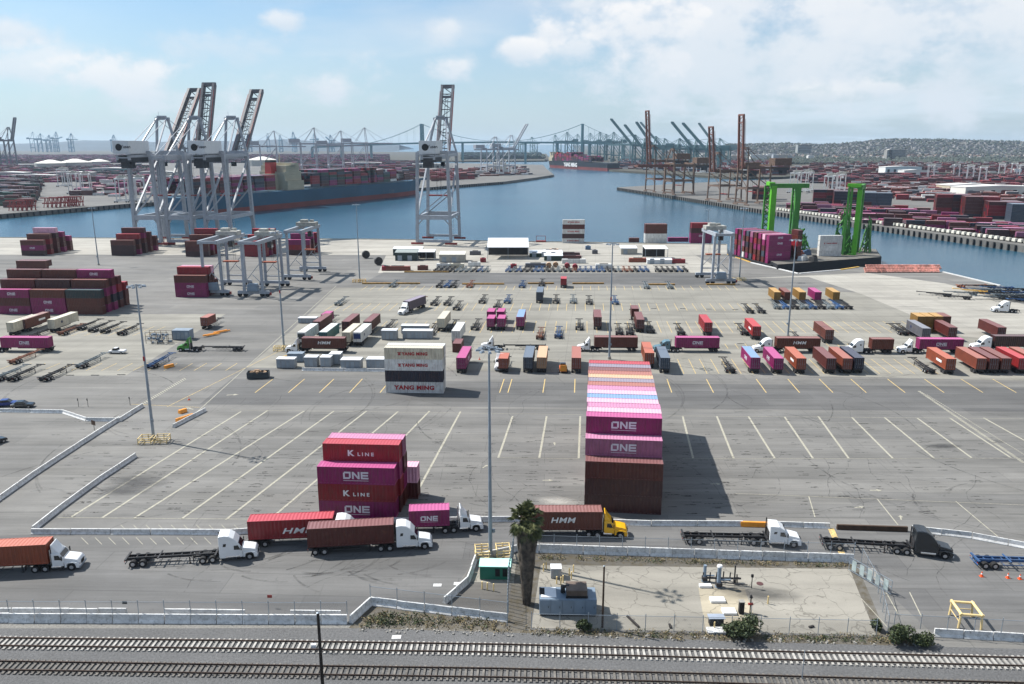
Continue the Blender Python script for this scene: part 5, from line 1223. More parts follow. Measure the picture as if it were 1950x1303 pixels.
    if not lite:
        b=MB(); b.box(2.0,-8,hg-4.2,2.2,2.8,2.6); b.build('operator_cab',M_glass,t,bevel=.05)
        b=MB(); b.box(0,-12,hg-.3,6.2,6.5,1.4); b.build('trolley',M_craneD,t)
        b=MB()
        for x in (-1.2,1.2):
            for y in (-13,-11): b.bar((x,y,hg-1),(x,y,hg-22),.08)
        b.build('hoist_rope',M_black,t); MB().box(0,-12,hg-22.4,12,2.2,.8).build('spreader',M_redsteel,t)
        b=MB()
        for i in range(20): b.box(w/2+1.2,-g+(1 if i%2 else -1),3+i*2.2,.9,1.2,.12); 
        b.bar((w/2+.9,-g-1.2,2),(w/2+.4,-g-1.2,hg),.12); b.bar((w/2+1.6,-g+1.2,2),(w/2+1.1,-g+1.2,hg),.12); b.build('stair_tower',ml,t)
    return t
M_white2=mat('grey white machinery house paint',(.60,.63,.65),.5,var=.06,stain=((.35,.34,.33),.3))
def rail_at(px,off=3): 
    g=G(px,455); return (g.x,g.y-off)
GC='tall pale quay cranes of the near terminal'
for lx,tip,lab,hs in ((300,(40,91),'leftmost tall pale quay crane with its boom raised',1),(362,(20,93),'second tall quay crane behind the leftmost one, steeper boom',0),(434,(36,90),'third tall quay crane beside the big container ship',1)):
    g=G(lx,466); sts(lab,(g.x,495),R(-7),M_crane,M_boom,tip=tip,group=GC,house=bool(hs),back=16,w=15.5,th=1.3)
g=G(838,466); sts('lone tall pale quay crane in the middle with raised boom',(g.x,495),R(-6),M_crane,M_boom,tip=(23,92),group=GC,w=20,back=12,th=1.2)
# low red frames on the quay
for x,y,lab in ((1030,461,'small red frame standing on the quay near the white canopy'),(322,466,'red spreader frame under the left quay cranes')):
    g=G(x,y); b=MB(); b.box(0,0,.5,6,2.4,.8)
    for s in (-1,1): b.bar((s*2.8,0,.8),(s*2.8,0,3.6),.25)
    b.bar((-2.8,0,3.6),(2.8,0,3.6),.25); o=b.build('lifting_spreader',M_redsteel); o.location=g; tag(o,lab,'spreader')
# ---------------------------------------------------------------- brown cranes on the right pier (seaward is towards the left front)
BRG='brown quay cranes on the right pier'
pd=(G(1278,372)-G(1673,430)).normalized(); prz=math.atan2(pd.y,pd.x)+math.pi/2   # local x along the pier edge, +y towards the channel
def pier_crane(px,py,lab,tip,boom=None,ml=M_brown,**k):
    g=G(px,py); n=Vector((-math.sin(prz),math.cos(prz),0)); 
    sts(lab,(g.x-n.x*4,g.y-n.y*4),prz,ml,boom or M_redbrown,tip=tip,group=BRG,lite=False,hg=k.pop('hg',37),w=k.pop('w',22),g=26,apex=k.pop('apex',18),mh=M_brown,back=26,**k)
prz=math.atan2((G(1278,372)-G(1673,430)).y,(G(1278,372)-G(1673,430)).x)-math.pi
prz+=R(8)
n_=Vector((-math.sin(prz),math.cos(prz),0))
if n_.x*G(1278,372).x+ n_.y*(-1000)<0: pass
prz+=math.pi   # +y points across the channel towards the near terminal
pier_crane(1232,366,'brown crane with rust-red raised boom near the tip of the right pier',(8,96),th=.85)
pier_crane(1268,371,'dark brown crane with lowered red boom at the pier tip',None,Lb=44,th=1.2,hg=33)
pier_crane(1404,391,'nearest brown crane on the right pier with a tall rust-red boom',(6,84),hg=35,th=.9,w=18)
pier_crane(1352,384,'brown crane farther back on the pier with raised reddish boom',(8,74),hg=30,th=.8)
# ---------------------------------------------------------------- far green and red cranes
FG='far green cranes beyond the channel'
def far_crane(px,py,topy,tipx,tipy,lab,m,ang,up,grp,hscale=1.0,th=2.0):
    g=G(px,py); s=CT*(py-275)/H                       # pixels per metre there
    hg=(py-topy)/s*.62
    sts(lab,(g.x,g.y),ang,m,m,tip=(up[0]/s,up[1]/s) if up else None,Lb=50,lite=True,group=grp,hg=hg,apex=hg*.5,w=22,g=28,back=20,th=th,portal=hg*.35,house=True,mh=m)
for i,(px,py,ty,ang,up) in enumerate(((1078,304,250,60,None),(1140,306,250,60,None),(1166,309,250,60,None),(1206,318,255,60,(48,88)),(1245,320,258,60,(38,84)),(1290,322,262,60,None),(1322,324,262,60,(48,88)),(1345,326,262,60,(50,88)),(1225,319,262,60,(40,78)))):
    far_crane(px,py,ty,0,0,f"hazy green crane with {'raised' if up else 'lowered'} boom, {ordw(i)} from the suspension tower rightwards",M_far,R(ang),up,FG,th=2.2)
for i,(px,py,ty,ang,up) in enumerate(((1056,300,256,50,None),(1098,302,254,65,None),(1122,304,252,60,None),(1152,306,254,60,None),(1186,312,256,55,None),(1262,316,262,65,(46,80)),(1306,318,264,60,None),(1366,320,262,60,(40,82)),(985,298,262,50,None),(1012,298,260,50,None))):
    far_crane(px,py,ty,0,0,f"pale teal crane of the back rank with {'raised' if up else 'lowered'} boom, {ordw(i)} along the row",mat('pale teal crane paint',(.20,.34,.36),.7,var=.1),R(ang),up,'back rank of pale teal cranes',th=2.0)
for i,(px,py,ty,m,ang,up) in enumerate(((975,332,255,M_crane,-55,(34,92)),(945,333,258,M_crane,-55,None))):
    far_crane(px,py,ty,0,0,['pale crane with a rust boom pointing up right at the peninsula tip','pale crane with lowered boom on the peninsula beside the rust-boomed one'][i],m,R(ang),up,'cranes at the peninsula tip',th=1.2)
for i,(px,py) in enumerate(((605,335),(655,333),(700,332),(530,338))):
    far_crane(px,py,240+(i%2)*6,0,0,f"pale crane with lowered red boom behind the big ship, {ordw(i)} of four",M_crane,R(-70),None,'cranes behind the big container ship',th=1.0)
far_crane(28,318,240,0,0,'dark grey crane alone at the far left with a raised boom',mat('slate crane paint',(.16,.17,.20),.7),R(-20),(15,90),None,th=2.0)
far_crane(378,320,262,0,0,'small dark crane between the tall quay cranes on the horizon',mat('slate crane paint',(.16,.17,.20),.7),R(-60),(30,72),None,th=2.0)
for i in range(12):
    px=[68,82,98,112,140,220,478,512,535,560,600,630][i]
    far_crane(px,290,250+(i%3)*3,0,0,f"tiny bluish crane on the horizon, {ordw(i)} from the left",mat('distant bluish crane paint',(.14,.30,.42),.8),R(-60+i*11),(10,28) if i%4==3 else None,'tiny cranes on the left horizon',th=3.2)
# white yard cranes far away
WH_=mat('white crane paint',(.68,.69,.68),.6,var=.05)
k=0
for x,y,lab in ((118,356,''),(140,370,''),(165,372,''),(232,386,''),(268,384,''),(320,378,''),(1510,368,''),(1530,366,''),(1575,378,''),(1590,374,''),(1770,344,''),(1820,342,''),(1845,346,''),(1870,350,''),(1905,340,''),(1930,338,''),(1945,343,''),(1300,328,''),(1330,330,''),(1352,331,'')):
    g=G(x,y); side='left peninsula' if x<600 else ('far green terminal' if x<1400 else 'right terminal')
    proto(('rtgf',),rtg_fn(WH_,24,24,9,True),(g.x,g.y,0),R(-35 if x>600 else 15)+R((k*13)%9),f"white far yard crane, {ordw(k)} from the left, on the {side}",'white yard cranes far away'); k+=1
# ---------------------------------------------------------------- barge with lime cranes and container deck
g0=G(1392,482)
t=thing('deck_barge','black deck barge moored in the basin under the lime cranes','barge',(0,0,0))
bd=gp([(1440,492),(1480,513),(1678,498),(1668,483),(1600,475)]); 
b=MB(); b.slab([(p.x,p.y) for p in bd],WL-.5,2.2); b.build('hull',mat('black barge hull',(.015,.017,.022),.6,var=.3),t)
b=MB(); b.slab([(p.x*.995+.8,p.y+.3) for p in bd],2.2,2.26); b.build('deck',mat('worn barge deck',(.22,.205,.18),.85,var=.3,scale=.2),t)
lp2=[G(1388,478),G(1500,506),G(1508,478),G(1420,466)]
def lime(px,py,ty,lab,lean=0,rz=0.0):
    X=G(px,py,2.2); hh=34
    t=thing('lime_gantry_crane',lab,'crane',(X.x,X.y,2.2),rz,'lime green gantry cranes on the barge')
    for s,mm_ in ((-1,M_lime),(1,M_limeD)):
        b=MB(); b.bar((s*6.5,0,0),(s*6.5,0,hh),2.8,2.2,(0,1,0)); b.build('leg',mm_,t)
        b=MB()
        for z in range(0,int(hh)-3,3): b.bar((s*7.5-1.6,5,z),(s*7.5+1.6,5,z+3),.5); b.bar((s*7.5+1.6,5,z),(s*7.5-1.6,5,z+3),.5)
        for dx in (-1.6,1.6): b.bar((s*7.5+dx,5,0),(s*7.5+dx,5,hh),.8)
        b.build('lattice_leg',M_limeD,t)
    MB().bar((-8.5,0,hh),(12,0,hh),2.0,2.2).build('main_beam',M_limeD,t); MB().bar((-8.5,5,hh),(12,5,hh),1.0,1.4).build('rear_beam',M_limeD,t)
    b=MB(); b.bar((-7.5,-.5,hh),(-7.5,6,hh+1.2),1.6); b.box(-7.5,2,hh+1,3,5,1.6); b.build('cap_beam',M_lime,t)
    b=MB(); b.bar((-6,-.6,hh*.45),(-4.6,-.6,hh*.15),.5); b.bar((-4.6,-.6,hh*.15),(-4,-.6,0),.5); b.build('white_hose',M_white,t)
    b=MB()
    for i in range(70): x=rnd.uniform(-9,16); z=rnd.uniform(1,9)*(1 if x>2 else .6); b.bar((x,rnd.uniform(0,8),0),(x+rnd.uniform(-3,3),rnd.uniform(0,8),z),.4)
    b.build('base_frame',M_limeD,t)
lime(1487,478,355,'left lime green gantry crane with a long top beam on the barge',0,R(3)); lime(1628,483,355,'right lime green gantry crane seen end-on on the barge',0,R(62))
for (x,y,hh_,lab,sd) in ((1652,482,19,'tangle of green lattice booms folded on the right end of the barge',2),(1605,480,24,'green lattice tower beside the right lime crane',5),(1522,470,10,'low green lattice base under the left lime crane',8)):
    r=random.Random(sd); g=G(x,y,2.2); b=MB(); P=[(r.uniform(-5,5),r.uniform(-1,7)) for _ in range(7)]
    for k in range(60):
        p=r.choice(P); q=r.choice(P); z0=r.uniform(0,hh_*.8); z1=min(hh_,z0+r.uniform(1,6)); b.bar((p[0]*(1-z0/hh_*.5),p[1],z0),(q[0]*(1-z1/hh_*.5),q[1],z1),.35)
    for p in P: b.bar((p[0],p[1],0),(p[0]*.5,p[1],hh_*r.uniform(.5,1)),.6)
    o=b.build('lattice_boom',M_limeD if sd!=2 else mat('worn green lattice paint',(.12,.32,.08),.6,var=.4)); o.location=(g.x,g.y,2.2); tag(o,lab,'crane boom')
# container wall on its own barge
bl=[['magenta','maroon','red','maroon','magenta'],['magenta','magenta','brown','magenta','maroon'],['white','brown','faded pink','maroon','magenta'],['magenta','maroon','navy blue','brown','slate blue'],['slate blue','brown','maroon','magenta','faded pink'],['red','maroon','magenta','red','maroon'],['maroon','brown','magenta','brown','magenta'],['maroon','slate blue','maroon','magenta','pale pink'],['magenta','magenta:ONES','magenta','magenta:ONES','magenta:ONES'] ]
a=G(1395,488); c_=G(1462,506); dr=(c_-a).normalized(); nr=Vector((-dr.y,dr.x,0)); rzb=math.atan2(nr.y,nr.x)
b=MB(); hull=[a+dr*-3-nr*1,c_+dr*4-nr*1,c_+dr*4+nr*15,a+dr*-3+nr*15]; 
cb_=thing('container_barge','low flat barge carrying the pink and brown container wall','barge'); b.slab([(p.x,p.y) for p in hull],WL-.5,.9); b.build('hull',mat('black barge hull',(.015,.017,.022),.6,var=.3),cb_)
span=(c_-a).length; ncol=len(bl)
for i,colm in enumerate(bl):
    for tt,cname in enumerate(colm):
        cname,_,lg=cname.partition(':'); p=a+dr*((i+.5)*span/ncol)+nr*6.2; container(cname,Vector((p.x,p.y,.95+tt*2.75)),rzb+math.pi,f"{cname} container, {TIER[tt] if tt<4 else 'top'} tier, {ordw(i)} column from left, barge wall by the basin",12.19,2.72,lg or None,2,'container wall on the barge')
p=a+dr*span*.86+nr*17.6
for k in range(6): container(['maroon','brown','maroon','red','brown','maroon'][k],Vector((p.x,p.y,.95+k*2.6)),rzb+math.pi/2,f"{['maroon','brown','maroon','red','brown','maroon'][k]} container, {TIER[k]} of the column behind the barge wall",6.06,2.55,None,2,'column behind the barge wall')
g=G(1572,488,2.2)
for k in range(4): container('white',Vector((g.x+2,g.y+1,2.26+k*2.6)),R(3),f"white container, {['bottom','second','third','top'][k]} of the white stack on the barge deck",11.5,2.55,'YM' if k==2 else None,2,'white stack on the barge deck')
for k,(x,y,c,lab) in enumerate(((1508,488,(.55,.55,.53),'white machine housing on the barge deck left'),(1535,486,(.06,.12,.22),'blue machine box on the barge deck middle'),(1522,489,(.35,.1,.06),'rust red box on the barge deck'),(1528,497,(.6,.6,.58),'small white boat-like box low on the barge deck'),(1548,498,(.03,.03,.03),'small black box low on the barge deck'),(1592,481,(.25,.18,.12),'brown timber heap on the barge deck'))):
    g=G(x,y,2.2); b=MB(); b.box(0,0,1.2,4.5,3,2.2,.2*k,.8,.8); b.box(.6,0,2.6,1.6,1.6,.8); o=b.build('deck_machine',mat('deck machine %d'%k,c,.6,var=.2),None,bevel=.05); o.location=(g.x,g.y,2.26); tag(o,lab,'machine')
# heap of red and white pieces on the quay
k=0
for x in range(1652,1792,10):
    for r in range(2):
        g=G(x+r*3,519-r*6); b=MB(); 
        for q in range(3): b.tube((-1.3,(q-1)*.8,.5+q*.6),(1.3,(q-1)*.8,.5+q*.6),.42,n=8); b.box(-1.4,(q-1)*.8,.5+q*.6,.1,.9,.9)
        if k==0: PB=b.mesh('spool_bundle',[mat('faded red white plastic',(.62,.28,.22),.7,var=.5,scale=1.2,stain=((.75,.7,.65),.8))])
        o=link('spool_bundle',PB); o.location=g; o.rotation_euler=(0,0,rnd.uniform(-.2,.2)); tag(o,f"faded red and white bundle, {ordw(k//2)} from left in the {'back' if r else 'front'} row on the quay edge",'bundle','red and white bundles on the right quay edge'); k+=1
# ---------------------------------------------------------------- workshops on the apron
def canopy(px0,px1,py,ty,dep,lab,name='canopy',m=None,open_=True,roofm=None,rise=.6):
    a=G(px0,py); c=G(px1,py); w_=(c-a).length; X=(a+c)/2; s=CT*(py-275)/H; h=(py-ty)/s
    t=thing(name,lab,'canopy' if open_ else 'shed',(X.x,X.y,0))
    rm=roofm or M_white
    b=MB(); b.add([(x,y,z) for y,zz in ((0,h),(dep,h+rise)) for x in (-w_/2,w_/2) for z in (zz-.2,zz)],[(0,1,3,2),(4,6,7,5),(0,2,6,4),(1,5,7,3),(0,4,5,1),(2,3,7,6)]); b.build('roof',rm,t)
    if open_:
        for x in (-w_/2+.2,0,w_/2-.2):
            for y in (.2,dep-.2): MB().bar((x,y,0),(x,y,h-.2),.22).build('post',M_galv,t)
        MB().box(0,dep-.3,h/2,w_-.4,.1,h-.3).build('rear_wall',M_frame,t)
    else:
        MB().box(0,dep/2,(h-.2)/2,w_-.3,dep-.3,h-.2).build('walls',m,t)
        for i in range(max(1,int(w_/5))): MB().box(-w_/2+2.5+i*5,-.0+.1,1.4,2.2,.08,2.6).build('door',M_galv,t)
canopy(928,1007,494,471,16,'big open canopy with a bright white sloping roof on the apron',rise=3.0)
canopy(795,828,496,480,7,'small white canopy left of the big one')
canopy(752,795,497,481,8,'long low dark shed at the left of the workshops','shed',mat('dark green shed wall',(.035,.06,.055),.7),False,mat('pale green shed roof',(.36,.40,.38),.6))
canopy(748,805,487,474,6,'dark shed with a whitish roof behind the left canopy','shed',mat('dark green shed wall',(.035,.06,.055),.7),False)
canopy(836,886,500,485,9,'cream roofed long shed beside the small white canopy','shed',mat('cream shed wall',(.5,.48,.42),.7),False,mat('cream shed roof',(.62,.60,.52),.6))
canopy(1008,1072,490,482,8,'long dark green low shed right of the white canopy','shed',mat('dark green container wall',(.02,.05,.035),.7),False)
canopy(1036,1072,497,487,5,'second dark green low shed beside the maroon boxes','shed',mat('dark green container wall',(.02,.05,.035),.7),False)
canopy(1228,1272,494,474,9,'white domed canopy under the white-based stack')
canopy(1182,1214,485,473,7,'pale cabin left of the white domed canopy','shed',mat('cream shed wall',(.5,.48,.42),.7),False)
canopy(1232,1280,503,495,3,'white vehicle shed in front of the domed canopy','shed',M_white2,False)
wl=[(1083,489,'dark maroon',12,'long'),(1085,495,'maroon',12.2,'second long'),(1093,502,'white',12,'white'),(845,511,'white',7,'small white'),(870,511,'cream',7,'small cream'),(903,508,'white',6,'short white'),(757,516,'rust orange',12,'rust orange flat'),(735,516,'red',4,'little red'),(978,512,'red',3,'small red tank-like'),(1020,510,'grey',10,'grey'),(1055,482,'peach',5,'tan'),(1045,484,'white',6,'low white'),(805,515,'brown',5,'brown scrap'),(1215,500,'orange',9,'low orange'),(1290,502,'red',8,'low red'),(1133,484,'grey',3,'grey post-like'),(905,486,'grey',6,'grey'),(920,500,'red',3,'red engine-like'),(1120,476,'sky blue',3,'little blue'),(1150,512,'white',8,'white machine')]
for k,(x,y,c,L,nm) in enumerate(wl):
    g=G(x,y); t=thing('workshop_box',f"{nm} {c} box, {ordw(k)} noted among the workshop clutter",'box',(g.x,g.y,0),R((k*7)%5-2),'boxes and tanks around the workshops')
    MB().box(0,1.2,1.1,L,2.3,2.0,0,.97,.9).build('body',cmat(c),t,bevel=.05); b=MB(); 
    for s in (-1,1): b.box(s*L*.4,1.2,.06,.3,2.2,.12)
    b.box(0,1.2,2.2,L*.5,1.0,.25); b.build('fittings',M_frame,t)
k=0
for x,y,cc in ((1045,510,0),(1058,509,0),(1080,511,1),(1095,513,1)):
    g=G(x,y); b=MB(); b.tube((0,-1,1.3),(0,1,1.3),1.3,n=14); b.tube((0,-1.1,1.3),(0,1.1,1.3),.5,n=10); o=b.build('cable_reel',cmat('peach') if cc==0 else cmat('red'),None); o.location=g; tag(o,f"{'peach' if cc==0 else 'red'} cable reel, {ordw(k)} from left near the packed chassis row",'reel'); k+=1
for x,y,lab in ((697,492,'dark round tyre-like reel on the apron, upper one'),(721,505,'dark round tyre-like reel on the apron, lower one')):
    g=G(x,y); b=MB(); b.tube((0,-.7,2.0),(0,.7,2.0),2.0,n=20); b.tube((0,-.9,2.0),(0,.9,2.0),.8,n=14); o=b.build('cable_reel',M_frame); o.location=g; o.rotation_euler=(0,0,.5); tag(o,lab,'reel')
for i,(x0,x1,y) in enumerate(((770,855,519),(690,800,541),(880,960,542),(1005,1055,541),(1090,1150,541),(1235,1285,543),(1345,1400,543))):
    a=G(x0,y); c=G(x1,y); b=MB(); b.bar((a.x,a.y,.3),(c.x,c.y,.3),.8,.6); tag(b.build('orange_kerb',mat('worn orange kerb',(.45,.26,.07),.8,var=.3)),f"low worn orange barrier strip, {ordw(i)} from the top left of the chassis yard",'barrier')
# ---------------------------------------------------------------- ships
PAL=['magenta','maroon','dark maroon','brown','navy blue','red','slate blue','green','white','rust orange','faded pink','grey']
def stuffbox(name,items,lab=None,cat=None,parent=None,pal=PAL,far=True):
    """items: (x,y,z,lx,ly,lz,rz,colour index)"""
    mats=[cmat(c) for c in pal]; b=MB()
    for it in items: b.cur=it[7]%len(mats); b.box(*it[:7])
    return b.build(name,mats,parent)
def ship(p_stern,p_bow,beam,fb,label,hull_m,house_u,loads,funnel,decks,boot=2.5,name_txt=None,housew=.12,hh=26):
    d=(p_bow-p_stern); L=d.length; rz=math.atan2(d.y,d.x)
    t=thing('container_ship',label,'ship',(p_stern.x,p_stern.y,WL),rz)
    def outline(sc,bowcut): 
        pts=[]; hb=beam/2*sc
        for u in (0,.02,.1,.3,.6,.8,.88,.94,.98,1.0): 
            wv=hb*(1-max(0,(u-.80)/.20)**2*1.0) if u<1 else 0.0
            if u<.05: wv=hb*.9
            pts.append((u*(L-bowcut),wv))
        return pts+[(x,-y) for x,y in pts[::-1] if y>0]
    def loft(z0,z1,s0,s1,c0,c1,m,nm):
        a=outline(s0,c0); c=outline(s1,c1); n=len(a); b=MB(); b.add([(x,y,z0) for x,y in a]+[(x,y,z1) for x,y in c],[tuple(range(n))[::-1],tuple(range(n,2*n))]+[(i,(i+1)%n,n+(i+1)%n,n+i) for i in range(n)]); b.build(nm,m,t)
    loft(-1,boot,.92,.95,9,7,mat('red boot paint',(.26,.055,.045),.6,var=.2,scale=.05),'boot_stripe'); loft(boot,fb,.95,1.0,7,0,hull_m,'hull')
    # bulwark at the bow
    b=MB(); b.prism([(L*.90,fb),(L-.5,fb),(L+1.5,fb+3.2),(L*.91,fb+2.2)],-beam*.30,-beam*.28); b.prism([(L*.90,fb),(L-.5,fb),(L+1.5,fb+3.2),(L*.91,fb+2.2)],beam*.28,beam*.30); b.build('bulwark',hull_m,t)
    hx=house_u*L; hm=mat('cream superstructure paint',(.55,.50,.36),.6,var=.1,scale=.1) if beam>30 else M_white2
    b=MB()
    for i in range(decks): b.box(hx,0,fb+1.6+i*3.0,L*housew*(1 if i<decks-2 else .8)*.5,beam*(.96 if i<3 else .80),2.9)
    b.box(hx+1,0,fb+3.0*decks+1.2,6,beam*1.02,2.2); b.build('superstructure',hm,t)
    w_=MB()
    for i in range(2,decks): 
        for y in range(-int(beam*.35),int(beam*.35),3): w_.box(hx+L*housew*(.25 if i<decks-2 else .2)+.03,y,fb+1.9+i*3.0,.08,1.4,1.0)
    w_.build('windows',M_glass,t)
    b=MB(); b.tube((hx,0,fb+3*decks+2),(hx,0,fb+3*decks+11),.5,.3,8); b.bar((hx,-4,fb+3*decks+7),(hx,4,fb+3*decks+7),.4); b.build('radar_mast',hm,t)
    fx=hx-funnel[0]; b=MB(); b.box(fx,0,fb+hh*.62+funnel[1]/2,9,8,funnel[1],0,.9,.9); b.build('funnel',mat('red funnel paint',(.55,.03,.02),.5),t)
    b=MB(); b.box(fx,0,fb+hh*.62+funnel[1]+1.0,8.4,7.4,2.2,0,.9,.9); b.build('funnel_top',M_black,t); b=MB(); b.box(fx,0,fb+hh*.31,12,14,hh*.62); b.build('engine_casing',hm,t)
    items=[]; r2=random.Random(int(L))
    for (u0,u1,t0,t1,palw) in loads:
        x=u0*L
        while x<u1*L:
            tiers=r2.randint(t0,t1)
            wd=beam*(1-max(0,(x/L-.80)/.20)**2*.8)*.96; n=int(wd/2.5)
            for j in range(n):
                tj=max(1,tiers-(1 if r2.random()<.15 else 0))
                for k in range(tj):
                    if 0<j<n-1 and k<tj-1: continue
                    items.append((x+6.2,(j-(n-1)/2)*2.5,fb+1.9+k*2.75+1.35,12.1,2.42,2.68,0,r2.choice(palw)))
            x+=13.4+(1.6 if r2.random()<.5 else 0)
    o=stuffbox('container_cargo',items,parent=t); o['kind']='stuff'
    b=MB()
    for i in range(18): b.bar((L*.05+i*L*.05,-beam*.47,fb),(L*.05+i*L*.05,-beam*.47,fb+2.6),.5); 
    b.bar((4,-beam*.49,fb+1.1),(L*.9,-beam*.49,fb+1.1),.15); b.build('deck_rail',mat('grey deck steel',(.3,.3,.3),.6),t)
    if name_txt:
        tb=MB(); text_faces(tb,name_txt,fb*.55,L*.35*1.0,fb*.62,-beam*.5*.985-.15,-1,.07); o=tb.build('hull_lettering',M_letterW,t)
    return t,L
M_hullB=mat('worn blue hull paint',(.03,.11,.19),.55,var=.18,scale=.03,stain=((.12,.13,.15),.4))
ps=G(392,420,WL); pb=G(800,369,WL)
sh,L_=ship(ps+Vector((-40,26,0)),pb+Vector((0,18,0)),40,17,'large blue container ship with a red funnel moored at the left peninsula',M_hullB,.348,[(.03,.27,5,5,[0,1,2,3,5,6,4]),(.41,.66,5,6,[2,6,4,0,1,5,7]),(.66,.80,4,6,[1,3,5,6,8,7,0]),(.80,.90,2,4,[1,3,5,2])],(13,11),8,5)
ps=G(1168,326,WL); pb=G(1045,319,WL)
ship(ps,pb+Vector((0,25,0)),38,18,'distant container ship with dark hull and red bottom in the channel',mat('black hull paint',(.02,.025,.035),.55,var=.2,scale=.03),.86,[(.22,.50,4,6,[0,1,2,3,4]),(.52,.78,6,8,[0,1,2,5])],(12,6),7,7,None)
tb=MB(); d=(pb+Vector((0,25,0))-ps); u=d.normalized(); nn=Vector((-u.y,u.x,0)); 
if nn.y>0: nn=-nn
# its hull name
tx=MB(); text_faces(tx,'YANG MING',9.5,0,0,0,-1,.06); o=tx.build('hull_lettering',M_letterW); mid=ps+d*.52+nn*19.3; o.location=(mid.x,mid.y,WL+11); o.rotation_euler=(0,0,math.atan2(-u.y,-u.x))
root=[q for q in bpy.data.objects if q.name.startswith('container_ship')][-1]
bpy.context.view_layer.update(); o.parent=root; o.matrix_parent_inverse=root.matrix_world.inverted(); KIDS.setdefault(root.name,[]).append(o)
# ---------------------------------------------------------------- far terminals: container blocks
def inpoly(x,y,poly):
    c=False; n=len(poly)
    for i in range(n):
        x0,y0=poly[i]; x1,y1=poly[(i+1)%n]
        if (y0>y)!=(y1>y) and x<(x1-x0)*(y-y0)/(y1-y0)+x0: c=not c
    return c
def blocks(name,pxpoly,rz,tmax,pal,fill=.8,seed=1,mn=1,rows=(5,7),aisle=9.0,lab=None):
    P=[(G(*p).x,G(*p).y) for p in pxpoly]; r=random.Random(seed); c,s=math.cos(rz),math.sin(rz)
    cx=sum(p[0] for p in P)/len(P); cy=sum(p[1] for p in P)/len(P); R_=max(math.hypot(p[0]-cx,p[1]-cy) for p in P); items=[]
    v=-R_
    while v<R_:
        nr=r.randint(*rows); u=-R_
        while u<R_:
            x=cx+(u+6)*c-v*s; y=cy+(u+6)*s+v*c
            if r.random()<fill and inpoly(x,y,P):
                t=r.randint(mn,tmax); c0=r.choice(pal)
                for j in range(nr):
                    tj=max(1,t-r.choice([0,0,0,1,2]))
                    for k in range(tj):
                        if 0<j<nr-1 and k<tj-1: continue
                        q=(j)*2.6; xx=cx+(u+6)*c-(v+q)*s; yy=cy+(u+6)*s+(v+q)*c
                        if not inpoly(xx,yy,P): continue
                        items.append((xx,yy,k*2.75+1.38,12.1,2.42,2.7,rz,c0 if r.random()<.4 else r.choice(pal)))
            u+=12.7
        v+=nr*2.6+aisle
    if not items: return
    o=stuffbox(name,items); tag(o,lab,'containers','stacked containers of the far terminals','stuff')
DK=[1,2,2,3,1,3,4,5,0,6,7]
blocks('stacked_containers',[(0,398),(55,396),(78,352),(0,352)],R(8),4,[1,2,3,4,7],.95,3,3,lab='dark maroon and green container blocks on the left peninsula')
blocks('stacked_containers',[(-20,350),(300,345),(300,318),(-20,318)],R(8),3,DK,.7,4,1,lab='dark container rows behind the round tanks at left')
blocks('stacked_containers',[(130,378),(480,366),(480,338),(180,342)],R(8),3,[0,1,3,5,8],.55,5,1,lab='container rows behind the tall quay cranes')
blocks('stacked_containers',[(-20,312),(740,310),(740,297),(-20,299)],R(4),4,[1,2,0,3,4],.8,6,2,(6,9),lab='hazy purple container blocks along the left horizon')
blocks('stacked_containers',[(560,345),(790,338),(800,312),(560,315)],R(8),4,DK,.7,7,2,lab='container blocks between the big ship and the peninsula cranes')
blocks('stacked_containers',[(818,346),(905,342),(905,330),(800,332)],R(8),4,[1,3,9,5,2],.9,8,2,aisle=5,lab='rusty container block on the peninsula right of the lone crane')
blocks('stacked_containers',[(905,337),(1010,333),(1000,322),(905,324)],R(8),3,[11,8,9,3],.8,9,1,lab='grey and orange containers at the peninsula tip')
blocks('stacked_containers',[(880,304),(1030,303),(1030,294),(880,294)],R(8),5,[7,6,4,7],.9,10,3,lab='green container rows beyond the narrow channel')
blocks('stacked_containers',[(1180,322),(1500,335),(1500,312),(1180,309)],R(-20),4,[6,9,5,8,1,4],.75,11,1,lab='mixed container blocks of the far green terminal')
blocks('stacked_containers',[(1490,400),(1640,424),(1950,461),(2100,480),(2100,455),(1700,400),(1600,392)],R(-17),2,[5,1,2,3,4,0,10],.9,12,1,(2,3),7,lab='low rows of containers along the edge of the right pier')
blocks('stacked_containers',[(1570,378),(1700,380),(1950,400),(2100,410),(2100,360),(1850,352),(1580,352)],R(-17),2,[9,8,3,5,1,11],.7,13,1,(2,4),8,lab='long rows of low trailers in the right terminal')
blocks('stacked_containers',[(1520,350),(2000,352),(2000,336),(1520,338)],R(-17),3,[1,2,5,3,4],.85,14,1,(5,7),8,lab='dark red container blocks below the right-hand trees')
blocks('stacked_containers',[(1450,333),(1700,330),(2000,330),(2000,312),(1560,312)],R(-17),3,[1,5,9,2,8],.45,15,1,(4,6),14,lab='scattered red containers before the hillside')
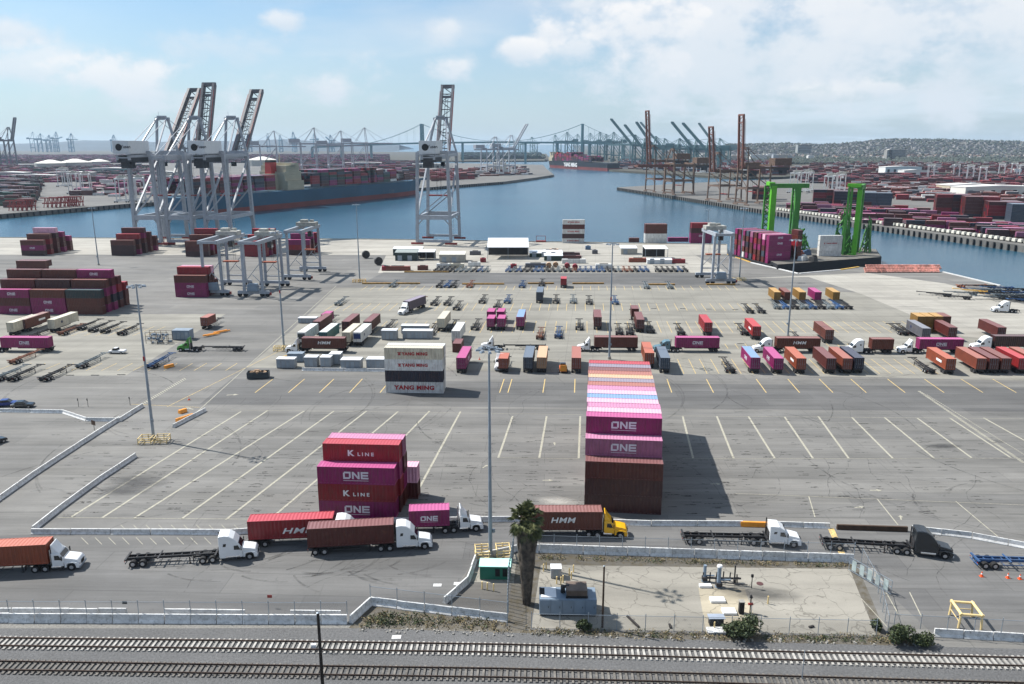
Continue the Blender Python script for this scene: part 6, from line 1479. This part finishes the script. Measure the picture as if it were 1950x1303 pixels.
# a few tall blocks in the right terminal stand alone
blk=[(1443,380,'maroon',5,6,26),(1560,388,'red',5,4,14),(1600,392,'maroon',5,7,22),(1655,396,'slate blue',5,4,20),(1795,408,'maroon',6,4,18),(1850,414,'red',6,6,24),(1895,418,'maroon',5,9,30),(1940,424,'dark maroon',5,6,30),(1630,386,'navy blue',4,5,16)]
for i,(x,y,c,tt,nr,w_) in enumerate(blk):
    g=G(x,y); its=[]; r=random.Random(i)
    for k in range(tt):
        for j in range(nr):
            for e in range(2):
                its.append((e*12.4,j*2.6,k*2.75+1.38,12.2,2.45,2.7,0,[5,1,1,2,4][r.randint(0,4)] if c in('maroon','red') else 6))
    o=stuffbox('container_block',its); o.location=(g.x,g.y,0); o.rotation_euler=(0,0,R(-17)); tag(o,f"tall {c} container block, {ordw(i)} listed in the right terminal",'containers','tall container blocks of the right terminal','stuff')
# pale trucks along the pier edge
a=G(1470,401); c=G(1960,467.5); d=c-a; n=62; u=d.normalized(); rz=math.atan2(u.y,u.x)
def small_truck():
    t=thing('small_pale_truck','x','truck'); MB().box(0,0,1.5,2.3,2.4,1.9,0,.9,.9).build('cab',mat('pale truck paint',(.62,.60,.52),.5,var=.15),t,bevel=.1); MB().box(-3.3,0,.9,4.4,1.0,.4).build('frame',M_frame,t)
    b=MB()
    for x in (0,-3.4,-4.6):
        for s in (-1,1): b.tube((x,s*1.1-.15,.5),(x,s*1.1+.15,.5),.5,n=8)
    b.build('wheels',M_black,t); return t
for i in range(n):
    p=a+d*((i+.5)/n); nn=Vector((-u.y,u.x,0)); nn=nn if nn.y>0 else -nn
    proto(('spt',),small_truck,(p.x+nn.x*5,p.y+nn.y*5,0),rz+R(-90)+rnd.uniform(-.1,.1),f"small pale truck, {ordw(i)} from the left along the pier edge",'pale trucks parked along the right pier edge')
# fender piles under the pier edges
def piles(L,step,lab,hgt=3.6):
    b=MB()
    for p,q in zip(L,L[1:]):
        a=G(*p); c=G(*q); d=c-a; n=int(d.length/step); nn=Vector((-d.y,d.x,0)).normalized(); nn=nn if nn.y<0 else -nn
        for i in range(n): s=a+d*(i/n)+nn*.5; b.box(s.x,s.y,-hgt/2-.3,.9,.9,hgt)
    tag(b.build('fender_piles',M_black),lab,'fender piles',None,'stuff')
piles([(1176,357),(1278,372),(1387,388.6),(1470,402),(1673,430),(1950,468)],5,'row of black fender piles under the right pier edge'); piles([(0,408),(246,388),(430,377),(786,359),(960,346)],6,'row of black fender piles under the left peninsula edge')
# round tanks and sheds on the left peninsula
def tank(px,py,r,h,lab):
    g=G(px,py); t=thing('storage_tank',lab,'tank',(g.x,g.y,0)); MB().tube((0,0,0),(0,0,h),r,n=28).build('shell',mat('pale tank paint',(.55,.54,.50),.6,var=.06),t); MB().tube((0,0,h),(0,0,h+r*.22),r*1.01,r*.15,28).build('roof',mat('white tank roof',(.70,.68,.60),.6,var=.04),t)
tank(98,322,34,14,'left round storage tank with a white domed roof'); tank(145,321,36,15,'middle round storage tank, largest domed roof'); tank(190,318,26,14,'right small round storage tank'); tank(500,316,40,16,'white round tank behind the big ship')
def shed(px,py,w_,dp,h,c,lab,rz=R(8)):
    g=G(px,py); t=thing('warehouse',lab,'building',(g.x,g.y,0),rz,None)
    MB().box(0,dp/2,h/2,w_,dp,h).build('walls',mat('wall '+lab[:18],c,.7,var=.08,scale=.05),t); b=MB(); b.prism([(-w_/2-.5,h),(w_/2+.5,h),(w_/2+.5,h+.8),(0,h+2.2),(-w_/2-.5,h+.8)],-.5,dp+.5); b.build('roof',mat('pale shed roof',(.60,.59,.56),.6,var=.1,scale=.05),t)
    for i in range(int(w_/14)): MB().box(-w_/2+7+i*14,-.06,h*.35,5,.1,h*.6).build('door',M_frame,t)
for a_ in ((10,340,60,30,9,(.42,.46,.46),'pale blue-grey warehouse at the far left'),(60,343,70,20,7,(.40,.40,.37),'long grey warehouse right of the far left one'),(130,338,80,24,8,(.45,.45,.42),'long white-roofed warehouse in front of the tanks'),(300,338,60,22,9,(.40,.42,.44),'warehouse behind the tall cranes'),
    (205,330,70,30,9,(.20,.36,.36),'greenish warehouse beside the small tank'),(820,320,90,26,9,(.45,.44,.40),'pale warehouse on the peninsula behind the lone crane'),(690,318,100,30,10,(.48,.46,.40),'long beige warehouse left of the lone crane'),(952,330,26,18,20,(.60,.58,.50),'white and cream silo building at the peninsula tip'),(1012,296,60,30,14,(.45,.45,.42),'pale block near the bridge foot'),
    (1720,330,80,24,12,(.66,.66,.64),'large white shed in the right terminal'),(1745,336,50,20,10,(.62,.62,.60),'lower white shed beside the large white one'),(1905,372,90,26,9,(.66,.64,.58),'white roofed sheds at the right edge'),(1850,366,60,26,8,(.58,.52,.38),'yellowish low shed at right'),(1665,300,60,20,10,(.55,.50,.45),'pale hillside building left of the grey hotel')):
    shed(*a_)
# pale paved strips and red gantry rows on the peninsula are cargo frames
k=0
for x,y in ((30,402),(48,401),(96,396),(112,395),(128,394),(140,393)):
    g=G(x,y); b=MB(); s=1
    for q in range(4): b.bar((q*4-6,0,0),(q*4-6+2,0,9),.5); b.bar((q*4-2,0,0),(q*4-6+2,0,9),.5); b.bar((q*4-6,5,0),(q*4-4,5,9),.5)
    b.bar((-8,0,9),(9,0,9),1.0); b.bar((-8,2,4),(9,2,4),1.0); o=b.build('spreader_stand',M_redsteel); o.location=g; tag(o,f"dark red stacked steel stand, {ordw(k)} from left on the left peninsula edge",'steel stand','red steel stands on the left peninsula'); k+=1
# ---------------------------------------------------------------- suspension bridge
def bridge():
    m=mat('haze-paled green bridge paint',(.20,.38,.40),.7,var=.05); t=thing('suspension_bridge','long green suspension bridge with two tall towers on the horizon','bridge',(0,0,0))  # bridge green lightened: distance haze is put into the colour
    A=G(805,306); B=G(1108,307); A.z=B.z=0; dz=58
    d=(B-A); u=d.normalized(); nn=Vector((-u.y,u.x,0)); L=d.length
    def tower(P,h,w_):
        b=MB()
        for s in (-1,1): b.bar(P+nn*s*w_,P+nn*s*w_*.7+Vector((0,0,h)),8,8,(1,0,0))
        for f_ in (.25,.5,.72,.97): b.bar(P-nn*w_*.9+Vector((0,0,h*f_)),P+nn*w_*.9+Vector((0,0,h*f_)),6)
        b.build('tower',m,t)
    # towers seen nearly face on for the left one
    hA=128; hB=126; tower(A,hA,15); tower(B,hB,11)
    dk=MB(); 
    E0=A-u*420; E1=B+u*520
    pts=[]; tot=(E1-E0).length; n=40
    for i in range(n+1):
        s=i/n*tot; p=E0+u*s; v=(s-420-L/2)/(L/2+420); z=64-18*v*v; pts.append(Vector((p.x,p.y,z)))
    for a,b_ in zip(pts,pts[1:]): dk.bar(a,b_,16,6)
    dk.build('deck',m,t)
    def cable(P,Q,sag,nm):
        for s in (-1,1):
            b=MB(); k=24; prev=None
            for i in range(k+1):
                f_=i/k; p=P.lerp(Q,f_); p=Vector((p.x,p.y,p.z-sag*4*f_*(1-f_)))+nn*s*9
                if prev is not None: b.bar(prev,p,.9)
                if i%2==0 and p.z>62: b.bar(p,Vector((p.x,p.y,60)),.35)
                prev=p
            b.build('cable',m,t)
    ta=A+Vector((0,0,hA)); tbp=B+Vector((0,0,hB)); cable(ta,tbp,60,''); cable(ta,pts[2],22,''); cable(tbp,pts[-8],14,'')
    for i,p in enumerate(pts[::3]):
        if (p-A-Vector((0,0,p.z))).length>120: MB().bar((p.x,p.y,WL),(p.x,p.y,p.z-2),8,8,(1,0,0)).build('pier',m,t)
bridge()
# ---------------------------------------------------------------- hills and city
def hills(name,pts,dist0,dist1,m):
    """ridge heights given by pixel columns at distance dist1, falling to the ground at dist0"""
    b=MB(); n=len(pts); rows=9; r=random.Random(5); vs=[]
    for j in range(rows+1):
        f_=j/rows; D=dist0+(dist1-dist0)*f_
        for (px,py) in pts:
            s=F/(D*CT); X=(px-CX)/s; hh=max(0,H-(py-YH)/s*CT*1.0) if py<YH+30 else 0
            z=-3+(hh+3)*math.sin(min(1,f_*1.1)*math.pi/2)**1.3+ r.uniform(-1,1)*hh*.05*(f_>0)
            vs.append((X,D,z))
    fs=[(j*n+i,j*n+i+1,(j+1)*n+i+1,(j+1)*n+i) for j in range(rows) for i in range(n-1)]
    vs2=[(x,D+1500,-3) for (x,D,z) in vs[-n:]]; base=len(vs); vs+=vs2; fs+=[(rows*n+i,rows*n+i+1,base+i+1,base+i) for i in range(n-1)]
    b.add(vs,fs); o=b.build(name,m,smooth=True); tag(o,None,None,None,'structure'); return vs
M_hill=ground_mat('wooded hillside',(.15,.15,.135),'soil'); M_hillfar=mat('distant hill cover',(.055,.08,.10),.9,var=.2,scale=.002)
rp_=[(1380,277),(1440,276),(1500,275),(1560,277),(1600,276),(1640,272),(1670,269),(1700,267),(1740,268),(1800,268),(1850,270),(1900,271),(1950,272),(2100,268),(2400,266)]
hv=hills('hills',rp_,3300,5200,M_hill)
hills('far_hills',[(x,y) for x,y in ((-600,272),(0,275),(60,273),(110,271),(160,268),(230,268),(300,271),(370,268),(460,270),(540,266),(620,270),(700,272),(760,276))],7500,9500,M_hillfar)
def hz_(X,Y):   # height on the right-hand hill
    f_=max(0,min(1,(Y-3300)/1900)); s=F/(5200*CT)
    px=CX+X*F/(Y*CT)
    for (a,ya),(b_,yb) in zip(rp_,rp_[1:]):
        if a<=px<=b_: py=ya+(yb-ya)*(px-a)/(b_-a); hh=max(0,H-(py-YH)/s*CT); return -3+(hh+3)*math.sin(min(1,f_*1.1)*math.pi/2)**1.3
    return 0
# houses: the 290 largest as things, the rest as one
r=random.Random(11)
def house_fn(c,k):
    def fn():
        t=MB(); t.box(0,0,2.6,14,10,5.2); o=t.build('house',mat('house wall %d'%k,c,.7,var=.15)); b=MB(); b.prism([(-7.6,5.15),(7.6,5.15),(0,8.2)],-5.6,5.6); b.build('roof',mat('house roof %d'%k,[(.20,.10,.07),(.16,.15,.15),(.30,.26,.22),(.12,.10,.09)][k],.8),o); tag(o,'x','house'); return o
    return fn
hc=[(.55,.53,.48),(.48,.44,.38),(.62,.62,.62),(.40,.36,.33)]; hn=['white','beige','pale grey','tan']
rest=MB(); cnt=0
spots=[]
for i in range(2300):
    px=r.uniform(1395,1960); Y=r.choice([r.uniform(3350,4200),r.uniform(3500,5150)]); X=(px-CX)*Y*CT/F; spots.append((Y,X))
spots.sort()
for i,(Y,X) in enumerate(spots):
    z=hz_(X,Y)+3; k=r.randint(0,3)
    if cnt<290: proto(('house',k),house_fn(hc[k],k),(X,Y,z-1),r.uniform(-.6,.6),f"small {hn[k]} hillside house among trees on the right","houses on the lower hillside, "+hn[k]); cnt+=1
    else: rest.box(X,Y,z+2.2,r.uniform(9,20),r.uniform(8,14),r.uniform(5,9),r.uniform(-.6,.6))
tag(rest.build('hillside_houses',mat('mixed house walls',(.40,.39,.38),.7,var=.45,scale=.02)),'pale houses crowding the upper right-hand hillside','houses','houses on the upper hillside','stuff')
tr=MB()
ico=[(0,0,1),(.9,0,.3),(.28,.85,.3),(-.72,.53,.3),(-.72,-.53,.3),(.28,-.85,.3),(.6,.4,-.4),(-.3,.7,-.4),(-.8,0,-.4),(-.3,-.7,-.4),(.6,-.4,-.4)]
icf=[(0,1,2),(0,2,3),(0,3,4),(0,4,5),(0,5,1),(1,6,2),(2,7,3),(3,8,4),(4,9,5),(5,10,1),(1,10,6),(2,6,7),(3,7,8),(4,8,9),(5,9,10)]
def blob(X,Y,z,s): 
    a=r.uniform(0,6); c,n_=math.cos(a),math.sin(a); tr.add([((x*c-y*n_)*s*r.uniform(.7,1.2)+X,(x*n_+y*c)*s*r.uniform(.7,1.2)+Y,z+q*s*r.uniform(.6,1.0)) for x,y,q in ico],icf)
for i in range(1250):
    px=r.uniform(1360,1960); Y=r.uniform(3000,5150); X=(px-CX)*Y*CT/F; blob(X,Y,hz_(X,Y)+6 if Y>3300 else 4,r.uniform(5,11))
for i in range(1100):
    px=r.uniform(1430,1990); Y=r.uniform(2350,2950); X=(px-CX)*Y*CT/F; blob(X,Y,4,r.uniform(4,9))
for i in range(420):
    px=r.uniform(880,1400); Y=r.uniform(2900,3600); X=(px-CX)*Y*CT/F
    if px>1110: blob(X,Y,3,r.uniform(3,7))
for i in range(160):
    px=r.uniform(960,1036); Y=r.uniform(3300,3900); X=(px-CX)*Y*CT/F; blob(X,Y,4,r.uniform(8,14))
tag(tr.build('far_trees',mat('far tree foliage',(.075,.095,.075),.9,var=.4,scale=.02)),'dark green tree belt below and among the hillside houses','trees',None,'stuff')
def block(px,py,w_,dp,h,c,lab,fl,rz=0):
    g=G(px,py); t=thing('apartment_block',lab,'building',(g.x,g.y,0),rz)
    MB().box(0,dp/2,h/2,w_,dp,h).build('wall',mat('blockwall '+lab[:16],c,.7,var=.04),t); MB().box(0,dp/2,h+.8,w_*.5,dp*.5,1.6).build('roof_plant',M_conc,t)
    for i in range(fl): MB().box(0,-.06,h*(i+.55)/fl,w_*.9,.12,h/fl*.4).build('window',M_glass,t)
block(1531,300,62,30,55,(.36,.38,.37),'tall pale grey-green apartment block on the horizon right of the brown cranes',8); block(1706,303,76,26,36,(.34,.33,.31),'grey long hotel block in front of the hill',6); block(1695,303,14,27,38,(.62,.60,.56),'white narrow stair tower beside the grey hotel block',5)
block(1760,298,40,24,26,(.70,.69,.66),'bright white building on the hillside right of the hotel',4); block(1382,296,80,30,26,(.60,.60,.57),'white building behind the middle brown crane',4); block(1350,300,60,30,16,(.55,.54,.52),'low white building left of the nearest brown crane',3)
rr=random.Random(4)
for i in range(46):
    px=rr.choice([rr.uniform(1180,1500),rr.uniform(1400,1560)]); py=rr.uniform(294,306); c=rr.uniform(.4,.68)
    g=G(px,py); t=MB(); w_=rr.uniform(20,60); h=rr.uniform(8,20); t.box(0,0,h/2,w_,20,h); t.box(rr.uniform(-5,5),0,h+1,w_*.4,10,2)
    o=t.build('town_building',mat('town wall %d'%(i%4),[(.6,.6,.58),(.5,.48,.44),(.44,.47,.5),(.56,.5,.44)][i%4],.7,var=.1)); o.location=g; tag(o,f"low pale town building, {ordw(i)} of those on the far shore between the cranes",'building','town buildings on the far shore')
# ---------------------------------------------------------------- plants
def leaf_mat(name,c1,c2):
    m=bpy.data.materials.new(name); m.use_nodes=True; nt=m.node_tree; b=nt.nodes['Principled BSDF']; tcn=N(nt,'ShaderNodeTexCoord'); n=N(nt,'ShaderNodeTexNoise'); n.inputs['Scale'].default_value=1.6; n.inputs['Detail'].default_value=4
    LK(nt,tcn.outputs['Object'],n.inputs['Vector']); LK(nt,MX(nt,ramp(nt,n.outputs[0],[(.35,0.0),(.65,1.0)]),c1,c2),b.inputs['Base Color']); b.inputs['Roughness'].default_value=.75; return m
M_leaf=leaf_mat('bush leaves',(.018,.032,.012),(.06,.078,.026)); M_dry=leaf_mat('dry weed leaves',(.11,.085,.04),(.24,.19,.10)); M_palmleaf=leaf_mat('palm fronds',(.040,.055,.018),(.15,.16,.065)); M_skirt=leaf_mat('dead palm fronds',(.035,.028,.022),(.11,.09,.07))
M_bark=mat('palm bark',(.10,.075,.055),.9,var=.3)
def leaves(mb,cx,cy,cz,rx,ry,rz_,n,s,r):
    for i in range(n):
        while True:
            a,b,c=r.uniform(-1,1),r.uniform(-1,1),r.uniform(-1,1); q=a*a+b*b+c*c
            if .15<q<1: break
        p=Vector((cx+a*rx,cy+b*ry,cz+c*rz_)); u=Vector((r.uniform(-1,1),r.uniform(-1,1),r.uniform(-.6,1))).normalized(); v=u.cross(Vector((r.uniform(-1,1),r.uniform(-1,1),.3))).normalized(); k=s*r.uniform(.6,1.4)
        mb.add([p-u*k*.5,p+v*k*.3,p+u*k*.5,p-v*k*.3],[(0,1,2,3)])
def bush(px,py,w_,h,lab,seed,m=None,n=900):
    r=random.Random(seed); g=G(px,py); t=thing('bush',lab,'bush',(g.x,g.y,0)); b=MB()
    for i in range(9): a=r.uniform(0,6.3); d=r.uniform(.1,.75)*w_/2; rr_=w_*r.uniform(.18,.30); leaves(b,d*math.cos(a),d*math.sin(a)*.7,h*r.uniform(.35,.75),rr_,rr_*.8,h*.34,n//9,.30,r)
    b.build('crown',m or M_leaf,t); s=MB()
    for i in range(6): a=r.uniform(0,6.3); s.tube((0,0,0),(w_*.3*math.cos(a),w_*.2*math.sin(a),h*.7),.05,.02,5)
    s.build('stem',M_bark,t)
bush(1417,1215,5.2,2.7,'large dark green bush at the pump pad by the railway',1,n=2200); bush(1111,1200,1.9,1.5,'small round bush in front of the generator housing',2,n=600); bush(1712,1226,3.4,2.4,'dark bush at lower right, larger of the pair',3,n=1500); bush(1752,1228,3.0,1.8,'dark bush at lower right, smaller of the pair',4,n=1100); bush(1395,1212,2.6,1.7,'low bush merging with the left of the large one',5,n=700)
bush(1668,1200,1.6,1.6,'dark scrub at the compound corner post',6,n=500)
w=MB(); r=random.Random(9)
def strip(L,wd,n,s,hh,b):
    P=[G(*p) for p in L]
    for i in range(n):
        k=r.randrange(len(P)-1); p=P[k].lerp(P[k+1],r.random()); q=r.uniform(-1,1)*wd; leaves(b,p.x+r.uniform(-.3,.3),p.y+q,hh*.5,.45,.45,hh*r.uniform(.3,1),r.randint(5,16),s,r)
dry=MB(); strip([(690,1190),(740,1176),(860,1188),(968,1196)],1.3,110,.24,.4,dry); strip([(1000,1203),(1300,1212),(1690,1218),(1775,1222)],.8,260,.2,.35,dry); strip([(990,1060),(1300,1070),(1620,1078)],.45,150,.2,.35,dry)
tag(dry.build('dry_weeds',M_dry),'dry brown weeds along the fences and the bent barrier line','weeds',None,'stuff')
gr=MB(); strip([(700,1186),(780,1180),(930,1194)],1.2,110,.24,.5,gr); strip([(1020,1206),(1480,1216),(1690,1220)],.6,130,.2,.35,gr); strip([(1000,1064),(1610,1079)],.3,70,.2,.4,gr)
tag(gr.build('green_weeds',M_leaf),'green weeds growing between the dry ones along the fences','weeds',None,'stuff')
st=MB()
for i in range(160):
    px=r.uniform(690,1780); py=1196+(px-690)*.026+r.uniform(0,9); g=G(px,py); s=r.uniform(.1,.35); st.box(g.x,g.y,s*.3,s,s*.8,s*.6,r.random()*3,.7,.7)
tag(st.build('loose_stones',M_conc),'pale loose stones scattered between the weeds and the ballast','stones',None,'stuff')
# fan palm with its skirt of dead fronds
def palm():
    g=G(1003,1150); r=random.Random(21); t=thing('palm_tree','tall fan palm with a brown skirt of dead fronds, behind the fence at centre','palm tree',(g.x,g.y,0)); hh=12.0
    MB().tube((0,0,0),(0,0,hh-.6),.42,.34,14).build('trunk',M_bark,t)
    sk=MB()
    for i in range(3200):
        z=r.uniform(1.6,hh-.9)**1.0; f_=(z/hh); rad=.45+.95*f_**1.1*r.uniform(.3,1.2); a=r.uniform(0,6.3); L=r.uniform(.6,2.2); wd=r.uniform(.05,.16)
        p=Vector((rad*math.cos(a),rad*math.sin(a),z)); q=Vector((rad*1.02*math.cos(a)*.92,rad*1.02*math.sin(a)*.92,z-L)); s_=Vector((-math.sin(a),math.cos(a),0))*wd
        sk.add([p-s_,p+s_,q+s_*.3,q-s_*.3],[(0,1,2,3)])
    sk.build('dead_skirt',M_skirt,t)
    cr=MB()
    for i in range(100):
        a=r.uniform(0,6.3); el=r.uniform(-1.25,1.4); L=r.uniform(.9,1.8); base=Vector((0,0,hh-.2+r.uniform(-.5,.4))); d=Vector((math.cos(a)*math.cos(el),math.sin(a)*math.cos(el),math.sin(el)))
        c=base+d*L; cr.bar(base,c,.05)
        side=d.cross(Vector((0,0,1))); side=side.normalized() if side.length>.1 else Vector((1,0,0)); up=side.cross(d).normalized()
        for k in range(15):
            w_=(-1.25+2.5*k/14); dd=(d*math.cos(w_)+side*math.sin(w_)).normalized(); Lf=r.uniform(.85,1.35)*(1-.25*abs(w_)); tip=c+dd*Lf+Vector((0,0,-.30*Lf)); m_=c+dd*Lf*.5; sd=dd.cross(up).normalized()*.085
            cr.add([c-sd*.4,c+sd*.4,m_+sd,tip,m_-sd],[(0,1,2,3,4)])
    cr.build('crown',M_palmleaf,t)
palm()
# leaning grey timber wall by the palm, debris
for (x,y,l,rz,lab) in ((1205,1185,2.6,115,'dark plank lying on the cracked slab'),(1276,1194,.8,90,'short dark stub post on the cracked slab'),(1545,1195,.7,20,'dark lump by the compound fence')):
    g=G(x,y); b=MB(); b.box(0,0,.12,l,.25,.2,R(rz)); o=b.build('debris_piece',M_wood); o.location=g; tag(o,lab,'debris')
# ---------------------------------------------------------------- air
hz=MB(); hz.box(0,5200,70,16000,11000,156); o=hz.build('haze',None); o.data.materials.clear()
m=bpy.data.materials.new('haze air'); m.use_nodes=True; nt=m.node_tree; nt.nodes.clear(); mo=N(nt,'ShaderNodeOutputMaterial'); pv=N(nt,'ShaderNodeVolumePrincipled')
pv.inputs['Color'].default_value=(.62,.80,1.0,1); pv.inputs['Density'].default_value=0.000034; pv.inputs['Anisotropy'].default_value=.3; LK(nt,pv.outputs[0],mo.inputs['Volume']); o.data.materials.append(m)
tag(o,'thin blue air haze over the harbour','haze',None,'stuff'); o.display_type='WIRE'
bad=[x for x in bpy.data.objects if x.get('label')=='x']
for x in bad: x['label']='unlabelled'
